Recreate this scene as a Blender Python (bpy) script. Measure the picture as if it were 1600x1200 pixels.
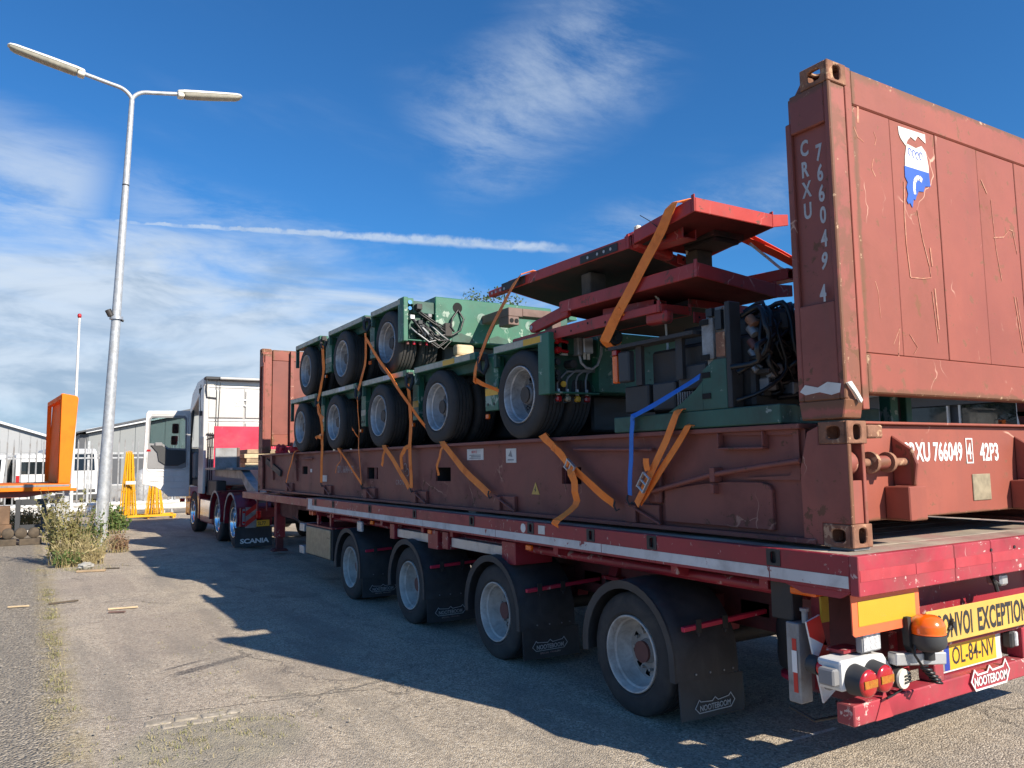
import bpy, bmesh, math, random
from mathutils import Vector, Matrix, noise
R = math.radians
random.seed(7)
for o in list(bpy.data.objects): bpy.data.objects.remove(o)
sc = bpy.context.scene
C = sc.collection

# ------------------------------------------------------------------ camera
YAW, PITCH, ROLL = R(31.560), R(5.602), R(-0.853)
CAM = Vector((-3.5525, -2.5164, 1.6577)); FPX = 1222.5
fw = Vector((math.sin(YAW)*math.cos(PITCH), math.cos(YAW)*math.cos(PITCH), math.sin(PITCH)))
r0 = Vector((math.cos(YAW), -math.sin(YAW), 0)); u0 = r0.cross(fw)
rr = math.cos(ROLL)*r0 + math.sin(ROLL)*u0; uu = -math.sin(ROLL)*r0 + math.cos(ROLL)*u0
cd = bpy.data.cameras.new('camera'); co = bpy.data.objects.new('camera', cd); C.objects.link(co)
cd.sensor_width = 36; cd.lens = FPX/1600*36; cd.clip_end = 2000; cd.clip_start = .05
co.matrix_world = Matrix(((rr.x, uu.x, -fw.x, CAM.x), (rr.y, uu.y, -fw.y, CAM.y), (rr.z, uu.z, -fw.z, CAM.z), (0, 0, 0, 1)))
sc.camera = co
def vdir(px, py):           # direction in the place of a point of the sky
    return (fw*FPX + rr*(px-800) + uu*(600-py)).normalized()

# ------------------------------------------------------------------ sun and sky
TOSUN = Vector((.52, -1.43, 1)).normalized()
EL = math.asin(TOSUN.z); AZ = math.atan2(TOSUN.x, TOSUN.y)
sd = bpy.data.lights.new('sun', 'SUN'); so = bpy.data.objects.new('sun', sd); C.objects.link(so)
sd.energy = 5.0; sd.angle = R(.53); sd.color = (1, .90, .76)
so.rotation_euler = (-TOSUN).to_track_quat('-Z', 'Y').to_euler(); so.location = (10, -30, 30)
sc.view_settings.view_transform = 'Standard'; sc.view_settings.look = 'None'
sc.view_settings.gamma = 1; sc.view_settings.exposure = 0.7
try: sc.view_settings.use_curve_mapping = False
except Exception: pass

w = bpy.data.worlds.new('World'); sc.world = w; w.use_nodes = True
nt = w.node_tree; nt.nodes.clear()
class NT:
    """small helper to write node graphs as expressions"""
    def __init__(s, nt): s.nt = nt
    def n(s, t, **k):
        nd = s.nt.nodes.new(t)
        for a, v in k.items(): setattr(nd, a, v)
        return nd
    def put(s, sock, v):
        if v is None: return
        if hasattr(v, 'is_output'): s.nt.links.new(v, sock)
        else:
            if isinstance(v, (tuple, list)) and len(v) == 3 and sock.type == 'RGBA': v = (*v, 1)
            sock.default_value = v
    def m(s, op, a, b=None, c=None, clamp=False):
        nd = s.n('ShaderNodeMath', operation=op, use_clamp=clamp)
        for i, v in enumerate((a, b, c)): s.put(nd.inputs[i], v)
        return nd.outputs[0]
    def vm(s, op, a, b=None, scale=None):
        nd = s.n('ShaderNodeVectorMath', operation=op)
        s.put(nd.inputs[0], a); s.put(nd.inputs[1], b)
        if scale is not None: s.put(nd.inputs['Scale'], scale)
        return nd.outputs['Value'] if op in ('DOT_PRODUCT', 'LENGTH', 'DISTANCE') else nd.outputs[0]
    def mix(s, f, a, b, blend='MIX'):
        nd = s.n('ShaderNodeMix', data_type='RGBA', blend_type=blend); nd.clamp_factor = True
        s.put(nd.inputs[0], f); s.put(nd.inputs[6], a); s.put(nd.inputs[7], b); return nd.outputs[2]
    def ss(s, v, a, b, lo=0., hi=1.):          # smoothstep map
        nd = s.n('ShaderNodeMapRange', interpolation_type='SMOOTHSTEP')
        for i, x in enumerate((v, a, b, lo, hi)): s.put(nd.inputs[i], x)
        return nd.outputs[0]
    def noise(s, vec, scale, detail=3, rough=.55, dist=0., dim='3D'):
        nd = s.n('ShaderNodeTexNoise', noise_dimensions=dim)
        s.put(nd.inputs['Vector'], vec); nd.inputs['Scale'].default_value = scale
        nd.inputs['Detail'].default_value = detail; nd.inputs['Roughness'].default_value = rough
        nd.inputs['Distortion'].default_value = dist
        return nd.outputs[0]
    def vor(s, vec, scale, feature='F1', out='Distance', rnd=1.):
        nd = s.n('ShaderNodeTexVoronoi', feature=feature); s.put(nd.inputs['Vector'], vec)
        nd.inputs['Scale'].default_value = scale; nd.inputs['Randomness'].default_value = rnd
        return nd.outputs[out]
    def xyz(s, v):
        nd = s.n('ShaderNodeSeparateXYZ'); s.put(nd.inputs[0], v); return nd.outputs
    def comb(s, x, y, z):
        nd = s.n('ShaderNodeCombineXYZ')
        for i, v in enumerate((x, y, z)): s.put(nd.inputs[i], v)
        return nd.outputs[0]
    def bump(s, h, strength=.3, dist=.01, normal=None):
        nd = s.n('ShaderNodeBump'); nd.inputs['Strength'].default_value = strength; nd.inputs['Distance'].default_value = dist
        s.put(nd.inputs['Height'], h); s.put(nd.inputs['Normal'], normal); return nd.outputs[0]

g = NT(nt)
sky = g.n('ShaderNodeTexSky', sky_type='NISHITA', sun_disc=False)
sky.sun_elevation = EL; sky.sun_rotation = AZ
sky.altitude = 0; sky.air_density = 1.0; sky.dust_density = .35; sky.ozone_density = 3.0
D = g.n('ShaderNodeTexCoord').outputs['Generated']
dx, dy, dz = g.xyz(D)
up = g.m('ADD', g.m('MAXIMUM', dz, 0.0), .12)
P = g.comb(g.m('DIVIDE', dx, up), g.m('DIVIDE', dy, up), 0.)           # clouds as a flat layer overhead
skyc = g.vm('SCALE', sky.outputs[0], None, scale=.076)
skyc = g.mix(1., skyc, (.31, .79, 1.20), 'MULTIPLY')
n_big = g.noise(P, .55, 6, .6, .6)
n_fine = g.noise(g.vm('MULTIPLY', P, (1., 1.6, 1.)), 2.2, 8, .66, .35)
n_lay = g.noise(g.vm('MULTIPLY', D, (1., 1., 5.)), 3.2, 6, .6, .5)
# low bank of cloud all round the horizon, lower towards the right of the picture
az = g.vm('DOT_PRODUCT', D, tuple(vdir(-300, 500)))
top = g.m('ADD', .10, g.m('MULTIPLY', g.ss(az, .55, .95), .155))
edge = g.m('SUBTRACT', dz, g.m('ADD', top, g.m('MULTIPLY', g.m('SUBTRACT', n_lay, .5), .26)))
bank = g.m('SUBTRACT', 1., g.ss(edge, -.075, .05))
bank = g.m('MULTIPLY', bank, g.ss(n_lay, .25, .62, .86, 1.))
# thin wisps
def patch(px, py, lo, hi): return g.ss(g.vm('DOT_PRODUCT', D, tuple(vdir(px, py))), lo, hi)
wis = g.m('MULTIPLY', g.ss(n_big, .50, .74), g.ss(n_fine, .30, .68))
def streak(a, b, half, ext):
    """soft streak of cloud between two points of the sky"""
    A, B = vdir(*a), vdir(*b); nn = A.cross(B).normalized(); mid = (A+B).normalized(); t = (B-A).normalized(); L = (B-A).length/2
    across = g.m('ABSOLUTE', g.m('ADD', g.vm('DOT_PRODUCT', D, tuple(nn)), g.m('MULTIPLY', g.m('SUBTRACT', n_lay, .5), half*.9)))
    along = g.m('ABSOLUTE', g.vm('DOT_PRODUCT', g.vm('SUBTRACT', D, tuple(mid)), tuple(t)))
    k = g.m('MULTIPLY', g.m('SUBTRACT', 1., g.ss(across, half*.15, half)), g.m('SUBTRACT', 1., g.ss(along, L*.55, L*ext)))
    return g.m('MULTIPLY', k, g.ss(g.vm('DOT_PRODUCT', D, tuple(mid)), 0., .2))
w1 = g.m('MULTIPLY', streak((690, 225), (1010, 40), .115, 1.4), g.ss(n_fine, .34, .64))
w2 = g.m('MULTIPLY', streak((-150, 240), (160, 330), .09, 1.3), g.ss(n_fine, .25, .62, .1, .9))
w3 = g.m('MULTIPLY', streak((880, 400), (1400, 250), .06, 1.2), g.ss(n_fine, .36, .7, 0., .55))
w4 = g.m('MULTIPLY', streak((150, 300), (560, 400), .06, 1.2), g.ss(n_fine, .34, .68, 0., .6))
A_, B_ = vdir(130, 343), vdir(925, 391); nn = A_.cross(B_).normalized(); mid = (A_+B_).normalized(); t_ = (B_-A_).normalized(); L_ = (B_-A_).length/2
n_c = g.noise(g.vm('SCALE', D, None, scale=1.), 46, 4, .6, .3)
off = g.m('ADD', g.vm('DOT_PRODUCT', D, tuple(nn)), g.m('MULTIPLY', g.m('SUBTRACT', n_c, .5), .009))
al = g.vm('DOT_PRODUCT', g.vm('SUBTRACT', D, tuple(mid)), tuple(t_))
wid = g.ss(al, -L_, L_*.55, .0028, .0078)
con = g.m('SUBTRACT', 1., g.ss(g.m('DIVIDE', g.m('ABSOLUTE', off), wid), .25, 1.1))
con = g.m('MULTIPLY', con, g.m('MULTIPLY', g.ss(al, -L_*1.02, -L_*.8), g.m('SUBTRACT', 1., g.ss(al, L_*.72, L_*1.03))))
con = g.m('MULTIPLY', g.m('MULTIPLY', con, g.ss(g.vm('DOT_PRODUCT', D, tuple(mid)), .5, .6)), g.ss(n_c, .3, .6, .45, .95))
cl = g.m('MAXIMUM', g.m('MULTIPLY', wis, .28), bank)
for q, k in ((w1, .50), (w2, .75), (w3, .6), (w4, .6), (con, .8)): cl = g.m('MAXIMUM', cl, g.m('MULTIPLY', q, k))
cl = g.m('MULTIPLY', cl, .93)
shade = g.ss(g.m('ADD', g.noise(g.vm('MULTIPLY', D, (1., 1., 3.2)), 7, 5, .6, .4), g.m('MULTIPLY', dz, .55)), .40, .72)
ccol = g.mix(shade, (.235, .305, .395), (.42, .48, .55))
fin = g.mix(cl, skyc, ccol)
bg = g.n('ShaderNodeBackground'); g.put(bg.inputs[0], fin); bg.inputs[1].default_value = 1.0
wo = g.n('ShaderNodeOutputWorld'); nt.links.new(bg.outputs[0], wo.inputs[0])

# ------------------------------------------------------------------ materials
M = {}
def mat(name, col, rough=.5, metal=0., var=.12, scale=3., dirt=None, damt=.35, dscale=2.2, chip=None, camt=.12, cscale=9.,
        scratch=None, samt=.1, bump=.0, bscale=80., spec=.5, coat=0., emit=None, streak=None):
    m = bpy.data.materials.new(name); m.use_nodes = True; k = NT(m.node_tree)
    b = m.node_tree.nodes['Principled BSDF']
    oc = k.n('ShaderNodeTexCoord').outputs['Object']
    oi = k.n('ShaderNodeObjectInfo').outputs['Random']
    v = k.vm('ADD', oc, k.comb(k.m('MULTIPLY', oi, 3.7), k.m('MULTIPLY', oi, 1.3), 0.))
    n1 = k.noise(v, scale, 5, .6)
    c = k.mix(k.ss(n1, .28, .72), tuple(x*(1-var) for x in col), tuple(min(1, x*(1+var)) for x in col))
    rg = k.m('ADD', rough, k.m('MULTIPLY', k.m('SUBTRACT', n1, .5), .25))
    if dirt:
        nd = k.noise(v, dscale, 7, .68, .4)
        f = k.ss(nd, .62-damt*.5, .86-damt*.25)
        c = k.mix(k.m('MULTIPLY', f, .75), c, dirt); rg = k.m('ADD', rg, k.m('MULTIPLY', f, .25))
    if streak:                                   # run-down dirt and rust, long in z
        ns = k.noise(k.vm('MULTIPLY', v, (1., 1., .12)), 7., 5, .65, .15)
        c = k.mix(k.ss(ns, .52, .8, 0., .55), c, streak)
    if scratch:
        vv = k.vm('MULTIPLY', v, (1., 1., .45))
        wv = k.vm('ADD', vv, k.vm('SCALE', k.n('ShaderNodeTexNoise').outputs[1], None, scale=.0))
        e1 = k.vor(k.vm('ADD', vv, k.comb(k.m('MULTIPLY', k.noise(v, 2.5, 3), .5), k.m('MULTIPLY', k.noise(v, 3.1, 3), .5), 0.)), 2.1, 'DISTANCE_TO_EDGE')
        e2 = k.vor(k.vm('ADD', k.vm('MULTIPLY', v, (1., 1., .3)), k.comb(k.m('MULTIPLY', k.noise(v, 5., 2), .25), 0., 0.)), 5.3, 'DISTANCE_TO_EDGE')
        k1 = k.m('MULTIPLY', k.m('SUBTRACT', 1., k.ss(e1, .002, .009)), k.ss(k.noise(v, 1.9, 3), .56-samt, .66-samt*.6))
        k2 = k.m('MULTIPLY', k.m('SUBTRACT', 1., k.ss(e2, .004, .016)), k.ss(k.noise(v, 3.3, 4), .66-samt, .74-samt*.6))
        c = k.mix(k.m('MULTIPLY', k.m('MAXIMUM', k1, k2), .8), c, scratch)
    if chip:
        nc = k.noise(v, cscale, 6, .7, .3)
        fc = k.ss(k.m('ADD', nc, k.m('MULTIPLY', k.m('SUBTRACT', k.noise(v, cscale*.16, 3), .5), .42)), .77-camt, .81-camt)
        c = k.mix(fc, c, chip); rg = k.m('ADD', rg, k.m('MULTIPLY', fc, .2))
    k.put(b.inputs['Base Color'], c); k.put(b.inputs['Roughness'], rg)
    b.inputs['Metallic'].default_value = metal; b.inputs['Specular IOR Level'].default_value = spec
    b.inputs['Coat Weight'].default_value = coat
    if bump:
        k.put(b.inputs['Normal'], k.bump(k.noise(v, bscale, 3, .6), bump, .004))
    if emit:
        b.inputs['Emission Color'].default_value = (*emit[0], 1); b.inputs['Emission Strength'].default_value = emit[1]
    M[name] = m; return m

RUST = (.14, .055, .025)
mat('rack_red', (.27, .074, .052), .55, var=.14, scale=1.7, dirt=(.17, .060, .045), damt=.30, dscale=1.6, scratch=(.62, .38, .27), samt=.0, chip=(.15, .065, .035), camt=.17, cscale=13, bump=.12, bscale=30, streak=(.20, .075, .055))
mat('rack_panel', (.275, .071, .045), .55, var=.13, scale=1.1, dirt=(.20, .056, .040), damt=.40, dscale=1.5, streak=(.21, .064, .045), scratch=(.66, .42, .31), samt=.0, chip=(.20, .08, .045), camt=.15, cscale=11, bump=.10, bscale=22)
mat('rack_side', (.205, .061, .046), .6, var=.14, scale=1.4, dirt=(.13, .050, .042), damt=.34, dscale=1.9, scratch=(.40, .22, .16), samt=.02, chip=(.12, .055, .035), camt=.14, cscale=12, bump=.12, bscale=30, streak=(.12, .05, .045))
mat('casting_rust', (.26, .125, .075), .8, var=.3, scale=9, dirt=(.12, .05, .03), damt=.5, dscale=7, chip=(.45, .28, .17), camt=.2, cscale=16, bump=.5, bscale=70)
mat('trailer_red', (.26, .018, .030), .42, var=.14, scale=2.2, dirt=(.15, .035, .035), damt=.3, dscale=2.5, scratch=(.52, .36, .34), samt=-.02, chip=(.40, .27, .25), camt=.16, cscale=19, bump=.06, bscale=40)
mat('trailer_rear_red', (.33, .028, .046), .5, var=.24, scale=3., dirt=(.24, .07, .065), damt=.5, dscale=3.4, scratch=(.65, .45, .42), samt=-.04, chip=(.55, .40, .37), camt=.15, cscale=21)
mat('rear_band', (.40, .040, .052), .45, var=.2, scale=5, dirt=(.36, .05, .065), damt=.5, dscale=4, chip=(.6, .45, .43), camt=.08, cscale=20)
mat('frame_red_dark', (.13, .022, .026), .6, dirt=(.05, .03, .028), damt=.5, dscale=3)
mat('stripe_white', (.55, .55, .55), .45, var=.1, scale=6, dirt=(.30, .28, .27), damt=.35, dscale=5, chip=(.25, .06, .06), camt=.12, cscale=15)
mat('black_hole', (.008, .008, .008), .9, var=0)
mat('rubber', (.026, .026, .027), .75, var=.25, scale=8, dirt=(.085, .077, .068), damt=.5, dscale=5, bump=.15, bscale=60)
mat('rubber_old', (.030, .029, .029), .75, var=.2, scale=7, dirt=(.075, .067, .060), damt=.5, dscale=4, bump=.2, bscale=50)
mat('guard_black', (.026, .027, .030), .55, var=.25, scale=5, dirt=(.085, .080, .074), damt=.52, dscale=3, streak=(.075, .070, .064), bump=.1, bscale=40)
mat('rim_silver', (.52, .53, .54), .42, .35, var=.1, dirt=(.22, .20, .18), damt=.38, dscale=7)
mat('rim_white', (.55, .53, .49), .5, .0, var=.12, dirt=(.24, .21, .18), damt=.5, dscale=8)
mat('rim_grey', (.50, .51, .52), .45, .35, var=.15, dirt=(.11, .105, .10), damt=.5, dscale=6)
mat('disc_white', (.38, .365, .34), .5, .1, var=.12, dirt=(.20, .18, .16), damt=.5, dscale=7)
mat('disc_dark', (.20, .20, .205), .55, .3, var=.2, dirt=(.09, .08, .07), damt=.5, dscale=6)
mat('chrome', (.75, .76, .78), .16, 1., var=.05)
mat('hub_dark', (.06, .055, .05), .6, .2, dirt=(.12, .09, .07), damt=.4)
mat('hub_red', (.15, .055, .048), .6, dirt=(.10, .05, .04), damt=.4)
mat('green_paint', (.024, .135, .082), .45, var=.14, scale=2.4, dirt=(.045, .085, .060), damt=.35, dscale=3, scratch=(.32, .42, .36), samt=.05, chip=(.30, .38, .31), camt=.17, cscale=9, bump=.06, bscale=40)
mat('green_dull', (.024, .092, .066), .5, var=.16, scale=3, dirt=(.05, .06, .05), damt=.42, dscale=3.5, chip=(.24, .28, .25), camt=.13, cscale=12)
mat('tape_pale', (.46, .45, .36), .5, var=.16, scale=5, dirt=(.25, .23, .17), damt=.4, dscale=5, chip=(.55, .40, .10), camt=.12, cscale=7)
mat('tape_yellow', (.72, .40, .025), .45, var=.1, dirt=(.35, .22, .04), damt=.3, dscale=6)
mat('dark_steel', (.035, .036, .038), .55, .3, var=.25, dirt=(.075, .06, .05), damt=.45, dscale=4)
mat('steel_grey', (.28, .29, .30), .5, .4, var=.15, dirt=(.16, .13, .11), damt=.4, dscale=4)
mat('alu', (.50, .51, .52), .42, .6, var=.1, dirt=(.25, .23, .2), damt=.3, dscale=4)
mat('galv', (.44, .46, .48), .48, .35, var=.16, scale=12, dirt=(.30, .31, .32), damt=.45, dscale=9, bump=.05, bscale=60)
mat('hose', (.010, .010, .011), .42, var=.2)
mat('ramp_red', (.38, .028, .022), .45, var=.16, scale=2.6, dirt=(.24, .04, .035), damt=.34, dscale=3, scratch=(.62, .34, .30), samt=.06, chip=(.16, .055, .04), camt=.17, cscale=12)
mat('ramp_red_shaded', (.15, .018, .016), .85, var=.25, scale=3, dirt=(.06, .02, .016), damt=.45, dscale=2.5, spec=.2)  # darker copy of the ramp red: shade of the undersides put into the colour
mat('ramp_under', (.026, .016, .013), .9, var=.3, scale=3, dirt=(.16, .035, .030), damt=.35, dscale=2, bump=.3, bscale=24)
mat('strap_orange', (1., .24, .035), .7, var=.15, scale=9, dirt=(.62, .13, .025), damt=.28, dscale=6, bump=.3, bscale=240)
mat('strap_red', (.78, .075, .020), .7, var=.1, scale=9, bump=.3, bscale=240)
mat('strap_blue', (.03, .18, .62), .7, var=.12, scale=9, bump=.3, bscale=240)
mat('cream', (.72, .70, .62), .6, dirt=(.4, .36, .28), damt=.35)
mat('white_paint', (.66, .66, .65), .42, var=.08, dirt=(.38, .36, .33), damt=.34, dscale=2.5, coat=.2)
mat('cab_white', (.54, .53, .50), .35, var=.05, dirt=(.48, .46, .42), damt=.3, dscale=1.6, coat=.4)
mat('cab_grey', (.22, .22, .225), .5, var=.08)
mat('cab_trim', (.040, .042, .045), .6, var=.1)
mat('truck_red', (.23, .012, .024), .3, var=.06, dirt=(.15, .04, .04), damt=.25, coat=.5)
mat('panel_red', (.55, .022, .062), .45, var=.14, dirt=(.42, .07, .09), damt=.3, chip=(.7, .55, .52), camt=.08, cscale=22)
mat('letter_white', (.74, .74, .73), .5, var=.06, dirt=(.50, .42, .40), damt=.3, dscale=11)
mat('letter_grey', (.46, .47, .47), .55, var=.12, dirt=(.25, .20, .19), damt=.35, dscale=12)
mat('letter_faded', (.42, .36, .34), .6, var=.15, dirt=(.25, .10, .08), damt=.6, dscale=9)
mat('letter_dark', (.025, .025, .028), .5, var=.1)
mat('letter_blue', (.03, .10, .42), .5)
mat('sign_yellow', (.62, .39, .085), .5, var=.1, dirt=(.42, .29, .09), damt=.4)
mat('plate_yellow', (.72, .40, .03), .4, var=.05)
mat('reflex_yellow', (.46, .33, .025), .4, var=.06, bump=.2, bscale=160)
mat('reflex_orange', (.80, .15, .060), .4, var=.06)
mat('reflex_red', (.52, .025, .020), .35, var=.06)
mat('amber', (.80, .13, .006), .18, var=.06, coat=.6)
mat('lens_red', (.38, .012, .014), .2, var=.08, coat=.6)
mat('lens_red_lit', (.70, .010, .012), .2, var=.05, coat=.6)
mat('lens_clear', (.55, .57, .60), .15, .2, var=.25, scale=60)
mat('euro_blue', (.02, .05, .30), .4)
mat('wood', (.36, .26, .16), .75, var=.28, scale=6, dirt=(.18, .13, .09), damt=.4, dscale=5, bump=.3, bscale=40)
mat('wood_pale', (.55, .42, .26), .75, var=.22, scale=6, bump=.3, bscale=40)
mat('wood_deck', (.30, .25, .195), .8, var=.35, scale=3, dirt=(.33, .10, .10), damt=.42, dscale=2.0, bump=.4, bscale=40)
mat('orange_paint', (.82, .185, .008), .65, var=.08, scale=2, dirt=(.55, .13, .02), damt=.25, spec=.25)
mat('yellow_paint', (.70, .36, .010), .45, var=.08, dirt=(.45, .25, .03), damt=.25, dscale=6)
mat('roof_white', (.62, .64, .66), .5, var=.04)
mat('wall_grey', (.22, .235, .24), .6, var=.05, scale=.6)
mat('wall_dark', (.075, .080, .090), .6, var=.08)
mat('wall_white', (.33, .345, .36), .6, var=.04, scale=.5)
mat('glass_dark', (.012, .016, .018), .04, var=0, spec=.8)
mat('rag_red', (.50, .02, .03), .8, var=.25, scale=12, bump=.4, bscale=60)
mat('rag_grey', (.33, .32, .29), .85, var=.25, scale=12, bump=.4, bscale=60)
mat('diffuser', (.33, .31, .25), .35, var=.15, scale=8, dirt=(.25, .23, .18), damt=.45, dscale=6)
mat('paper', (.66, .64, .60), .6, var=.08, dirt=(.45, .38, .33), damt=.35, dscale=10)
mat('brass_plate', (.36, .30, .20), .5, .4, var=.2, scale=14)
mat('stone', (.27, .245, .21), .85, var=.3, scale=8, bump=.5, bscale=40)
mat('bracket_brown', (.17, .105, .085), .6, var=.15, dirt=(.10, .06, .05), damt=.4)
mat('bark', (.085, .065, .045), .9, var=.3, scale=8, bump=.6, bscale=30)

def edge_rust(name, spans, col=(.16, .065, .03), bare=(.50, .33, .20)):
    """rust and bare metal along the edges of the end walls: spans are (axis, position, reach)"""
    m = M[name]; k = NT(m.node_tree); b = m.node_tree.nodes['Principled BSDF']; old = b.inputs['Base Color'].links[0].from_socket
    oc = k.n('ShaderNodeTexCoord').outputs['Object']; xyz = k.xyz(oc); n1 = k.noise(oc, 6.5, 6, .7, .3); n2 = k.noise(oc, 17, 5, .7, .2); c = old
    for ax, pos, reach in spans:
        d = k.m('DIVIDE', k.m('ABSOLUTE', k.m('SUBTRACT', xyz[ax], pos)), reach)
        near = k.m('SUBTRACT', 1., k.ss(d, 0., 1.))
        c = k.mix(k.m('MULTIPLY', k.ss(k.m('ADD', n1, k.m('MULTIPLY', near, .34)), .66, .78), near), c, col)
        c = k.mix(k.m('MULTIPLY', k.ss(k.m('ADD', n2, k.m('MULTIPLY', near, .20)), .79, .85), near), c, bare)
    m.node_tree.links.new(c, b.inputs['Base Color'])
edge_rust('rack_panel', ((2, 2.585, .10), (2, .80, .07), (0, -1.0, .06), (2, .115, .03)))
edge_rust('rack_red', ((2, .66, .06), (2, .75, .10), (2, 2.47, .08), (1, -6.1, .025)))
def leafmat(name, a, b, trans=.25):
    m = bpy.data.materials.new(name); m.use_nodes = True; k = NT(m.node_tree); t = m.node_tree
    p = t.nodes['Principled BSDF']; p.inputs['Roughness'].default_value = .65
    ge = k.n('ShaderNodeNewGeometry').outputs['Random Per Island']
    c = k.mix(ge, a, b); k.put(p.inputs['Base Color'], c)
    tr = k.n('ShaderNodeBsdfTranslucent'); k.put(tr.inputs[0], c)
    mx = k.n('ShaderNodeMixShader'); mx.inputs[0].default_value = trans
    t.links.new(p.outputs[0], mx.inputs[1]); t.links.new(tr.outputs[0], mx.inputs[2]); t.links.new(mx.outputs[0], t.nodes['Material Output'].inputs[0])
    M[name] = m
leafmat('leaf_weed', (.16, .17, .055), (.30, .26, .10))
leafmat('leaf_green', (.07, .13, .03), (.15, .22, .06))
leafmat('grass_dry', (.36, .29, .14), (.52, .44, .24))
leafmat('grass_mixed', (.20, .22, .07), (.46, .38, .20))
leafmat('leaf_russet', (.22, .10, .07), (.34, .22, .14))
leafmat('leaf_tree', (.045, .085, .025), (.11, .15, .045))

def glassmat(name, tint, refl=.12):
    m = bpy.data.materials.new(name); m.use_nodes = True; t = m.node_tree; t.nodes.clear(); k = NT(t)
    a = k.n('ShaderNodeBsdfTransparent'); k.put(a.inputs[0], tint)
    b = k.n('ShaderNodeBsdfGlossy'); b.inputs['Roughness'].default_value = .02
    mx = k.n('ShaderNodeMixShader'); lw = k.n('ShaderNodeLayerWeight'); lw.inputs[0].default_value = .35
    k.put(mx.inputs[0], k.m('ADD', k.m('MULTIPLY', lw.outputs[0], .5), refl))
    t.links.new(a.outputs[0], mx.inputs[1]); t.links.new(b.outputs[0], mx.inputs[2])
    o = k.n('ShaderNodeOutputMaterial'); t.links.new(mx.outputs[0], o.inputs[0]); M[name] = m
glassmat('glass_door', (.55, .66, .66), .06)

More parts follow.
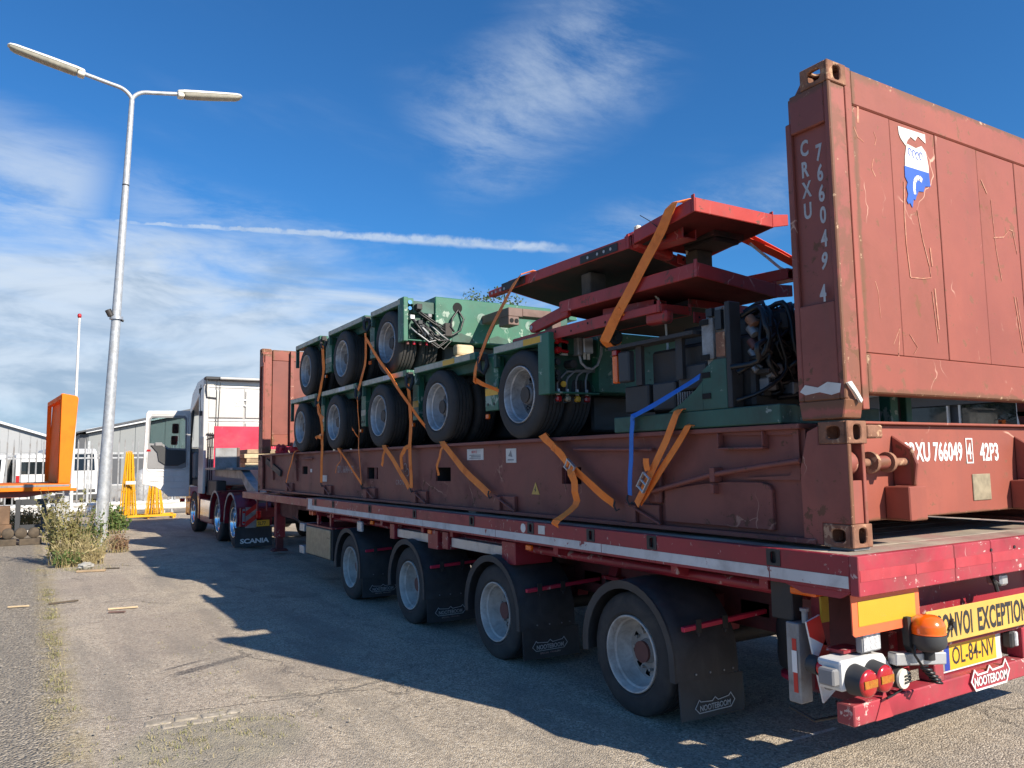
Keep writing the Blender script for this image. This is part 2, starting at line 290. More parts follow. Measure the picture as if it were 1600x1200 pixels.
# ------------------------------------------------------------------ mesh builder
class MB:
    def __init__(s): s.v = []; s.f = []
    def add(s, vs, fs):
        o = len(s.v); s.v += [tuple(q) for q in vs]; s.f += [tuple(i+o for i in f) for f in fs]; return s
    def box(s, x0, x1, y0, y1, z0, z1):
        vs = [(x, y, z) for z in (z0, z1) for y in (y0, y1) for x in (x0, x1)]
        return s.add(vs, [(0, 2, 3, 1), (4, 5, 7, 6), (0, 1, 5, 4), (2, 6, 7, 3), (0, 4, 6, 2), (1, 3, 7, 5)])
    def obox(s, p0, p1, w, h, upv=(0, 0, 1)):          # bar of width w and height h from p0 to p1
        p0, p1 = Vector(p0), Vector(p1); d = (p1-p0).normalized(); upv = Vector(upv)
        a = d.cross(upv)
        if a.length < 1e-4: a = d.cross(Vector((1, 0, 0)))
        a.normalize(); b = a.cross(d).normalized(); vs = []
        for q in (p0, p1):
            for i, j in ((-1, -1), (1, -1), (1, 1), (-1, 1)): vs.append(q+a*(w/2*i)+b*(h/2*j))
        return s.add(vs, [(3, 2, 1, 0), (4, 5, 6, 7), (0, 1, 5, 4), (1, 2, 6, 5), (2, 3, 7, 6), (3, 0, 4, 7)])
    def prism(s, pts, axis, a0, a1):
        n = len(pts)
        def P(q, a): return {'x': (a, q[0], q[1]), 'y': (q[0], a, q[1]), 'z': (q[0], q[1], a)}[axis]
        vs = [P(q, a0) for q in pts]+[P(q, a1) for q in pts]
        fs = [tuple(range(n))[::-1], tuple(range(n, 2*n))]+[(i, (i+1) % n, n+(i+1) % n, n+i) for i in range(n)]
        return s.add(vs, fs)
    def cyl(s, p0, p1, r0, r1=None, n=14, cap=True):
        r1 = r0 if r1 is None else r1; p0, p1 = Vector(p0), Vector(p1); d = (p1-p0).normalized()
        a = d.cross(Vector((0, 0, 1)) if abs(d.z) < .9 else Vector((1, 0, 0))).normalized(); b = d.cross(a)
        vs = [q+(a*math.cos(t)+b*math.sin(t))*r for q, r in ((p0, r0), (p1, r1)) for t in [2*math.pi*i/n for i in range(n)]]
        fs = [(i, (i+1) % n, n+(i+1) % n, n+i) for i in range(n)]
        if cap: fs += [tuple(range(n))[::-1], tuple(range(n, 2*n))]
        return s.add(vs, fs)
    def tube(s, pts, r, n=7, taper=None):
        pts = [Vector(q) for q in pts]; vs = []; fs = []; pa = None
        for i, q in enumerate(pts):
            d = (pts[min(i+1, len(pts)-1)]-pts[max(i-1, 0)]).normalized()
            if pa is None: pa = d.cross(Vector((0, 0, 1)) if abs(d.z) < .9 else Vector((1, 0, 0))).normalized()
            else: pa = (pa-d*pa.dot(d)).normalized()
            b = d.cross(pa); rad = r if taper is None else r*(1-(1-taper)*i/(len(pts)-1))
            vs += [q+(pa*math.cos(2*math.pi*j/n)+b*math.sin(2*math.pi*j/n))*rad for j in range(n)]
        for i in range(len(pts)-1):
            for j in range(n): fs.append((i*n+j, i*n+(j+1) % n, (i+1)*n+(j+1) % n, (i+1)*n+j))
        fs += [tuple(range(n))[::-1], tuple(range((len(pts)-1)*n, len(pts)*n))]
        return s.add(vs, fs)
    def lathe(s, prof, n=40, skip=None, c=(0, 0, 0), axis='x'):     # prof: (along axis, radius)
        vs = []; fs = []; m = len(prof)
        for i in range(n):
            t = 2*math.pi*i/n
            for a, r in prof:
                y, z = r*math.cos(t), r*math.sin(t)
                q = (a, y, z) if axis == 'x' else (y, a, z) if axis == 'y' else (y, z, a)
                vs.append((q[0]+c[0], q[1]+c[1], q[2]+c[2]))
        for i in range(n):
            for j in range(m-1):
                if skip and skip(i, j): continue
                fs.append((i*m+j, i*m+j+1, ((i+1) % n)*m+j+1, ((i+1) % n)*m+j))
        return s.add(vs, fs)
    def ribbon(s, pts, w, side, th=.004):              # flat band through pts, width along `side`
        vs = []; fs = []; side = Vector(side).normalized(); pts = [Vector(q) for q in pts]
        for i, q in enumerate(pts):
            d = (pts[min(i+1, len(pts)-1)]-pts[max(i-1, 0)]).normalized()
            sd_ = (side-d*side.dot(d)).normalized(); nn_ = d.cross(sd_)
            for a, b in ((-1, -1), (1, -1), (1, 1), (-1, 1)): vs.append(q+sd_*(w/2*a)+nn_*(th/2*b))
        for i in range(len(pts)-1):
            for j in range(4): fs.append((i*4+j, i*4+(j+1) % 4, i*4+4+(j+1) % 4, i*4+4+j))
        fs += [(3, 2, 1, 0), tuple(len(vs)-4+j for j in range(4))]
        return s.add(vs, fs)
    def holed(s, x0, x1, z0, z1, cx, cz, rw, rh, y0, y1, mp=lambda x, y, z: (x, y, z)):
        """plate in x-z with one oval hole, thickness y0..y1"""
        n = 24; inn = []; out = []
        for i in range(n):
            t = 2*math.pi*(i+.5)/n; ct, st = math.cos(t), math.sin(t)
            e = .6
            inn.append((cx+rw*math.copysign(abs(ct)**e, ct), cz+rh*math.copysign(abs(st)**e, st)))
            hx, hz = (x1-x0)/2, (z1-z0)/2; k = min(hx/max(abs(ct), 1e-6), hz/max(abs(st), 1e-6))
            out.append(((x0+x1)/2+ct*k, (z0+z1)/2+st*k))
        cor = [(x1, z1), (x0, z1), (x0, z0), (x1, z0)]
        for c_ in cor:
            j = min(range(n), key=lambda i: (out[i][0]-c_[0])**2+(out[i][1]-c_[1])**2); out[j] = c_
        vs = []
        for yy in (y0, y1):
            vs += [mp(a, yy, b) for a, b in inn]+[mp(a, yy, b) for a, b in out]
        fs = []
        for i in range(n):
            j = (i+1) % n
            fs += [(i, j, n+j, n+i), (2*n+j, 2*n+i, 3*n+i, 3*n+j), (j, i, 2*n+i, 2*n+j), (n+i, n+j, 3*n+j, 3*n+i)]
        return s.add(vs, fs)
    def mesh(s, name, smooth=None, org=None):
        me = bpy.data.meshes.new(name)
        vs = s.v if org is None else [(a-org[0], b-org[1], c-org[2]) for a, b, c in s.v]
        me.from_pydata(vs, [], s.f); bm = bmesh.new(); bm.from_mesh(me)
        bmesh.ops.recalc_face_normals(bm, faces=bm.faces); bm.to_mesh(me); bm.free()
        if smooth is not None:
            for p in me.polygons: p.use_smooth = True
            try: me.set_sharp_from_angle(angle=R(smooth))
            except Exception: pass
        return me
    def build(s, name, m, parent=None, bev=0., smooth=None, seg=1):
        org = ORG(parent) if parent is not None else None
        me = s.mesh(name, smooth, org); me.materials.append(M[m] if isinstance(m, str) else m)
        o = bpy.data.objects.new(name, me); C.objects.link(o)
        if parent is not None: o.parent = parent
        if bev:
            b = o.modifiers.new('bevel', 'BEVEL'); b.width = bev; b.segments = seg; b.limit_method = 'ANGLE'; b.angle_limit = R(40)
        return o
def ORG(o):
    p = Vector((0, 0, 0))
    while o is not None: p = p+Vector(o.location); o = o.parent
    return p
def tag(o, label, cat, group=None):
    o['label'] = label; o['category'] = cat
    if group: o['group'] = group
    return o
def thing(name, label, cat, loc, group=None):
    o = bpy.data.objects.new(name, None); o.empty_display_size = .2; C.objects.link(o); o.location = loc
    return tag(o, label, cat, group)
def struct(o): o['kind'] = 'structure'; return o
def single(mb, name, m, label, cat, group=None, loc=None, **k):
    """a thing that is one mesh, origin moved to its base"""
    if loc is None:
        xs = [q[0] for q in mb.v]; ys = [q[1] for q in mb.v]; loc = ((min(xs)+max(xs))/2, (min(ys)+max(ys))/2, min(q[2] for q in mb.v))
    mb.v = [(a-loc[0], b-loc[1], c-loc[2]) for a, b, c in mb.v]
    o = mb.build(name, m, None, **k); o.location = loc; return tag(o, label, cat, group)
def inst(name, me, parent, loc, rz=0., m=None):
    o = bpy.data.objects.new(name, me); C.objects.link(o); o.parent = parent
    o.location = Vector(loc)-ORG(parent); o.rotation_euler = (0, 0, rz); return o
XD, YD, ZD = Vector((1, 0, 0)), Vector((0, 1, 0)), Vector((0, 0, 1))
def text(s, size, m, parent, pos, xd=XD, ud=ZD, xs=1., bold=0., name='lettering', align='LEFT', sp=1., ext=.0008, shear=0., width=None):
    """printed lettering as a thin mesh; size = cap height"""
    cu = bpy.data.curves.new('t', 'FONT'); cu.body = s; cu.size = size/.70; cu.offset = bold; cu.extrude = ext
    cu.align_x = align; cu.space_character = sp; cu.resolution_u = 3; cu.shear = shear
    o = bpy.data.objects.new('t', cu); C.objects.link(o)
    me = bpy.data.meshes.new_from_object(o.evaluated_get(bpy.context.evaluated_depsgraph_get()))
    bpy.data.objects.remove(o); bpy.data.curves.remove(cu)
    if width: xs = width/max(1e-6, max(v.co.x for v in me.vertices)-min(v.co.x for v in me.vertices))
    xd, ud = Vector(xd).normalized(), Vector(ud).normalized(); nd = xd.cross(ud); pos = Vector(pos)-ORG(parent)
    me.transform(Matrix(((xd.x*xs, ud.x, nd.x, pos.x), (xd.y*xs, ud.y, nd.y, pos.y), (xd.z*xs, ud.z, nd.z, pos.z), (0, 0, 0, 1))))
    me.name = name; me.materials.clear(); me.materials.append(M[m])
    q = bpy.data.objects.new(name, me); C.objects.link(q); q.parent = parent; return q
def stripes(pts, wdt, m, parent, name, pos, xd=XD, ud=ZD, th=.002, closed=True):
    """painted outline along a 2-d polyline"""
    mb = MB(); xd, ud = Vector(xd), Vector(ud); nd = xd.cross(ud); P3 = [Vector(pos)+xd*a+ud*b for a, b in pts]
    n = len(P3)
    for i in range(n if closed else n-1):
        a, b = P3[i], P3[(i+1) % n]; d = (b-a).normalized()*wdt*.5; mb.obox(a-d, b+d, wdt, th*(1+.07*i), nd)
    return mb.build(name, m, parent)

# ------------------------------------------------------------------ wheels
def tyre_mesh(name, Ro, rr_, wd, seg=56):
    k = Ro/.395; s = wd/.24
    pr = [(.030, rr_), (.006, rr_+.018*k), (-.004, rr_+.035*k), (-.002, rr_+.042*k), (-.006, rr_+.075*k), (-.002, rr_+.11*k), (.008, Ro-.022*k), (.020, Ro-.008*k), (.032, Ro-.002*k)]
    for gx in (.062, .100, .140, .178):
        pr += [(gx-.006, Ro), (gx-.004, Ro-.011*k), (gx+.004, Ro-.011*k), (gx+.006, Ro)]
    pr += [(.208, Ro-.002*k), (.220, Ro-.008*k), (.232, Ro-.022*k), (.242, rr_+.11*k), (.246, rr_+.07*k), (.240, rr_+.03*k), (.21, rr_)]
    mb = MB(); mb.lathe([(a*s, r) for a, r in pr], seg)
    me = mb.mesh(name, 35); return me
def rim_mesh(name, fr, depth=.145, hub=.07, hubx=.06, seg=50, part=0):
    k = fr/.247
    pr = [(.020, fr*.99), (-.001, fr), (-.006, fr*.985), (-.004, fr*.955), (.012, fr*.925), (.045, fr*.905), (.055, fr*.86), (depth*.82, fr*.83), (depth, fr*.76),
          (depth+.006, fr*.70), (depth+.008, fr*.56), (depth+.004, fr*.50), (depth-.012, fr*.46), (depth-.015, hub*k*1.15), (hubx+.012, hub*k), (hubx, hub*k*.8), (hubx-.004, 0.002)]
    if part == 0:
        mb = MB(); mb.lathe(pr[:9], seg); return mb.mesh(name, 32)
    pr = pr[8:]; mb = MB(); mb.lathe(pr, seg, skip=lambda i, j: j == 1 and (i % 5) in (0, 1))
    for i in range(10):
        t = 2*math.pi*(i+.5)/10; y, z = math.cos(t)*fr*.485, math.sin(t)*fr*.485
        mb.cyl((depth-.002, y, z), (depth-.035, y, z), .0105*k, n=6)
    return mb.mesh(name, 32)
def wheel_kind(key, Ro, rr_, wd, tm, rm, dm, depth=.145, hub=.07, hubx=.06):
    t = tyre_mesh('tyre', Ro, rr_, wd); t.materials.append(M[tm])
    r = rim_mesh('rim', rr_+.012, depth, hub, hubx); r.materials.append(M[rm])
    d = rim_mesh('wheel_disc', rr_+.012, depth, hub, hubx, part=1); d.materials.append(M[dm]); WK[key] = (t, r, d)
WK = {}
wheel_kind('trailer', .395, .236, .235, 'rubber', 'rim_white', 'disc_white', .165, .07, .10)
wheel_kind('module', .385, .236, .235, 'rubber_old', 'rim_grey', 'disc_dark', .155, .085, .07)
wheel_kind('drive', .50, .292, .29, 'rubber', 'chrome', 'chrome', .15, .09, .05)
def put_wheel(parent, kind, x, y, z, side=-1, rot=None):
    e = bpy.data.objects.new('wheel', None); e.empty_display_size = .1; C.objects.link(e); e.parent = parent
    e.location = Vector((x, y, z))-ORG(parent)
    e.rotation_euler = (random.random()*6 if rot is None else rot, 0, 0 if side < 0 else math.pi)
    for nm, me in zip(('tyre', 'rim', 'wheel_disc'), WK[kind]):
        o = bpy.data.objects.new(nm, me); C.objects.link(o); o.parent = e
    return e
# ================================================================== GROUND
def ground_material():
    m = bpy.data.materials.new('yard_asphalt'); m.use_nodes = True; k = NT(m.node_tree); b = m.node_tree.nodes['Principled BSDF']
    P = k.n('ShaderNodeTexCoord').outputs['Object']; x, y, z = k.xyz(P)
    big = k.noise(P, .35, 5, .6, .3); med = k.noise(P, 1.6, 6, .65, .4); fin = k.noise(P, 14, 4, .7)
    v1 = k.vor(P, 92, out='Color'); s1 = k.xyz(v1)[0]; d1 = k.vor(P, 92)
    v2 = k.vor(P, 48, out='Color'); s2 = k.xyz(v2)[1]; d2 = k.vor(P, 48)
    col = k.mix(k.ss(big, .35, .62), (.395, .328, .245), (.50, .415, .308))
    col = k.mix(k.ss(med, .38, .72), col, (.315, .268, .212))
    pink = k.m('MULTIPLY', k.ss(k.m('ADD', x, k.m('MULTIPLY', med, .5)), -3.1, -2.7), k.m('SUBTRACT', 1., k.ss(k.m('ADD', x, k.m('MULTIPLY', big, 1.)), -1.9, -1.2)))
    col = k.mix(k.m('MULTIPLY', pink, .35), col, (.37, .298, .252))
    # aggregate
    col = k.mix(k.ss(s1, .55, 1., 0., .75), col, (.62, .55, .45)); col = k.mix(k.ss(s1, .42, 0., 0., .75), col, (.125, .115, .105))
    # coarser slab left of the joint
    left = k.m('SUBTRACT', 1., k.ss(k.m('ADD', x, k.m('MULTIPLY', k.m('SUBTRACT', fin, .5), .35)), -3.42, -3.22))
    lcol = k.mix(k.ss(s2, .25, .95), (.27, .236, .190), (.70, .61, .48)); lcol = k.mix(k.ss(d2, .007, .014, 0., .45), lcol, (.14, .122, .098)); lcol = k.mix(k.ss(med, .35, .7), lcol, k.mix(.35, lcol, (.26, .23, .19)))
    dl = k.m('SUBTRACT', 1., k.ss(d2, .0, .011))
    col = k.mix(left, col, lcol)
    # joint
    jn = k.m('ABSOLUTE', k.m('SUBTRACT', k.m('ADD', x, k.m('MULTIPLY', k.m('SUBTRACT', med, .5), .06)), -3.30))
    jf = k.m('MULTIPLY', k.m('SUBTRACT', 1., k.ss(jn, .01, .035)), k.ss(k.noise(P, 2.7, 3), .3, .5))
    jf = k.m('MULTIPLY', jf, k.ss(k.noise(P, 1.1, 3), .42, .6)); col = k.mix(k.m('MULTIPLY', jf, .7), col, (.10, .085, .060))
    sand = k.m('MULTIPLY', k.m('SUBTRACT', 1., k.ss(jn, .05, .20)), k.ss(k.noise(P, 3.1, 5, .7), .36, .56))
    col = k.mix(k.m('MULTIPLY', sand, .8), col, k.mix(k.ss(k.noise(P, 40, 3, .7), .35, .65), (.23, .18, .10), (.46, .385, .24)))
    # cracks
    wv = k.vm('ADD', P, k.comb(k.m('MULTIPLY', med, .7), k.m('MULTIPLY', k.noise(P, 2.2, 5), .7), 0.))
    ce = k.vor(wv, .42, 'DISTANCE_TO_EDGE'); cr = k.m('MULTIPLY', k.m('SUBTRACT', 1., k.ss(ce, .002, .008)), k.ss(k.noise(P, .8, 3), .45, .6))
    col = k.mix(k.m('MULTIPLY', cr, .55), col, (.075, .068, .060))
    # straight repair joint across
    sy = k.m('ABSOLUTE', k.m('SUBTRACT', k.m('SUBTRACT', y, k.m('MULTIPLY', k.m('ADD', x, 2.9), -.15)), k.m('ADD', 3.36, k.m('MULTIPLY', fin, .06))))
    sj = k.m('MULTIPLY', k.m('SUBTRACT', 1., k.ss(sy, .004, .016)), k.m('MULTIPLY', k.ss(x, -3.1, -3.0), k.m('SUBTRACT', 1., k.ss(x, -1.6, -1.2))))
    col = k.mix(k.m('MULTIPLY', sj, .6), col, (.08, .07, .055))
    # mossy gravel patch in the foreground
    pa = k.m('ADD', k.m('POWER', k.m('DIVIDE', k.m('ADD', x, 2.55), .55), 2.), k.m('POWER', k.m('DIVIDE', k.m('SUBTRACT', y, 2.62), .62), 2.))
    pf = k.m('SUBTRACT', 1., k.ss(k.m('ADD', pa, k.m('MULTIPLY', k.m('SUBTRACT', med, .5), 1.6)), .5, 1.3))
    pc = k.mix(k.ss(k.noise(P, 9, 5, .7), .35, .65), (.22, .205, .165), (.36, .32, .225)); col = k.mix(k.m('MULTIPLY', pf, .75), col, pc)
    bl = k.noise(P, 34, 4, .75); col = k.mix(k.ss(bl, .52, .72, 0., .45), col, (.56, .47, .35)); col = k.mix(k.ss(bl, .48, .30, 0., .55), col, (.15, .128, .104))
    bm_ = k.noise(P, 5.5, 5, .7); col = k.mix(k.ss(bm_, .50, .68, 0., .35), col, (.20, .168, .132))
    # tyre scuffs, oil
    def scuff(x0, x1, ya, sl, hw):
        dd = k.m('ABSOLUTE', k.m('SUBTRACT', y, k.m('ADD', ya, k.m('MULTIPLY', k.m('SUBTRACT', x, x0), sl))))
        dd = k.m('ADD', dd, k.m('MULTIPLY', k.m('SUBTRACT', fin, .5), hw*.9))
        return k.m('MULTIPLY', k.m('SUBTRACT', 1., k.ss(dd, hw*.5, hw)), k.m('MULTIPLY', k.ss(x, x0, x0+.12), k.m('SUBTRACT', 1., k.ss(x, x1-.3, x1))))
    sf = k.m('MAXIMUM', scuff(-2.58, -1.72, 4.36, .52, .085), scuff(-2.62, -2.05, 4.58, .50, .035))
    col = k.mix(k.m('MULTIPLY', sf, k.ss(s1, 0., 1., .85, .45)), col, (.055, .050, .052))
    oil = k.m('MULTIPLY', k.ss(k.noise(P, .9, 4, .6), .60, .72), k.ss(x, -3., -1.)); col = k.mix(k.m('MULTIPLY', oil, .5), col, (.075, .072, .070))
    trk = k.m('MULTIPLY', k.ss(k.noise(k.vm('MULTIPLY', P, (1.3, .18, 1.)), 1.8, 4, .6), .48, .64), .5); col = k.mix(trk, col, (.23, .205, .172))
    for (ax, ay, bw, bh) in ((-2.3, 6.2, .55, 1.1), (-2.75, 10.2, .5, .9), (-1.7, 3.9, .35, .5)):
        px_ = k.m('MAXIMUM', k.m('DIVIDE', k.m('ABSOLUTE', k.m('SUBTRACT', k.m('ADD', x, k.m('MULTIPLY', k.m('SUBTRACT', fin, .5), .06)), ax)), bw), k.m('DIVIDE', k.m('ABSOLUTE', k.m('SUBTRACT', k.m('ADD', y, k.m('MULTIPLY', k.m('SUBTRACT', med, .5), .3)), ay)), bh))
        col = k.mix(k.m('SUBTRACT', .26, k.ss(px_, .93, 1.05, 0., .26)), col, (.25, .205, .172))
    # white paint remains near the rear wheel
    wp = k.m('MULTIPLY', k.m('SUBTRACT', 1., k.ss(k.m('ABSOLUTE', k.m('SUBTRACT', y, k.m('ADD', .72, k.m('MULTIPLY', k.m('SUBTRACT', x, .45), -.03)))), .012, .02)), k.m('MULTIPLY', k.ss(x, .3, .36), k.m('SUBTRACT', 1., k.ss(x, .72, .76))))
    col = k.mix(k.m('MULTIPLY', wp, k.ss(fin, .35, .55)), col, (.62, .60, .56))
    k.put(b.inputs['Base Color'], col); b.inputs['Roughness'].default_value = .82; b.inputs['Specular IOR Level'].default_value = .35
    h = k.m('ADD', k.m('MULTIPLY', d1, -.8), k.m('MULTIPLY', k.m('MULTIPLY', d2, left), -3.2)); h = k.m('ADD', h, k.m('MULTIPLY', fin, .25)); h = k.m('SUBTRACT', h, k.m('MULTIPLY', k.m('MAXIMUM', k.m('MAXIMUM', jf, cr), sj), .6))
    k.put(b.inputs['Normal'], k.bump(h, .75, .011))
    M['ground'] = m
ground_material()
mb = MB(); nx = 60; xs = [-400, -150, -60, -30, -15]+[-10+i*.5 for i in range(41)]+[15, 30, 60, 150, 400]
ys = [-400, -150, -60, -30, -12]+[-8+i*.5 for i in range(97)]+[45, 60, 90, 200, 600]
for yy in ys:
    for xx in xs:
        dist = min(abs(xx-1.2), 99); hz = 0.
        if -12 < xx < 12 and -9 < yy < 42:
            hz = .018*noise.noise(Vector((xx*.35, yy*.3, 0))) * min(1, max(0, (-.6-xx)/1.2))
        mb.v.append((xx, yy, hz-.004))
W_ = len(xs)
for j in range(len(ys)-1):
    for i in range(W_-1): mb.f.append((j*W_+i, j*W_+i+1, (j+1)*W_+i+1, (j+1)*W_+i))
ground = struct(mb.build('ground', 'ground', None, smooth=60))
mat('paver', (.36, .315, .255), .9, var=.35, scale=14, dirt=(.20, .175, .13), damt=.55, dscale=9, bump=.6, bscale=60)
# a few old paving blocks where the asphalt has worn away
for i, (x, y, a, w_, d_) in enumerate([(-2.78, 3.20, -.12, .16, .10), (-2.61, 3.19, -.15, .15, .10), (-2.45, 3.16, -.1, .15, .11), (-2.70, 3.08, -.12, .16, .10), (-2.54, 3.06, -.16, .15, .09), (-2.38, 3.04, -.1, .14, .10), (-2.31, 3.15, -.2, .11, .09)]):
    q = MB(); c_, s_ = math.cos(a), math.sin(a)
    pts = [(x+c_*u-s_*v+random.uniform(-.008, .008), y+s_*u+c_*v+random.uniform(-.008, .008)) for u, v in ((-w_/2, -d_/2), (w_/2, -d_/2), (w_/2, d_/2), (-w_/2, d_/2))]
    q.prism(pts, 'z', -.03, .004+random.uniform(0, .004)); q.build('paving_block', 'paver', ground, bev=.022, seg=3)

# ================================================================== FLAT RACK CONTAINER
FZ = 1.19; LX = 12.192
rack = thing('flat_rack_container', 'long brown-red flat rack container with tall end walls, strapped load on it, on the semi-trailer', 'container', (1.219, 6.1, FZ))
ZT = FZ+.648
def web_with_holes(x0, x1, holes, z0, z1, ya, yb):
    q = MB(); cuts = sorted(holes); y = ya
    for (h0, h1, hz0, hz1) in cuts:
        q.box(x0, x1, y, h0, z0, z1); q.box(x0, x1, h0, h1, z0, hz0); q.box(x0, x1, h0, h1, hz1, z1); y = h1
    q.box(x0, x1, y, yb, z0, z1); return q
HOL = [(2.36, 2.62, 1.47, 1.60), (4.56, 4.90, 1.46, 1.60), (6.50, 6.86, 1.46, 1.60), (9.35, 9.62, 1.50, 1.62)]
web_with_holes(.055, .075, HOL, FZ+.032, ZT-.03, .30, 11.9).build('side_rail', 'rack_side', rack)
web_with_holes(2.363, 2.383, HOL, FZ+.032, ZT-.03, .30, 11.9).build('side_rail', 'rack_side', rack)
for (h0, h1, a, b_) in HOL:                                     # fork pockets: sleeves running inwards
    q = MB(); q.box(.075, .6, h0-.01, h1+.01, a-.012, a-.002); q.box(.075, .6, h0-.01, h1+.01, b_+.002, b_+.012); q.box(.6, .61, h0-.01, h1+.01, a-.012, b_+.012)
    q.box(.076, .6, h0-.012, h0-.002, a, b_); q.box(.076, .6, h1+.002, h1+.012, a, b_); q.build('fork_pocket', 'dark_steel', rack)
for xa, xb in ((0., .16), (2.278, 2.438)):
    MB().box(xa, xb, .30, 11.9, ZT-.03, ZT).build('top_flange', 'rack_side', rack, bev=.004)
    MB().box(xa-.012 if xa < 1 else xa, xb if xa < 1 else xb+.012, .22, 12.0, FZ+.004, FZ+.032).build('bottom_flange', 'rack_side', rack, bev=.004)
q = MB()
for i in range(14): q.box(.08, 2.36, 1+i*.8, 1.08+i*.8, FZ+.1, ZT-.05)
q.build('cross_members', 'frame_red_dark', rack)
for i in range(30):
    y0 = .36+i*.384; MB().box(.165, 2.273, y0, y0+.378, ZT-.045+.002*(i % 3), ZT-.008+.001*(i % 2)).build('floor_plank', 'wood_deck', rack)
# lashing lugs standing on the bottom flange
for yl in (1.72, 3.55, 5.33, 6.78, 8.42, 10.30):
    q = MB(); q.prism([(-.010, FZ+.033), (.054, FZ+.033), (.054, FZ+.165), (-.010, FZ+.150)], 'y', yl-.055, yl+.055)
    q.box(.02, .054, yl-.26, yl-.056, FZ+.033, FZ+.16); q.build('lashing_lug', 'rack_side', rack, bev=.004)
    MB().cyl((-.004, yl+.05, FZ+.163), (-.004, yl-.30, FZ+.036), .010).build('lug_brace', 'rack_side', rack)
# vertical stiffeners, stake pocket, tie rail under the top flange
for ys_ in (9.9, 11.3):
    MB().prism([(.0, ZT-.031), (.054, ZT-.031), (.054, FZ+.2), (.03, FZ+.2)], 'y', ys_-.06, ys_+.06).build('stiffener', 'rack_side', rack)
MB().obox((.03, 11.7, 1.72), (.03, 10.75, 1.50), .03, .10).build('brace_bar', 'dark_steel', rack)
q = MB(); q.cyl((.02, 1.50, ZT-.12), (.02, 2.40, ZT-.10), .013); q.cyl((.02, 2.38, ZT-.10), (.05, 2.38, ZT-.1), .012); q.cyl((.02, 1.52, ZT-.12), (.05, 1.52, ZT-.12), .012); q.build('tie_bar', 'rack_side', rack, smooth=40)
q = MB(); q.cyl((.02, 9.0, ZT-.10), (.02, 9.5, ZT-.10), .013); q.build('tie_bar', 'rack_side', rack, smooth=40)
# cover plate with curved top, hinge torsion rod and pocket at the rear of the side
arc = [(1.40, 1.245), (.52, 1.245), (.52, 1.47), (.54, 1.50), (.60, 1.515), (.85, 1.515), (1.05, 1.50), (1.25, 1.475), (1.40, 1.455)]
MB().prism(arc, 'x', .022, .054).build('cover_plate', 'rack_side', rack, bev=.005)
MB().tube([(.0, 1.50, 1.44), (.0, 1.42, 1.455), (.0, .95, 1.555), (.0, .60, 1.60), (.0, .30, 1.635)], .017, 8).build('torsion_rod', 'rack_side', rack, smooth=50)
q = MB(); q.box(-.02, .054, .915, .955, 1.51, 1.60); q.box(-.025, .054, .92, .95, 1.44, 1.50); q.build('rod_clip', 'rack_side', rack, bev=.004)
q = MB()
for a in ((.90, .89), (.56, .55)): q.box(-.002, .054, a[1], a[0], ZT-.12, ZT-.031)
q.box(-.002, .054, .55, .90, ZT-.135, ZT-.12); q.build('stake_pocket', 'rack_side', rack, bev=.006)
q = MB(); q.prism([(.90, ZT-.031), (.33, ZT-.031), (.33, ZT-.31), (.72, ZT-.31), (.72, ZT-.30), (.40, ZT-.285), (.365, ZT-.24), (.365, ZT-.06), (.90, ZT-.045)], 'x', .035, .054); q.build('corner_gusset', 'rack_side', rack)
q = MB(); q.box(.02, .054, 1.44, 1.56, 1.36, 1.58); q.build('hinge_block', 'rack_side', rack, bev=.01)
# markings on the long side
XS = .0535
def onside(s, size, m, y, z, **k): return text(s, size, m, rack, (XS, y, z), -YD, ZD, **k)
onside('CRXU 766049 4  42P3', .095, 'letter_faded', 7.98, 1.53, xs=.52, bold=.002)
onside('CRONOS', .055, 'letter_faded', 5.95, 1.405, xs=.9, sp=1.25)
q = MB()
for i, (yy, zz, rad) in enumerate([(5.76, 1.56, .05), (5.68, 1.60, .045), (5.62, 1.545, .04)]):
    for j in range(9):
        t0, t1 = R(30+j*30), R(60+j*30); q.obox((XS-.001, yy+rad*math.cos(t0), zz+rad*math.sin(t0)), (XS-.001, yy+rad*math.cos(t1), zz+rad*math.sin(t1)), .012, .001, (1, 0, 0))
q.build('faded_emblem', 'letter_faded', rack)
MB().box(XS-.002, .0545, 5.66, 5.84, 1.66, 1.77).build('worn_patch', 'rack_red', rack)
def notice(y0, y1, z0, z1, m='paper', nm='notice_plate'): return MB().box(XS-.003, .0545, y1, y0, z0, z1).build(nm, m, rack)
notice(4.20, 3.88, 1.67, 1.775); notice(3.47, 3.30, 1.64, 1.765); notice(8.62, 8.42, 1.40, 1.49); notice(9.20, 9.12, 1.53, 1.58)
text('NOTICE', .022, 'reflex_red', rack, (XS-.0035, 4.11, 1.735), -YD, ZD, xs=.9)
q = MB()
for i in range(3): q.box(XS-.004, XS-.0031, 3.93, 4.15-.03*(i % 2), 1.685+i*.014, 1.690+i*.014)
q.build('notice_text', 'letter_dark', rack)
q = MB(); q.prism([(3.43, 1.70), (3.36, 1.69), (3.385, 1.75)], 'x', XS-.004, XS-.0031); q.box(XS-.004, XS-.0031, 3.34, 3.44, 1.66, 1.672); q.build('notice_text', 'steel_grey', rack)
MB().prism([(3.06, 1.375), (2.94, 1.375), (3.0, 1.475)], 'x', XS-.003, .0545).build('warning_sticker', 'sign_yellow', rack)
MB().prism([(3.01, 1.39), (2.985, 1.415), (3.0, 1.415), (2.992, 1.445), (3.018, 1.41), (3.003, 1.41)], 'x', XS-.004, XS-.0031).build('warning_symbol', 'letter_dark', rack)

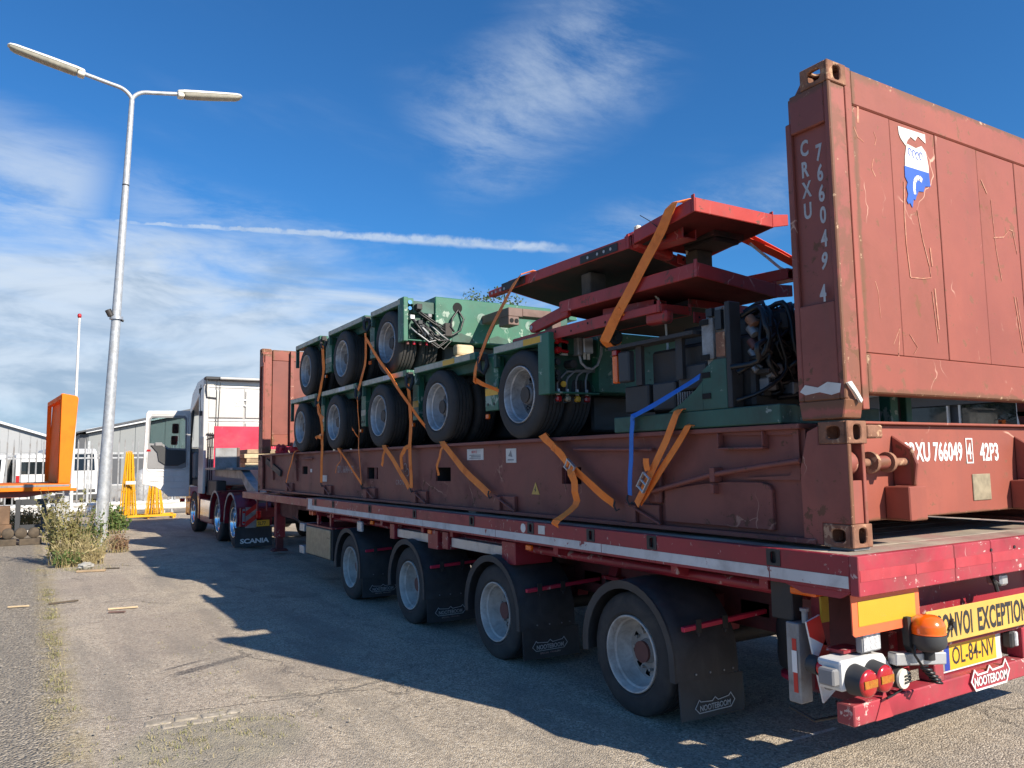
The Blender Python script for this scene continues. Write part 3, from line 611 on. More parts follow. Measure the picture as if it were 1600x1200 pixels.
# ---- corner castings
def casting(parent, x, y, z, sx, sy):
    """x,y,z: outer lower corner; sx, sy: direction inwards"""
    q = MB(); wx, wy, hz, t = .162, .178, .118, .018
    mpx = lambda a, b, c_: (x+sx*a, y+sy*b, z+c_)
    q.holed(0, wx, 0, hz, wx/2, hz/2, .032, .040, 0, t, mpx)                                   # end face
    q.holed(t, wy, 0, hz, wy/2, hz/2, .042, .033, 0, t, lambda a, b, c_: (x+sx*b, y+sy*a, z+c_))  # side face
    for c0 in (0, hz-t): q.holed(t, wx, t, wy, wx/2, wy/2, .034, .055, c0, c0+t, lambda a, b, c_: (x+sx*a, y+sy*c_, z+b))
    for a in ((wx-t, wx, t, wy), (t, wx-t, wy-t, wy)):
        xs_ = sorted((x+sx*a[0], x+sx*a[1])); ys_ = sorted((y+sy*a[2], y+sy*a[3])); q.box(xs_[0], xs_[1], ys_[0], ys_[1], z+t, z+hz-t)
    return q.build('corner_casting', 'casting_rust', parent, bev=.005)
for sy, ye in ((1, 0.), (-1, LX)):
    for sx, xe in ((1, 0.), (-1, 2.438)):
        casting(rack, xe, ye, FZ, sx, sy); casting(rack, xe, ye, ZT-.118, sx, sy)
        casting(rack, xe, ye, FZ+2.591-.118, sx, sy)
        X = lambda a: xe+sx*a
        Yv = lambda a: ye+sy*a
        def bx(a, b, c_, d, e, f): return (min(X(a), X(b)), max(X(a), X(b)), min(Yv(c_), Yv(d)), max(Yv(c_), Yv(d)), e, f)
        # base post between the castings: outer cheek plate with cut corners, inner plate, web
        ck = [(Yv(.003), FZ+.119), (Yv(.18), FZ+.119), (Yv(.18), FZ+.002), (Yv(.30), FZ+.01), (Yv(.305), FZ+.40), (Yv(.25), FZ+.60), (Yv(.18), ZT-.02), (Yv(.18), ZT-.119), (Yv(.003), ZT-.119)]
        MB().prism(ck, 'x', X(.002), X(.030)).build('base_post_plate', 'rack_red', rack, bev=.004)
        q = MB(); q.box(*bx(.125, .15, .01, .30, FZ+.119, ZT-.119)); q.box(*bx(.031, .125, .02, .04, FZ+.119, FZ+.34)); q.box(*bx(.031, .125, .20, .22, FZ+.05, ZT-.05)); q.build('base_post_web', 'rack_red', rack, bev=.003)
        q = MB(); q.cyl((X(.034), Yv(.10), FZ+.43), (X(.12), Yv(.10), FZ+.43), .07, n=20); q.build('hinge_boss', 'rack_red', rack, smooth=40)
        # upright end post
        z0, z1 = ZT+.012, FZ+2.591-.118
        q = MB(); q.box(*bx(.028, .15, .01, .285, z0+.06, z1)); q.build('end_post', 'rack_red', rack, bev=.004)
        q = MB(); q.box(*bx(0, .0275, .0, .035, z0+.1, z1)); q.box(*bx(0, .0275, .255, .29, z0+.1, z1-.15)); q.box(*bx(0, .0275, .0355, .2545, z1-.22, z1-.001))
        q.box(*bx(0, .0275, .0355, .2545, z0+.1, z0+.62)); q.build('post_flange', 'rack_red', rack, bev=.006)
        q = MB(); q.prism([(Yv(.0), z0+.10), (Yv(.29), z0+.10), (Yv(.275), z0+.0), (Yv(.02), z0+.0)], 'x', X(.0), X(.15)); q.build('post_foot', 'rack_red', rack, bev=.006)
        q = MB(); q.prism([(Yv(.18), z1-.0), (Yv(.26), z1-.05), (Yv(.26), z1-.001-.05), (Yv(.18), z1+.05)], 'x', X(.01), X(.15)); q.build('post_shoulder', 'rack_red', rack)
        MB().box(*bx(.150, .205, .004, .10, z0+.05, z1+.115)).build('post_inner_strip', 'rack_panel', rack, bev=.003)
# ---- end walls: rails and separate sheets with open joints
for sy, ye in ((1, 0.), (-1, LX)):
    Yv = lambda a: ye+sy*a
    def yb(a, b): return sorted((Yv(a), Yv(b)))
    zb, zt = ZT+.148, FZ+2.591-.008
    for (a, b_, c_, nm) in ((zb, zb+.215, .0, 'bottom_rail'), (zt-.20, zt, .0, 'top_rail')):
        y0, y1 = yb(c_+.006, .13); MB().box(.207, 2.231, y0, y1, a, b_).build(nm, 'rack_panel', rack, bev=.008)
    xsn = [.208, .553, 1.005, 1.463, 1.92, 2.230]
    for i in range(5):
        y0, y1 = yb(.012+.002*(i % 2), .05); MB().box(xsn[i]+.003, xsn[i+1]-.003, y0, y1, zb+.218, zt-.203).build('wall_panel', 'rack_panel', rack, bev=.003)
    y0, y1 = yb(.055, .125); MB().box(.21, 2.228, y0, y1, zb+.218, zt-.203).build('wall_core', 'rack_side', rack)
    for i in range(1, 5):
        y0, y1 = yb(.126, .20); MB().box(xsn[i]-.03, xsn[i]+.03, y0, y1, zb+.02, zt-.02).build('wall_rib', 'rack_red', rack)
    # end beam of the base with fold-down hinges
    y0, y1 = yb(.115, .16); MB().box(.16, 2.278, y0, y1, FZ+.115, ZT-.012).build('end_beam', 'rack_panel', rack, bev=.006)
    y0, y1 = yb(.08, .30); MB().box(.16, 2.278, y0, y1, ZT-.011, ZT+.004).build('end_beam_top', 'rack_panel', rack, bev=.004)
    for xh in (.555, 1.88):
        sgn = 1 if xh < 1.2 else -1
        pr = [(Yv(.114), FZ+.30), (Yv(-.01), FZ+.30), (Yv(-.03), FZ+.42), (Yv(-.0), FZ+.50), (Yv(.114), FZ+.58)]
        MB().prism(pr, 'x', xh-.012, xh+.012).build('hinge_lug', 'rack_red', rack, bev=.006)
        y0, y1 = yb(-.03, .114); MB().box(xh-.10, xh+.06, y0, y1, FZ+.115, FZ+.298).build('hinge_box', 'rack_panel', rack, bev=.006)
        xa, xb = (.16, xh) if sgn > 0 else (xh, 2.278)
        q = MB(); q.cyl((xa, Yv(.04), FZ+.43), (xb+.02*sgn, Yv(.04), FZ+.43), .022, n=14); q.build('hinge_pin', 'casting_rust', rack, smooth=40)
        q = MB(); q.cyl((xa+.10*sgn if sgn > 0 else xb-.10, Yv(.04), FZ+.43), (xa+.26 if sgn > 0 else xb-.26, Yv(.04), FZ+.43), .036, n=18); q.build('hinge_sleeve', 'rack_red', rack, smooth=40)
        for o_, r_ in ((.07, .058), (.22, .055)):
            xc = xa+o_ if sgn > 0 else xb-o_; MB().cyl((xc-.012, Yv(.04), FZ+.43), (xc+.012, Yv(.04), FZ+.43), r_, n=20).build('hinge_washer', 'casting_rust', rack, smooth=40)
    q = MB(); y0, y1 = yb(-.0, .114); q.box(.163, .30, y0, y1, ZT-.09, ZT-.02); q.build('locking_block', 'casting_rust', rack, bev=.008); MB().box(2.138, 2.275, y0, y1, ZT-.09, ZT-.02).build('locking_block', 'casting_rust', rack, bev=.008)
# ---- markings on the rear end
text('CRXU 766049', .105, 'letter_white', rack, (.635, .1135, FZ+.432), XD, ZD, width=.615, bold=.0035)
text('4', .095, 'letter_white', rack, (1.308, .1135, FZ+.438), XD, ZD, width=.045, bold=.0025)
stripes([(0, 0), (.068, 0), (.068, .145), (0, .145)], .008, 'letter_white', rack, 'check_digit_box', (1.297, .1125, FZ+.415), XD, ZD)
text('42P3', .105, 'letter_white', rack, (1.45, .1135, FZ+.428), XD, ZD, width=.215, bold=.0035)
MB().box(1.34, 1.54, .108, .1145, FZ+.185, FZ+.345).build('data_plate', 'brass_plate', rack, bev=.003)
MB().box(.19, .27, .108, .1145, FZ+.20, FZ+.36).build('notice_plate', 'paper', rack)
q = MB()
for j in range(14):
    t0, t1 = 2*math.pi*j/14, 2*math.pi*(j+1)/14; q.obox((.23+.028*math.cos(t0), .107, FZ+.29+.028*math.sin(t0)), (.23+.028*math.cos(t1), .107, FZ+.29+.028*math.sin(t1)), .005, .001, (0, 1, 0))
q.obox((.215, .107, FZ+.285), (.225, .107, FZ+.275), .005, .001, (0, 1, 0)); q.obox((.225, .107, FZ+.275), (.246, .107, FZ+.305), .005, .001, (0, 1, 0)); q.build('notice_text', 'letter_dark', rack)
for ch, y, z in (('C', .215, 3.31), ('R', .215, 3.19), ('X', .213, 3.075), ('U', .213, 2.955)):
    text(ch, .085, 'letter_grey', rack, (.0268, y, z), -YD, ZD, xs=.62, bold=.0035)
for ch, y, z, rot in (('7', .118, 3.255, 0), ('6', .116, 3.14, 0), ('6', .114, 3.025, 0), ('0', .112, 2.905, 0), ('4', .112, 2.775, 0), ('9', .125, 2.655, .3), ('4', .118, 2.475, 0)):
    xd = (-YD*math.cos(rot)+ZD*math.sin(rot)*.0); ud = (ZD+(-YD)*rot*.5)
    text(ch, .088, 'letter_grey', rack, (.0268 if z > 2.56 else -.0012, y, z), xd, ud.normalized(), xs=.62, bold=.0035)
# torn sticker: remains of white and blue film, hanging in shreds
def film(pts, m, dy): return MB().prism(pts, 'y', .0105-dy, .0118-dy).build('torn_sticker', m, rack)
film([(.635, 3.545), (.905, 3.55), (.905, 3.495), (.83, 3.525), (.80, 3.49), (.755, 3.505), (.72, 3.475), (.70, 3.44), (.655, 3.475), (.64, 3.50)], 'paper', 0)
film([(.71, 3.455), (.80, 3.445), (.86, 3.47), (.90, 3.44), (.92, 3.36), (.918, 3.315), (.68, 3.315), (.685, 3.37)], 'paper', .0003)
film([(.675, 3.316), (.918, 3.316), (.925, 3.235), (.87, 3.225), (.85, 3.19), (.80, 3.185), (.775, 3.15), (.762, 3.125), (.745, 3.13), (.728, 3.075), (.705, 3.10), (.69, 3.09), (.675, 3.11), (.692, 3.15), (.68, 3.19), (.695, 3.22), (.672, 3.25)], 'letter_blue', .0006)
q = MB(); aa = [(.84, 3.255), (.815, 3.268), (.785, 3.262), (.762, 3.235), (.755, 3.19), (.760, 3.16)]
for i in range(len(aa)-1): q.obox((aa[i][0], .0092, aa[i][1]), (aa[i+1][0], .0092, aa[i+1][1]), .030-.002*i, .0008, (0, 1, 0))
q.build('torn_sticker', 'paper', rack)
q = MB()
for i, (a, b_) in enumerate([(.735, 3.41), (.775, 3.405), (.81, 3.40), (.845, 3.405)]):
    for j in range(7):
        t0, t1 = R(40*j), R(40*j+40); q.obox((a+.016*math.cos(t0), .0096, b_+.022*math.sin(t0)), (a+.016*math.cos(t1), .0096, b_+.022*math.sin(t1)), .006, .0008, (0, 1, 0))
q.build('torn_sticker', 'letter_blue', rack)
# scrap of white film stuck on the foot of the post
q = MB(); q.prism([(.02, 2.03), (.10, 2.045), (.16, 2.02), (.24, 2.04), (.275, 2.005), (.24, 1.985), (.15, 1.995), (.08, 1.975), (.03, 1.985)], 'x', -.004, -.0015); q.build('film_scrap', 'paper', rack)
q = MB(); q.prism([(-.002, 2.03), (.05, 1.985), (.10, 1.93), (.115, 1.945), (.07, 2.0), (.03, 2.04)], 'y', -.02, -.006); q.build('film_scrap', 'paper', rack)
# long bright gouges in the paint of the rear wall
def gouge(pts, w_=.006):
    q = MB()
    for i in range(len(pts)-1):
        a, b_ = pts[i], pts[i+1]; q.obox((a[0], .0112, a[1]), (b_[0], .0112, b_[1]), w_*random.uniform(.6, 1.2), .0012+.0001*i, (0, 1, 0))
    q.build('paint_gouge', mgouge, rack)
mat('gouge', (.56, .33, .22), .7, var=.3, scale=25, dirt=(.345, .10, .07), damt=.85, dscale=16); mgouge = 'gouge'
gouge([(.66, 3.22), (.645, 3.0), (.645, 2.85), (.665, 2.66)], .009); gouge([(.665, 2.66), (.78, 2.665), (.87, 2.68)], .005)
gouge([(.775, 3.07), (.81, 2.9), (.86, 2.75), (.87, 2.68)], .006); gouge([(.88, 2.86), (.89, 2.75)], .012); gouge([(.87, 2.6), (.90, 2.3)], .005); gouge([(.90, 2.62), (.915, 2.38)], .009)
gouge([(1.50, 3.38), (1.56, 3.30)], .007); gouge([(1.60, 3.27), (1.62, 2.95), (1.66, 2.75)], .005); gouge([(1.60, 3.02), (1.72, 3.04), (1.80, 3.10), (1.84, 3.10), (1.88, 2.95)], .006)
gouge([(1.80, 2.66), (1.86, 2.3)], .010); gouge([(1.83, 2.66), (1.875, 2.35)], .006); gouge([(.27, 3.62), (.26, 3.48)], .016); gouge([(.40, 3.46), (.42, 3.42), (.40, 3.38)], .006)
gouge([(.53, 2.36), (.50, 2.20), (.44, 2.12)], .006); gouge([(.53, 2.36), (.46, 2.26)], .005); gouge([(.50, 2.22), (.52, 2.14)], .005); gouge([(.36, 2.40), (.35, 2.55), (.33, 2.6)], .004); gouge([(.25, 2.19), (.33, 2.02)], .005)
gouge([(.62, 2.33), (.69, 2.26), (.65, 2.22)], .003); gouge([(.22, 3.45), (.25, 3.40), (.30, 3.38)], .007); gouge([(.38, 3.30), (.36, 3.24), (.39, 3.2)], .005)
# ================================================================== SEMI-TRAILER
DX, DY, DZ, DF = -.164, -.132, 1.178, 8.62       # deck: left edge, rear edge, top, front end
DR = 2.438+.164
tr = thing('semi_trailer', 'red four-axle flatbed semi-trailer with black mudguards carrying the flat rack', 'trailer', (1.219, 4., 0))
HOLES = [.37, 1.33, 1.97, 2.75, 3.72, 4.95, 6.2, 7.5, 8.25]
for xa, xb, s in ((DX, DX+.05, -1), (DR-.05, DR, 1)):
    cuts = [(h-.028, h+.028, 1.085, 1.165) for h in HOLES]
    web_with_holes(xa, xb, cuts, 1.0, DZ-.004, DY+.05, DF).build('side_rail', 'trailer_red', tr, bev=.003)
    for h in HOLES:
        q = MB(); q.holed(h-.045, h+.045, 1.083, 1.170, h, 1.127, .021, .031, 0, .012, lambda a, b, c_: ((xa-.004+b) if s < 0 else (xb+.004-b), a, c_)); q.box(min(xa, xb)+.02, xb-.012, h-.027, h+.027, 1.086, 1.164)
        q.build('lashing_eye', 'dark_steel', tr, smooth=30)
ys_ = [-.08, .40, 1.85, 3.30, 4.75, 6.2, 7.45, 8.6]
for i in range(7):
    MB().box(DX-.003, DX-.0003, ys_[i]+.004, ys_[i+1]-.004, 1.018, 1.076).build('reflective_stripe', 'stripe_white', tr)
MB().box(DX-.004, DX-.001, 8.40, 8.58, 1.02, 1.165).build('corner_marker', 'stripe_white', tr)
MB().box(DX-.003, DX-.0005, 2.55, 2.64, 1.09, 1.155).build('small_label', 'paper', tr)
q = MB(); q.cyl((DX-.003, 2.86, 1.12), (DX-.0005, 2.86, 1.12), .036, n=18); q.build('torn_sticker', 'paper', tr)
# rear beam in three welded pieces
for x0, x1 in ((DX, .655), (.659, 1.02), (1.024, 1.40), (1.404, DR)):
    MB().box(x0, x1, DY, DY+.05, .985, DZ-.002).build('rear_beam', 'trailer_rear_red', tr, bev=.004)
for x0, x1 in ((DX+.01, .30), (.305, .65), (.664, 1.015), (1.03, 1.395)): MB().box(x0, x1, DY-.0022, DY-.0002, 1.055, 1.108).build('faded_band', 'rear_band', tr)
q = MB()
for xb_ in (1.02, 1.27): q.cyl((xb_, DY-.006, 1.125), (xb_, DY, 1.125), .009, n=8)
q.build('bolt_heads', 'dark_steel', tr)
MB().prism([(-.08, .999), (.30, .999), (.20, .965), (-.02, .965)], 'x', DX+.004, DX+.03).build('rail_gusset', 'trailer_red', tr)
# deck: boards laid across
for i in range(20):
    y0 = DY+.052+i*.2; MB().box(DX+.052, DR-.052, y0, y0+.193, DZ-.05, DZ-.004+random.uniform(-.002, .001)).build('deck_plank', 'wood_deck', tr, bev=.003)
MB().box(DX+.052, DR-.052, DY+.052+4.0, DF, DZ-.05, DZ-.006).build('deck_plate', 'wood_deck', tr)
MB().box(DX, DR, DF+.001, DF+.05, 1.0, DZ-.004).build('front_beam', 'trailer_red', tr, bev=.004)
# twist-lock under the container corner
for y_ in (.02, 4.0): MB().box(.03, .16, y_, y_+.14, DZ-.003, DZ+.011).build('packing_plate', 'steel_grey', tr)
# chassis
for xa in (.62, 1.66):
    MB().box(xa, xa+.16, .15, 9.6, .52, .998).build('main_beam', 'frame_red_dark', tr, bev=.006)
for yc in (.5, 1.2, 2.5, 3.1, 4.25, 4.9, 6.0, 6.7, 7.7, 8.4):
    MB().prism([(DX+.06, .998), (.615, .998), (.615, .80), (DX+.06, .94)], 'y', yc-.03, yc+.03).build('outrigger', 'trailer_red', tr, bev=.003)
    MB().box(1.83, DR-.06, yc-.03, yc+.03, .90, .998).build('outrigger', 'trailer_red', tr)
MB().cyl((.02, .30, .93), (.02, 8.2, .93), .035, n=12).build('side_pipe', 'trailer_red', tr, smooth=40)
# sliding bearer boxes under the rail
for y0, y1 in ((3.30, 4.45), (4.75, 5.75)):
    MB().box(-.09, .10, y0, y1-.18, .845, .935).build('bearer_arm', 'alu', tr, bev=.004)
    q = MB(); q.box(-.12, .25, y0-.24, y0-.02, .80, .985); q.build('bearer_pocket', 'trailer_red', tr, bev=.005)
    q = MB(); q.box(-.12, .12, y1-.16, y1-.04, .82, .985); q.build('bearer_pocket', 'trailer_red', tr, bev=.005)
# axles
WY = [1.605+1.774*i for i in range(4)]
for i, wy in enumerate(WY):
    for s, xo in ((-1, -.136), (1, 2.438+.136)):
        put_wheel(tr, 'trailer', xo, wy, .382, s); put_wheel(tr, 'trailer', xo-s*.28, wy, .382, s)
    MB().cyl((.0, wy, .395), (2.43, wy, .395), .065, n=14).build('axle', 'dark_steel', tr, smooth=40)
    q = MB(); q.cyl((-.045, wy, .382), (.02, wy, .382), .070, n=22); q.build('hub_cap', 'hub_red', tr, smooth=40)
    MB().prism([(wy-.1, .45), (wy+.1, .45), (wy+.2, .80), (wy-.2, .80)], 'x', .66, .78).build('axle_hanger', 'trailer_red', tr, bev=.004)
    MB().box(.40, 2.04, wy-.12, wy+.12, .62, .72).build('turntable', 'frame_red_dark', tr, bev=.01)
    # air spring behind the axle
    ya = wy-.72
    q = MB(); q.lathe([(.32, .0), (.32, .10), (.34, .135), (.42, .145), (.50, .14), (.53, .15), (.60, .145), (.66, .13), (.67, .0)], 22, c=(.66, ya, 0), axis='z'); q.build('air_spring', 'rubber', tr, smooth=40)
    q = MB(); q.box(.54, .80, ya-.11, ya+.11, .67, .70); q.prism([(.56, .70), (.76, .70), (.72, .80), (.60, .80)], 'y', ya-.05, ya+.05); q.build('spring_top', 'trailer_red', tr, bev=.004)
    q = MB(); q.lathe([(.255, .0), (.255, .10), (.275, .13), (.30, .13), (.318, .10), (.318, 0)], 20, c=(.66, ya, 0), axis='z'); q.build('spring_foot', 'panel_red', tr, smooth=40)
    # mudguards
    for sgn, x0, x1 in ((-1, -.165, .365), (1, 2.073, 2.603)):
        Rg = .448; cz = .395; pts = []
        for j in range(19):
            t = R(-8+j*(188-0)/18); pts.append((wy+Rg*math.cos(t), cz+Rg*math.sin(t)))
        pts.append((wy-Rg-.004, .30))
        q = MB(); n = len(pts); th = .010
        prof = []
        for a, (yy, zz) in enumerate(pts):
            d = Vector((yy-wy, zz-cz)).normalized() if a < n-1 else Vector((-1, 0)); prof.append(((yy, zz), (yy+d.x*th, zz+d.y*th)))
        nx_ = 7
        for a in range(n):
            for b_ in range(nx_):
                u = b_/(nx_-1); xx = x0+(x1-x0)*u; cr = .016*(1-(2*u-1)**2)
                for kk in (0, 1):
                    yy, zz = prof[a][kk]; d = Vector((yy-wy, max(zz-cz, 0))).normalized(); q.v.append((xx, yy+d.x*cr, zz+d.y*cr))
        id_ = lambda a, b_, kk: (a*nx_+b_)*2+kk
        for a in range(n-1):
            for b_ in range(nx_-1):
                q.f += [(id_(a, b_, 0), id_(a+1, b_, 0), id_(a+1, b_+1, 0), id_(a, b_+1, 0)), (id_(a, b_, 1), id_(a, b_+1, 1), id_(a+1, b_+1, 1), id_(a+1, b_, 1))]
            q.f += [(id_(a, 0, 0), id_(a, 0, 1), id_(a+1, 0, 1), id_(a+1, 0, 0)), (id_(a, nx_-1, 0), id_(a+1, nx_-1, 0), id_(a+1, nx_-1, 1), id_(a, nx_-1, 1))]
        for a in (0, n-1):
            for b_ in range(nx_-1): q.f.append((id_(a, b_, 0), id_(a, b_+1, 0), id_(a, b_+1, 1), id_(a, b_, 1)))
        g_ = q.build('mudguard', 'guard_black', tr, smooth=40)
        # turned-down lip along the outer edge
        q = MB(); xo = x0 if sgn < 0 else x1
        for a in range(n-1):
            vs = []
            for (yy, zz) in (pts[a], pts[a+1]):
                d = Vector((yy-wy, zz-cz)).normalized() if zz > .31 else Vector((-1, 0))
                for e, hx in ((-.038, 0), (.014, 0), (.016, .018), (-.038, .012)): vs.append((xo-sgn*hx*-1 if sgn < 0 else xo-hx, yy+d.x*e, zz+d.y*e))
            q.add(vs, [(0, 1, 5, 4), (1, 2, 6, 5), (2, 3, 7, 6), (3, 0, 4, 7)])
        q.build('guard_lip', 'guard_black', g_, smooth=30)
        if sgn < 0:
            yr_ = wy-Rg-.018
            fl = MB(); n_ = 8; vs = []; lean = .03
            for a in range(n_+1):
                u = a/n_
                for zz, off in ((.305, 0), (.19, -.006), (.075, -.014-.004*math.sin(u*5))): vs.append((x0+.012+u*(x1-x0+.02), yr_+off, zz-.012*u))
            q = MB(); q.v = vs+[(x, y+.008, z) for x, y, z in vs]; k_ = len(vs)
            for a in range(n_):
                for b_ in range(2):
                    i0 = a*3+b_; q.f += [(i0, i0+3, i0+4, i0+1), (k_+i0, k_+i0+1, k_+i0+4, k_+i0+3)]
                q.f += [(a*3+2, a*3+5, k_+a*3+5, k_+a*3+2)]
            q.f += [(0, 1, k_+1, k_), (1, 2, k_+2, k_+1)]; e_ = n_*3; q.f += [(e_+1, e_, k_+e_, k_+e_+1), (e_+2, e_+1, k_+e_+1, k_+e_+2)]
            q.build('mud_flap', 'guard_black', g_, smooth=40)
            # maker's name in an outlined badge moulded in the flap
            sc_ = .62; w2 = .17
            bx_ = [(-w2, .0), (-w2*.80, .046), (-w2*.72, .034), (-.025, .026), (.0, .046), (.025, .026), (w2*.70, .036), (w2*.80, .052), (w2, .006), (w2*.80, -.032), (-w2*.80, -.032)]
            cx_ = .13 if i == 0 else .10; bz = .135 if i == 0 else .165; py_ = yr_-.0165
            stripes(bx_, .005, 'letter_grey', g_, 'badge_outline', (cx_, py_, bz), XD, ZD, th=.0014)
            text('NOOTEBOOM', .034, 'letter_grey', g_, (cx_, py_-.0008, bz-.021), XD, ZD, width=.262, bold=.0006, align='CENTER')
            if i: text('SPECIAL TRAILERS', .014, 'letter_faded', g_, (cx_, py_-.001, bz-.060), XD, ZD, width=.20, align='CENTER')
            q = MB(); q.obox((-.12, yr_-.012, .615), (.70, yr_-.012, .650), .03, .03); q.build('guard_stay', 'panel_red', g_, bev=.004)
            q = MB(); q.box(.62, .70, yr_-.05, yr_+.2, .60, .70); q.build('stay_bracket', 'trailer_red', g_, bev=.005)
            for xb_ in (.0, .23):
                q = MB(); q.box(xb_-.022, xb_+.022, yr_-.032, yr_-.028+.004, .585, .665); q.cyl((xb_, yr_-.03, .585), (xb_, yr_-.03, .565), .008, n=8)
                q.build('stay_clamp', 'dark_steel', g_)
            q = MB()
            for xb_, zb_ in ((-.02, .335), (.10, .332), (.22, .328), (.30, .33)): q.cyl((xb_, yr_-.016, zb_), (xb_, yr_-.009, zb_), .006, n=8)
            q.build('flap_bolts', 'steel_grey', g_)
# tool box ahead of the first axle
q = MB(); q.box(-.10, .50, 7.72, 8.86, .37, .78); q.build('tool_box', 'dark_steel', tr, bev=.01)
MB().box(-.118, -.101, 7.76, 8.82, .385, .765).build('tool_box_door', 'brass_plate', tr, bev=.006)
q = MB(); q.box(-.1, .5, 7.72, 8.86, .781, .80); q.build('tool_box_lid', 'trailer_red', tr)
q = MB(); q.box(-.125, .2, 8.90, 9.12, .36, .47); q.build('bracket', 'alu', tr, bev=.004)
q = MB(); q.box(-.125, .2, 8.90, 9.12, .68, .79); q.build('bracket', 'alu', tr, bev=.004)
MB().box(.0, .2, 8.88, 9.14, .471, .679).build('bracket_back', 'dark_steel', tr)
for yy in (7.95, 8.50): MB().box(-.05, -.01, yy-.03, yy+.03, .80, .999).build('tool_box_hanger', 'trailer_red', tr)
q = MB()
for a in (7.87, 7.80): q.cyl((-.121, a, .66), (-.117, a, .66), .008, n=8)
q.build('rivets', 'dark_steel', tr)
# small lamps along the side
for yy in (6.25, 4.68, 2.85): MB().box(-.13, -.10, yy-.04, yy+.04, .94, .985).build('side_marker', 'amber', tr, bev=.006)
q = MB(); q.box(-.13, -.09, 6.58, 6.72, .83, .955); q.build('work_lamp', 'lens_clear', tr, bev=.01)
MB().tube([(-.09, 6.65, .88), (-.02, 6.75, .87), (.05, 6.9, .90)], .02).build('lamp_arm', 'dark_steel', tr)
for yy in (8.55, 8.44): q = MB(); q.cyl((-.15, yy, .965), (-.10, yy, .965), .03, n=14); q.build('end_lamp', 'reflex_orange', tr, smooth=40)
# gooseneck
for xa in (.20, 2.05):
    MB().prism([(8.66, .62), (12.2, .70), (13.0, .92), (13.0, 1.13), (8.66, 1.10)], 'x', xa+.25, xa+.43).build('neck_beam', 'frame_red_dark', tr, bev=.008)
    MB().prism([(13.001, .92), (13.9, 1.12), (14.4, 1.36), (17.2, 1.40), (17.2, 1.545), (14.45, 1.545), (13.7, 1.30), (13.001, 1.13)], 'x', xa, xa+.18).build('neck_bend', 'steel_grey', tr, bev=.008)
MB().box(.0, 2.44, 14.3, 17.3, 1.55, 1.60).build('neck_deck', 'steel_grey', tr, bev=.006)
MB().box(-.02, .19, 9.0, 13.3, 1.02, 1.14).build('neck_side_beam', 'trailer_red', tr, bev=.006)
for a, b_, c_ in ((9.2, .6, 1.1), (11.2, .7, 1.1), (13.2, .98, 1.3)): MB().box(.64, 2.04, a, a+.2, b_, c_).build('neck_cross_beam', 'frame_red_dark', tr)
MB().box(.06, 2.38, 16.60, 16.65, 1.601, 2.56).build('headboard', 'panel_red', tr, bev=.006)
q = MB(); q.box(-.22, .22, 14.95, 15.0, 1.56, 2.02); q.build('side_board', 'steel_grey', tr, bev=.005)
q = MB(); q.box(.222, .28, 14.94, 15.6, 1.56, 2.03); q.build('side_board', 'bracket_brown', tr, bev=.005)
for xl in (.38, 1.9):
    q = MB(); q.box(xl, xl+.17, 12.32, 12.48, .30, 1.12); q.build('landing_leg', 'trailer_red', tr, bev=.008)
    q = MB(); q.box(xl+.025, xl+.145, 12.345, 12.455, .09, .30); q.build('leg_inner', 'frame_red_dark', tr)
    MB().prism([(xl-.06, .05), (xl+.23, .05), (xl+.19, .10), (xl-.02, .10)], 'y', 12.28, 12.52).build('leg_foot', 'frame_red_dark', tr, bev=.005)
q = MB(); q.tube([(.15, 12.6, 1.35), (.13, 12.7, 1.0), (.12, 12.7, .78)], .016); q.tube([(.3, 12.6, 1.35), (.3, 12.7, 1.0), (.3, 12.7, .78)], .016); q.tube([(.13, 12.7, 1.02), (.30, 12.7, 1.02)], .014); q.build('ladder', 'trailer_red', tr, smooth=40)
q = MB()
for i in range(6):
    a = .5+i*.22; q.tube([(a, 9.3, .9), (a+.1, 10.2, .72-.05*(i % 3)), (a-.05, 11.2, .68), (a, 12.1, .85), (a+.1, 13.0, 1.0)], .02, 6)
q.build('air_lines', 'hose', tr, smooth=50)
MB().box(.45, 1.95, 9.4, 11.2, .62, .9).build('air_tank_box', 'dark_steel', tr, bev=.03)
# ---------- rear end
BY = -.02
MB().box(-.10, 2.54, BY, BY+.10, .345, .445).build('bumper', 'trailer_rear_red', tr, bev=.006)
for x0, x1 in ((.60, .685), (1.52, 1.60)): MB().box(x0, x1, BY+.002, BY+.098, .446, .621).build('bumper_post', 'trailer_rear_red', tr, bev=.005)
MB().box(.60, 1.60, BY+.001, BY+.099, .622, .672).build('plate_beam', 'trailer_rear_red', tr, bev=.005)
MB().box(.44, 2.2, .12, .16, .70, .984).build('rear_plate', 'trailer_red', tr, bev=.005)
MB().box(.655, .665, .112, .119, .75, .984).build('rear_plate_seam', 'black_hole', tr)
MB().box(.60, 1.60, .20, .24, .446, .70).build('plate_recess', 'trailer_red', tr)
MB().box(.42, .50, .02, .119, .72, .984).build('rear_bracket', 'frame_red_dark', tr)
for xa in (.2, 1.9): MB().box(xa, xa+.12, .1, .5, .36, .95).build('bumper_arm', 'frame_red_dark', tr)
# orange-edged yellow marker board
MB().prism([(-.150, .800), (-.135, .787), (.39, .787), (.405, .80), (.405, .985), (-.150, .985)], 'y', -.075, -.068).build('marker_board', 'reflex_orange', tr)
MB().box(-.105, .365, -.0775, -.0752, .832, .950).build('marker_field', 'reflex_yellow', tr)
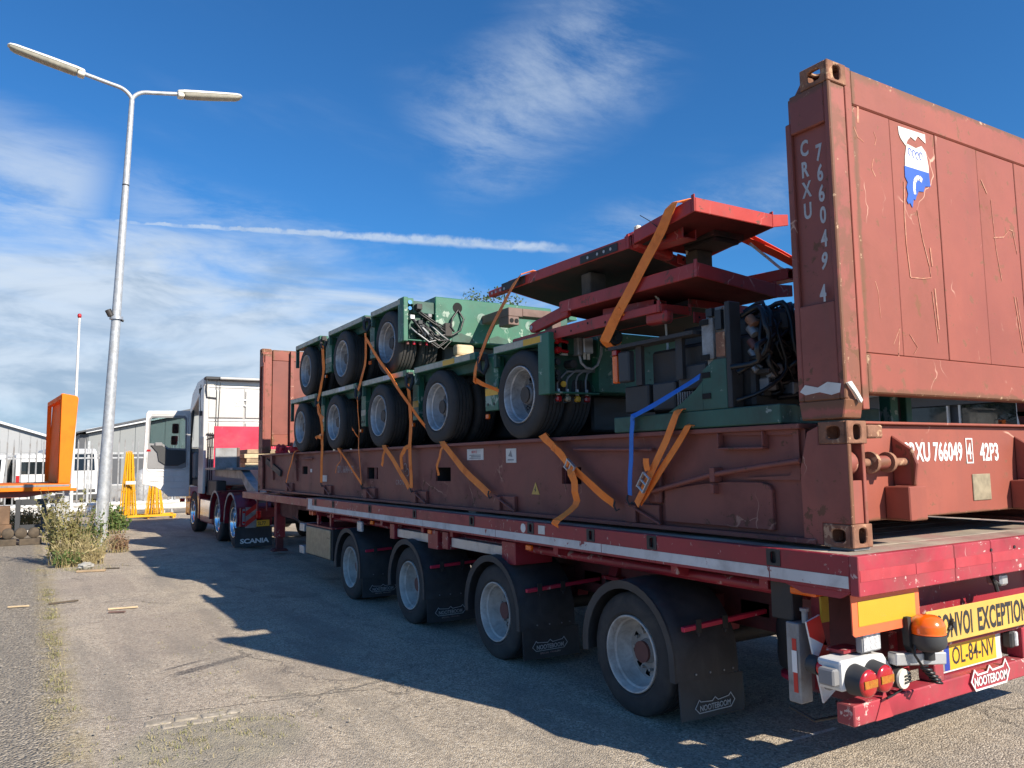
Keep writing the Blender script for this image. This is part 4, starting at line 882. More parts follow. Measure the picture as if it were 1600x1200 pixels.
# long sign
sg = MB().box(.48, 1.95, -.062, -.055, .655, .835).build('convoy_sign', 'sign_yellow', tr, bev=.004)
text('CONVOI', .118, 'letter_dark', tr, (.555, -.0625, .685), XD, ZD, width=.355, bold=.005, sp=1.05)
text('EXCEPTIONNEL', .118, 'letter_dark', tr, (.965, -.0625, .685), XD, ZD, width=.72, bold=.005, sp=1.05)
for xx in (.70, 1.50):
    q = MB(); q.tube([(xx-.03, -.068, .725), (xx, -.075, .76), (xx+.03, -.068, .74)], .008); q.tube([(xx-.01, -.072, .72), (xx, -.075, .78)], .007); q.cyl((xx, -.085, .75), (xx, -.062, .75), .016, n=10); q.build('sign_clamp', 'dark_steel', tr)
# number plate
MB().box(.77, 1.40, .045, .060, .452, .618).build('plate_holder', 'white_paint', tr, bev=.003)
MB().box(.80, .848, .0425, .0449, .464, .606).build('plate_band', 'euro_blue', tr)
MB().box(.850, 1.335, .0425, .0449, .464, .606).build('number_plate', 'plate_yellow', tr)
text('OL-84-NV', .094, 'letter_dark', tr, (.872, .0420, .490), XD, ZD, width=.44, bold=.001)
q = MB(); q.box(1.405, 1.455, -.01, .045, .515, .61); q.build('plate_lamp', 'dark_steel', tr, bev=.01)
q = MB(); q.box(1.456, 1.487, -.012, .04, .52, .605); q.build('plate_lamp_lens', 'lens_clear', tr, bev=.006)
q = MB(); q.box(.70, .765, .02, .06, .47, .57); q.build('plate_lamp', 'cab_grey', tr, bev=.006)
# badge on the bumper
cx_, bz = 1.115, .405; w2 = .20
bd = [(-w2, .0), (-w2*.82, .058), (-w2*.68, .030), (-.035, .032), (-.01, .062), (.02, .035), (w2*.66, .040), (w2*.80, .074), (w2, .014), (w2*.80, -.050), (-w2*.80, -.050)]
MB().prism([(cx_+a*1.03, bz+b_*1.06) for a, b_ in bd], 'y', BY-.012, BY-.001).build('badge_plate', 'trailer_rear_red', tr)
stripes(bd, .009, 'letter_white', tr, 'badge_outline', (cx_, BY-.0135, bz), XD, ZD)
text('NOOTEBOOM', .048, 'letter_white', tr, (cx_, BY-.0145, bz-.030), XD, ZD, xs=.78, bold=.0012, align='CENTER', name='badge_lettering')
MB().prism([(.06, .348), (.205, .348), (.145, .49)], 'y', BY-.006, BY-.0008).build('reflector_triangle', 'rear_band', tr, bev=.002)
# lamp cluster
mat('lens_band', (.40, .22, .02), .25, var=.25, scale=40, dirt=(.35, .05, .02), damt=.5, dscale=30)
MB().box(-.205, .06, -.04, .10, .53, .675).build('lamp_housing', 'white_paint', tr, bev=.015, seg=2)
MB().prism([(.062, .67), (.16, .66), (.21, .60), (.26, .56), (.26, .50), (.21, .49), (.16, .53), (.062, .54)], 'y', -.02, .06).build('lamp_bracket', 'white_paint', tr, bev=.006)
MB().box(-.255, -.206, -.03, .06, .56, .64).build('housing_end', 'cab_grey', tr, bev=.008)
for cx_, cy_ in ((-.115, -.115), (.03, -.105)):
    q = MB(); q.cyl((cx_, cy_, .578), (cx_, cy_+.075, .582), .066, .074, n=28); q.build('tail_lamp', 'cab_trim', tr, smooth=30)
    q = MB(); q.lathe([(0, .066), (-.010, .062), (-.016, .045), (-.018, .0005)], 28, c=(cx_, cy_, .578), axis='y'); q.build('tail_lamp_lens', 'lens_red', tr, smooth=60)
    q = MB(); q.prism([(cx_-.048, .560), (cx_+.048, .560), (cx_+.05, .596), (cx_-.05, .596)], 'y', cy_-.0195, cy_-.0165); q.build('tail_lamp_band', 'lens_band', tr)
    q = MB()
    for a in range(-3, 4): q.box(cx_-.045, cx_+.045, cy_-.0205, cy_-.0197, .580+a*.0055-.0006, .580+a*.0055+.0006)
    q.build('lens_ribs', 'lens_red', tr)
q = MB(); q.cyl((.24, -.06, .535), (.24, .02, .54), .052, .056, n=22); q.build('socket_body', 'dark_steel', tr, smooth=40)
q = MB(); q.lathe([(0, .050), (-.014, .047), (-.018, .0005)], 22, c=(.24, -.061, .535), axis='y'); q.build('socket_cap', 'cream', tr, smooth=40)
q = MB()
for i in range(3): q.tube([(.235, -.082, .55-.016*i), (.275, -.085, .555-.016*i), (.29, -.07, .56-.016*i)], .005)
q.tube([(.28, -.07, .53), (.25, -.05, .48), (.20, -.04, .46), (.12, -.05, .455)], .006); q.build('cable', 'hose', tr)
# square LED work lamp
q = MB(); q.box(-.03, .125, -.035, .005, .685, .80); q.build('work_lamp', 'cab_grey', tr, bev=.012, seg=2)
MB().box(-.02, .115, -.0385, -.0355, .695, .79).build('work_lamp_lens', 'lens_clear', tr, bev=.006)
q = MB()
for a in (.008, .047, .087):
    for b_ in (.715, .742, .77): q.cyl((a, -.040, b_), (a, -.0387, b_), .012, n=10)
q.build('work_lamp_leds', 'letter_white', tr)
MB().box(.03, .06, -.02, .0, .6751, .6849).build('work_lamp_foot', 'dark_steel', tr)
# beacon
bx0, by0 = .355, -.14
q = MB(); q.lathe([(.83, .080), (.834, .086), (.845, .083), (.852, .086), (.863, .083), (.872, .085), (.885, .080), (.905, .070), (.920, .048), (.926, .0005)], 28, c=(bx0, by0, -.075), axis='z'); q.build('beacon_lens', 'amber', tr, smooth=50)
q = MB(); q.lathe([(.745, .0), (.748, .05), (.765, .076), (.79, .088), (.83, .086), (.8305, .0)], 28, c=(bx0, by0, -.075), axis='z'); q.build('beacon_base', 'cab_trim', tr, smooth=40)
q = MB(); q.cyl((bx0+.03, by0+.02, .685), (bx0+.03, by0+.02, .62), .03, n=12); q.build('beacon_stem', 'dark_steel', tr, smooth=40)
q = MB(); q.obox((bx0-.16, by0+.10, .635), (bx0+.15, by0+.02, .615), .06, .06); q.build('beacon_arm', 'alu', tr, bev=.005)
q = MB(); q.tube([(bx0-.07, by0+.03, .72), (bx0-.09, by0+.02, .66), (bx0-.06, by0, .60)]+[(bx0-.05+.022*math.cos(a*1.2)+.004*a, by0-.005+.022*math.sin(a*1.2), .60-.0036*a) for a in range(26)]+[(bx0+.08, by0+.02, .52)], .007, 6); q.build('coiled_cable', 'hose', tr, smooth=60)
MB().prism([(bx0-.10, .84), (bx0-.095, .70), (bx0-.07, .66), (bx0-.055, .70), (bx0-.07, .84)], 'y', by0+.04, by0+.075).build('beacon_bracket', 'dark_steel', tr)
# striped board, standing post, lamps at the corner
q = MB(); bw = [(-.165, .82), (-.06, .845), (.05, .46), (-.06, .405)]; q.prism(bw, 'y', .18, .19); sb = q.build('striped_board', 'letter_white', tr)
for a, b_, c_, d in ((.0, .0, .35, .15), (.52, .32, .80, .60)):
    L0, L1, R0, R1 = Vector((-.165, .82)), Vector((-.06, .405)), Vector((-.06, .845)), Vector((.05, .46))
    pts = [L0.lerp(L1, a+.0), R0.lerp(R1, max(b_, .005)), R0.lerp(R1, d+.28 if b_ else .42), L0.lerp(L1, c_-.10 if b_ else .18)]
    MB().prism([(p_.x, p_.y) for p_ in pts], 'y', .1785, .1798).build('board_stripe', 'reflex_red', tr)
MB().box(-.145, -.05, .25, .33, .395, .80).build('corner_post', 'steel_grey', tr, bev=.006)
MB().box(-.12, -.03, .30, .44, .80, .999).build('corner_post', 'dark_steel', tr, bev=.006)
MB().box(-.148, -.1455, .265, .29, .45, .72).build('post_strip', 'reflex_red', tr); MB().box(-.1505, -.1485, .262, .293, .55, .66).build('post_strip', 'letter_white', tr)
q = MB(); q.cyl((-.10, .24, .80), (-.10, .24, .86), .016, n=10); q.cyl((-.10, .24, .86), (-.10, .24, .875), .024, n=10); q.build('post_pin', 'steel_grey', tr)
q = MB(); q.cyl((-.175, .10, .62), (-.175, .16, .625), .045, n=18); q.build('side_lamp_base', 'cab_trim', tr, smooth=40)
q = MB(); q.lathe([(0, .038), (-.03, .036), (-.045, .025), (-.05, .0005)], 18, c=(-.175, .10, .62), axis='y'); q.build('side_lamp', 'lens_red_lit', tr, smooth=50)
MB().obox((-.18, .07, .535), (-.02, .05, .545), .04, .04).build('lamp_stay', 'cab_grey', tr, bev=.006)
q = MB(); q.box(-.14, -.05, .14, .30, .945, .985); q.build('side_marker', 'amber', tr, bev=.008)
MB().box(-.10, .05, .02, .12, .685, .70).build('step_plate', 'trailer_red', tr)
q = MB(); q.box(-.02, .04, .2, .26, .45, .985); q.build('corner_strut', 'trailer_red', tr); MB().box(-.03, .03, .19, .2, .80, .93).build('strut_sticker', 'reflex_yellow', tr)
q = MB(); q.tube([(1.22, -.02, .955), (1.20, -.05, .91), (1.215, -.05, .87)], .012); q.tube([(1.19, -.04, .94), (1.24, -.055, .90)], .010); q.build('wing_nut', 'dark_steel', tr)
MB().box(1.25, 1.33, -.06, .03, .895, .965).build('sign_latch', 'alu', tr, bev=.012)
MB().tube([(-.12, .35, .36), (-.05, .25, .30), (.1, .2, .31), (.2, .3, .34)], .008).build('hanging_cable', 'hose', tr)

# ================================================================== TIMBER ON THE NECK
for i, (z, m_, dx_) in enumerate(((1.602, 'wood_pale', 0), (1.70, 'wood', .03), (1.80, 'wood_pale', -.02), (1.90, 'wood', .04))):
    single(MB().box(.45+dx_, 1.9+dx_, 15.2, 16.4, z, z+.092), 'timber_layer', m_, ['lowest layer of timber stacked on the trailer neck behind the cab', 'second layer from the bottom of timber on the trailer neck', 'third layer from the bottom of timber on the trailer neck', 'topmost layer of timber stacked on the trailer neck'][i], 'timber', 'timber stacked on the trailer neck', bev=.006)
# ================================================================== TRUCK TRACTOR
tk = thing('truck_tractor', 'white and dark red truck tractor with its driver door wide open', 'truck', (1.22, 17., 0))
Y0, Y1 = 17.72, 19.95                              # cab back and front
CL, CR = .02, 2.44
prof = [(Y0, 1.15), (Y0, 3.62), (Y0+.06, 3.78), (Y0+.20, 3.84), (Y0+1.0, 3.80), (Y0+1.7, 3.55), (Y1-.12, 3.05), (Y1, 2.2), (Y1, 1.15)]
# cab shell: back wall, right side, roof, front; the left side has an open doorway
MB().box(CL, CR, Y0, Y0+.05, 1.15, 3.62).build('cab_back', 'cab_white', tk, bev=.04, seg=3)
q = MB(); q.prism([(Y0+.06, 3.60)]+[p_ for p_ in prof[1:7]][1:]+[(Y1-.3, 3.0)], 'x', CL+.0, CR); rf = q.build('cab_roof', 'cab_white', tk, bev=.05, seg=3)
MB().prism([(Y0+.05, 1.15), (Y0+.05, 3.6), (Y1-.3, 3.02), (Y1, 2.2), (Y1, 1.15)], 'x', CR-.05, CR).build('cab_side', 'cab_white', tk)
q = MB(); q.prism([(Y0+.052, 1.15), (Y0+.052, 3.598), (Y0+.75, 3.598), (Y0+.60, 2.0), (Y0+.62, 1.15)], 'x', CL, CL+.05); q.build('cab_side', 'cab_white', tk, bev=.01)
MB().prism([(Y1-.45, 1.15), (Y1-.35, 2.2), (Y1-.6, 3.1), (Y1-.3, 3.02), (Y1, 2.2), (Y1, 1.15)], 'x', CL, CL+.05).build('door_pillar', 'cab_trim', tk)
MB().box(CL, CR, Y1-.05, Y1, 1.15, 2.15).build('cab_front', 'cab_white', tk, bev=.03)
MB().box(CL+.06, CR-.06, Y0+.06, Y1-.06, 1.15, 1.3).build('cab_floor', 'cab_trim', tk)
q = MB(); q.box(CL+.25, CL+.85, Y0+.75, Y0+1.2, 1.3, 1.85); q.prism([(Y0+.62, 1.8), (Y0+.80, 1.8), (Y0+.72, 2.7), (Y0+.58, 2.7)], 'x', CL+.27, CL+.83); q.build('driver_seat', 'cab_trim', tk, bev=.05, seg=2)
MB().box(CL+.06, CR-.06, Y1-.55, Y1-.1, 1.3, 2.0).build('dashboard', 'cab_grey', tk, bev=.05)
# pressed panels and fittings on the back wall
for z0, z1, nm in ((2.82, 3.50, 'back_panel'), (2.10, 2.70, 'back_panel')):
    for x0, x1 in ((.12, .95), (1.0, 1.85)): MB().box(x0, x1, Y0-.035, Y0-.001, z0, z1).build(nm, 'cab_white', tk, bev=.025, seg=2)
MB().box(CL+.02, CR-.02, Y0-.02, Y0+.0, 2.735, 2.775).build('back_seam', 'white_paint', tk, bev=.006)
text('SCANIA', .17, 'white_paint', tk, (.72, Y0-.036, 3.12), XD, ZD, xs=1.35, bold=.006, name='embossed_lettering', ext=.006)
for z_ in (2.05, 2.80, 3.56): MB().box(CL+.03, CR-.03, Y0-.006, Y0-.0005, z_, z_+.012).build('panel_gap', 'cab_grey', tk)
for x_ in (.975, 1.9): MB().box(x_-.006, x_+.006, Y0-.0055, Y0-.0004, 2.07, 3.55).build('panel_gap', 'cab_grey', tk)
q = MB(); q.box(CL, CR, Y0-.10, Y0+.12, 3.75, 3.83); q.build('roof_edge', 'cab_trim', tk, bev=.02); MB().box(.35, CR-.05, Y0-.16, Y0-.02, 3.76, 3.82).build('roof_visor', 'cab_white', tk, bev=.02)
q = MB(); q.tube([(.06, Y0-.06, 3.78), (.05, Y0-.08, 3.5), (.07, Y0-.06, 3.32), (.30, Y0-.06, 3.30)], .018); q.build('air_intake_bracket', 'cab_trim', tk, smooth=50)
q = MB(); q.tube([(.30, Y0-.05, 3.75), (.29, Y0-.05, 2.3)], .008); q.tube([(.38, Y0-.05, 3.7), (.34, Y0-.05, 2.5), (.36, Y0-.05, 2.2)], .008)
for a in (.12, .17, .22): q.tube([(a, Y0-.06, 2.45), (a, Y0-.06, 1.3)], .012)
q.tube([(.08, Y0-.07, 2.42), (.40, Y0-.07, 2.38)], .02); q.tube([(.10, Y0-.07, 2.30), (.45, Y0-.1, 2.42)], .012); q.build('hose_rack', 'dark_steel', tk, smooth=50)
MB().box(CL-.02, CL+.10, Y0-.04, Y0+.04, 1.2, 3.6).build('cab_corner_fairing', 'cab_white', tk, bev=.015)
q = MB(); q.box(CL-.05, CL+.02, Y0-.30, Y0+.30, .98, 2.35); q.build('side_deflector', 'cab_white', tk, bev=.02, seg=2)
q = MB(); q.tube([(CL-.03, 18.0, 2.95), (CL-.05, 18.0, 3.3), (CL-.04, 17.98, 3.65)], .009); q.cyl((CL-.03, 18.0, 2.88), (CL-.03, 18.0, 3.0), .03, n=10); q.build('antenna', 'cab_trim', tk)
# open door: hinged at the front pillar, standing square to the cab, inner side to the rear
DYp = 19.42
out = [(-1.12, 1.20), (-1.07, 3.0), (-1.03, 3.07), (-.02, 3.09), (.0, 3.0), (.0, .86), (-.50, .87), (-.62, 1.0), (-.80, 1.13)]
win = [(-.985, 2.24), (-.965, 2.84), (-.92, 2.90), (-.18, 2.90), (-.13, 2.84), (-.12, 2.10), (-.52, 2.12), (-.66, 2.22)]
def ring(outer, inner, y0, y1):
    bm = bmesh.new()
    vo = [bm.verts.new((a, y0, b_)) for a, b_ in outer]; vi = [bm.verts.new((a, y0, b_)) for a, b_ in inner]
    ed = [bm.edges.new((l[i], l[(i+1) % len(l)])) for l in (vo, vi) for i in range(len(l))]
    bmesh.ops.triangle_fill(bm, edges=ed, use_beauty=True)
    rg = bmesh.ops.extrude_face_region(bm, geom=bm.faces[:]); bmesh.ops.translate(bm, vec=(0, y1-y0, 0), verts=[v for v in rg['geom'] if isinstance(v, bmesh.types.BMVert)])
    q = MB(); bm.verts.index_update(); q.v = [tuple(v.co) for v in bm.verts]; q.f = [tuple(v.index for v in f.verts) for f in bm.faces]; bm.free(); return q
dr = ring(out, win, DYp, DYp+.07).build('door', 'white_paint', tk, bev=.006)
MB().prism([(a*1.0, b_) for a, b_ in win], 'y', DYp+.03, DYp+.036).build('window', 'glass_door', dr)
seal = [(-1.03, 1.60), (-1.01, 2.93), (-.95, 2.99), (-.14, 2.99), (-.08, 2.93), (-.07, 1.62), (-.13, 1.55), (-.95, 1.52)]
q = MB(); n = len(seal)
for i in range(n):
    a, b_ = seal[i], seal[(i+1) % n]; q.cyl((a[0], DYp-.004, a[1]), (b_[0], DYp-.004, b_[1]), .014, n=8)
q.build('door_seal', 'white_paint', dr, smooth=40)
q = ring([(-1.01, 1.60), (-1.012, 2.20), (-.995, 2.88), (-.94, 2.95), (-.15, 2.95), (-.10, 2.90), (-.09, 1.62), (-.2, 1.58)], [(a, b_) for a, b_ in win], DYp-.018, DYp-.001); q.build('door_trim', 'cab_grey', dr)
MB().prism([(-.96, 2.19), (-.68, 2.17), (-.54, 2.08), (-.12, 2.05), (-.12, 1.74), (-.30, 1.66), (-.58, 1.66), (-.76, 1.78), (-.80, 2.0)], 'y', DYp-.05, DYp-.019).build('door_pocket', 'cab_trim', dr, bev=.01)
MB().box(-.86, -.68, DYp-.07, DYp-.019, 2.16, 2.26).build('door_handle', 'cab_grey', dr, bev=.02)
MB().box(-1.04, -.95, DYp-.022, DYp-.0185, 2.03, 2.08).build('door_reflector', 'lens_red', dr)
q = MB(); q.box(-.42, -.26, DYp+.16, DYp+.26, 2.50, 2.76); q.build('mirror', 'cab_trim', dr, bev=.03, seg=2); q = MB(); q.box(-.44, -.28, DYp+.16, DYp+.26, 2.20, 2.44); q.build('mirror', 'cab_trim', dr, bev=.03, seg=2)
q = MB()
for zz in (1.42, 1.28, 1.12): q.tube([(-.95 if zz > 1.2 else -.6, DYp-.004, zz), (-.5, DYp-.006, zz-.03), (-.1, DYp-.004, zz-.04)], .008)
q.build('door_creases', 'white_paint', dr, smooth=50)
# lower body
q = MB(); q.prism([(Y0+.35, .35), (Y0+.30, .95), (Y0+.5, 1.14), (Y1, 1.14), (Y1, .4), (19.35, .4), (19.30, .75), (19.0, .98), (18.65, 1.02), (18.35, .95), (18.2, .7), (18.18, .35)], 'x', CL-.01, CL+.35); q.build('front_fender', 'truck_red', tk, bev=.02)
MB().box(CL+.0, CR, Y1-.1, Y1+.06, .35, 1.14).build('front_bumper', 'truck_red', tk, bev=.03)
MB().box(CL-.0, CL+.55, 16.45, 17.95, .30, .86).build('side_skirt', 'truck_red', tk, bev=.05, seg=3)
MB().box(CL-.008, CL+.0, 16.55, 17.85, .46, .84).build('tank_panel', 'chrome', tk, bev=.02)
for y_, kind in ((18.75, 'drive'), (15.70, 'drive'), (14.12, 'drive')):
    for s, xo in ((-1, .0), (1, 2.44)):
        put_wheel(tk, kind, xo, y_, .50, s)
        if y_ < 17: put_wheel(tk, kind, xo-s*.33, y_, .50, s)
    MB().cyl((.1, y_, .5), (2.34, y_, .5), .09, n=14).build('axle', 'dark_steel', tk, smooth=40)
for y_ in (15.70, 14.12):
    pts = [(y_+.60*math.cos(R(a)), .50+.60*math.sin(R(a))) for a in range(-5, 186, 12)]
    inn = [(y_+.57*math.cos(R(a)), .50+.57*math.sin(R(a))) for a in range(185, -6, -12)]
    MB().prism(pts+inn, 'x', -.06, .62).build('rear_fender', 'truck_red', tk, smooth=40)
    pts2 = [(y_+.605*math.cos(R(a)), .50+.605*math.sin(R(a))) for a in range(-5, 186, 12)]; inn2 = [(y_+.562*math.cos(R(a)), .50+.562*math.sin(R(a))) for a in range(185, -6, -12)]
    MB().prism(pts2+inn2, 'x', -.075, -.0605).build('fender_edge', 'steel_grey', tk)
for xa in (.75, 1.55): MB().box(xa, xa+.1, 13.45, 19.5, .75, 1.05).build('chassis_rail', 'truck_red', tk, bev=.005)
MB().box(.2, 2.24, 13.42, 13.52, .62, .80).build('rear_cross_beam', 'truck_red', tk)
q = MB(); q.cyl((1.22, 14.9, 1.10), (1.22, 14.9, 1.19), .45, n=24); q.build('fifth_wheel', 'dark_steel', tk, smooth=40)
MB().box(.62, 1.82, 15.5, 17.4, .70, 1.15).build('gearbox_cover', 'dark_steel', tk, bev=.05)
q = MB(); q.box(.08, .30, 16.35, 17.55, .95, 1.30); q.build('battery_box', 'cab_trim', tk, bev=.02)
# mud flap, lamps and plate at the tail
MB().box(-.13, .58, 13.38, 13.395, .06, .44).build('mud_flap', 'guard_black', tk)
text('SCANIA', .085, 'letter_white', tk, (-.03, 13.377, .135), XD, ZD, xs=1.32, bold=.004, sp=.95)
MB().box(-.04, .06, 13.36, 13.39, .46, .82).build('lamp_panel', 'truck_red', tk)
MB().box(.0, .045, 13.345, 13.36, .50, .80).build('tail_lamp_strip', 'cab_grey', tk)
q = MB(); q.cyl((.022, 13.335, .74), (.022, 13.345, .74), .022, n=12); q.build('tail_lamp', 'lens_red_lit', tk)
q = MB(); q.cyl((.022, 13.335, .54), (.022, 13.345, .54), .022, n=12); q.build('tail_lamp', 'lens_red_lit', tk)
MB().box(.06, .27, 13.36, 13.38, .43, .83).build('striped_plate', 'steel_grey', tk)
for a in (.0, .2): MB().prism([(.062, .45+a), (.268, .60+a), (.268, .70+a), (.062, .55+a)], 'y', 13.357, 13.3595).build('plate_stripe', 'reflex_red', tk)
MB().box(.26, .36, 13.34, 13.40, .60, .76).build('rear_lamp', 'lens_red_lit', tk, bev=.02)
MB().box(.27, .52, 13.35, 13.36, .45, .57).build('number_plate', 'plate_yellow', tk); text('SL77', .065, 'letter_dark', tk, (.295, 13.3495, .478), XD, ZD, xs=.85, bold=.001)
q = MB(); q.cyl((-.02, 19.95, .75), (-.14, 19.95, .75), .05, n=12); q.build('side_lamp', 'lens_red', tk, smooth=40)
# ================================================================== GREEN MODULAR TRAILERS
def module(label, zw, axles, segs, ye, zdeck, xs, valve_open):
    """zw: surface the wheels stand on; segs: edge platforms; ye: rear end face; xs: spine left face"""
    yf = segs[0][0]
    t = thing('modular_trailer', label, 'trailer', (1.219, (ye+yf)/2, zw), 'green modular trailers stacked on the flat rack')
    zb = zdeck-.07
    MB().box(.13, 2.31, ye+.03, yf, zb-.09, zb+.05).build('deck_frame', 'green_dull', t, bev=.006)
    MB().box(xs, 2.44-xs, ye, yf-.05, zdeck-.47, zdeck+.05).build('spine_beam', 'green_paint', t, bev=.008)
    for (a, b_) in segs:
        for s in (-1, 1):
            x0, x1 = (0., .125) if s < 0 else (2.315, 2.44)
            MB().box(x0, x1, b_, a, zb, zdeck).build('edge_platform', 'green_paint', t, bev=.004)
            if s < 0:
                L = a-b_; MB().box(-.0025, -.0003, b_+.10, a-.02, zb+.008, zdeck-.006).build('edge_tape', 'tape_pale', t)
                if valve_open: MB().box(-.0045, -.0027, b_+.12+.30*(L > 1.2), b_+.38+.30*(L > 1.2), zb+.01, zdeck-.008).build('edge_label', 'tape_yellow' if b_ < 5 else 'stripe_white', t)
        MB().box(.002, .05, a-.05, a-.005, zb-.28 if a == yf else zb-.12, zb-.001).build('front_plate', 'green_dull', t, bev=.003)
    for i in range(len(segs)-1):
        yc = (segs[i][1]+segs[i+1][0])/2; w_ = max((segs[i][1]-segs[i+1][0])/2, .11)
        br = MB().box(.05, .12, yc-w_, yc+w_*.4, zb-.50, zb-.002).build('outrigger_plate', 'green_paint', t, bev=.004)
        MB().box(.0475, .0497, yc-w_+.004, yc+w_*.4-.004, zb-.36, zb-.29).build('plate_tape', 'tape_yellow' if i > 1 else 'tape_pale', br)
        q = MB()
        for a in (-.55, .1): q.cyl((.0465, yc+w_*a, zb-.44), (.0495, yc+w_*a, zb-.44), .014, n=10)
        q.build('plate_bolts', 'dark_steel', br)
        q = MB(); q.box(.02, .05, yc-.03, yc+.02, zb-.575, zb-.53); q.build('side_marker', 'amber', br, bev=.006)
        MB().tube([(.10, yc-w_, zb-.52), (.11, yc-.28, zb-.57), (.13, yc-.45, zb-.60)], .012).build('marker_cable', 'hose', br)
        # shackle with lashing hook
        q = MB(); q.tube([(.0, yc+.03, zb+.02), (-.03, yc+.04, zb-.03), (-.035, yc+.02, zb-.12), (-.02, yc-.03, zb-.16), (.02, yc-.03, zb-.08), (.02, yc, zb+.0)], .022, 7); q.box(-.03, .03, yc-.02, yc+.05, zb-.03, zb+.03); q.build('shackle', 'dark_steel', t, smooth=40)
    MB().box(.62, 1.82, ye+.25, yf-.3, zw+.06, zdeck-.475).build('underframe', 'dark_steel', t, bev=.02)  # plain dark box added to block light coming through between the wheels
    for wy in axles:
        for s in (-1, 1):
            xo = .0 if s < 0 else 2.44
            put_wheel(t, 'module', xo+.004*-s, wy, zw+.385, s); put_wheel(t, 'module', xo-s*.275, wy, zw+.385, s)
        for xc in (.26, 2.18):
            q = MB(); q.cyl((xc-.2, wy, zw+.385), (xc+.2, wy, zw+.385), .07, n=12); q.build('axle', 'hub_dark', t, smooth=40)
            q = MB(); q.prism([(wy-.09, zw+.34), (wy+.09, zw+.34), (wy+.42, zb-.13), (wy+.22, zb-.10)], 'x', xc-.03, xc+.03); q.build('swing_arm', 'dark_steel', t, bev=.006)
            q = MB(); q.cyl((xc, wy+.1, zw+.42), (xc, wy-.28, zb-.14), .045, n=10); q.build('hydraulic_ram', 'dark_steel', t, smooth=40)
    # rear end: cheek plate and valve panel over the wheels
    MB().box(-.002, .055, ye-.005, ye+.16, zdeck-.50, zdeck+.01).build('end_cheek', 'green_paint', t, bev=.006)
    MB().box(.056, xs-.001, ye+.10, ye+.13, zdeck-.48, zdeck-.01).build('valve_panel', 'green_dull', t)
    MB().box(.056, xs-.001, ye+.001, ye+.099, zdeck-.49, zdeck-.475).build('valve_tray', 'green_paint', t, bev=.003)
    if valve_open:
        for zz in (zdeck-.055, zdeck-.135):
            q = MB(); q.lathe([(0, .0005), (0, .022), (.02, .030), (.05, .030), (.055, .022), (.08, .018), (.10, .018)], 16, c=(.095, ye-.02, zz), axis='y'); q.cyl((.10, ye-.005, zz), (.19, ye+.0, zz-.01), .014, n=8); q.build('coupling', 'lens_red', t, smooth=40)
        MB().box(.15, .21, ye+.03, ye+.06, zdeck-.17, zdeck-.07).build('valve_label', 'stripe_white', t)
        for i, (a, b_) in enumerate(((.10, zdeck-.23), (.10, zdeck-.32), (.105, zdeck-.37))):
            q = MB(); q.cyl((a, ye+.10, b_), (a, ye+.01, b_), .026-.003*i, n=12); q.build('pressure_gauge', 'dark_steel', t, smooth=40)
        q = MB(); q.cyl((.25, ye+.10, zdeck-.24), (.25, ye-.0, zdeck-.24), .035, n=16); q.build('breather_cap', 'dark_steel', t, smooth=40)
        for i, (x0, x1) in enumerate(((.275, .325), (.335, .435))):
            MB().box(x0, x1, ye-.03, ye+.06, zdeck-.15 if i else zdeck-.17, zdeck-.015).build('valve_block', 'steel_grey' if i == 0 else 'alu', t, bev=.008)
        q = MB()
        for a in (.36, .40): q.cyl((a, ye+.0, zdeck-.15), (a, ye+.0, zdeck-.20), .014, n=8)
        q.build('plug', 'cream', t)
        MB().tube([(.31, ye, zdeck-.17), (.315, ye-.01, zdeck-.23), (.36, ye-.02, zdeck-.27), (.42, ye-.02, zdeck-.28), (.48, ye-.02, zdeck-.24), (.52, ye-.02, zdeck-.15), (.53, ye-.02, zdeck-.02), (.50, ye-.02, zdeck+.01)], .011, 8).build('grey_cable', 'rim_grey', t, smooth=60)
        for i, a in enumerate((.12, .21, .31, .41)):
            MB().tube([(a, ye+.06, zdeck-.47), (a, ye+.06, zdeck-.40+.01*i), (a+.02, ye+.06, zdeck-.37+.02*i), (a+.10, ye+.06, zdeck-.30+.012*i), (xs-.005, ye+.06, zdeck-.29+.012*i)], .009, 8).build('pipe', 'steel_grey', t, smooth=60)
            q = MB(); q.cyl((a, ye+.05, zdeck-.50), (a, ye+.05, zdeck-.45), .014, n=8); q.build('pipe_fitting', 'alu', t, smooth=40)
            MB().box(a-.03, a+.025, ye+.02, ye+.06, zdeck-.555, zdeck-.505).build('dust_cap', ('lens_red', 'brass_plate', 'tape_yellow', 'lens_red')[i], t, bev=.012)
            MB().tube([(a-.03, ye+.03, zdeck-.52), (a-.065, ye+.02, zdeck-.54), (a-.06, ye+.02, zdeck-.565), (a-.02, ye+.03, zdeck-.56)], .004).build('cap_cord', 'hose', t)
        q = MB(); q.cyl((.165, ye+.04, zdeck-.41), (.165, ye+.03, zdeck-.41), .026, n=12); q.build('round_tag', 'tape_yellow', t)
        q = MB(); q.cyl((.14, ye-.62, zdeck-.125), (.56, ye, zdeck-.06), .026, n=14); q.cyl((.14, ye-.70, zdeck-.125), (.14, ye-.60, zdeck-.125), .055, n=20); q.cyl((.14, ye-.725, zdeck-.125), (.14, ye-.70, zdeck-.125), .032, n=6); q.build('lashing_bollard', 'dark_steel', t, smooth=30)
        q = MB(); q.cyl((1.45, ye-.10, zdeck-.14), (1.45, ye, zdeck-.14), .06, n=16); q.build('lashing_bollard', 'dark_steel', t, smooth=30)
        q = MB()
        for a in range(14): q.cyl((.60+.12*(a % 7), ye-.004, zdeck-.10-.24*(a//7)), (.60+.12*(a % 7), ye, zdeck-.10-.24*(a//7)), .008, n=6)
        q.build('bolt_heads', 'green_dull', t)
    else:
        rnd = random.Random(3)
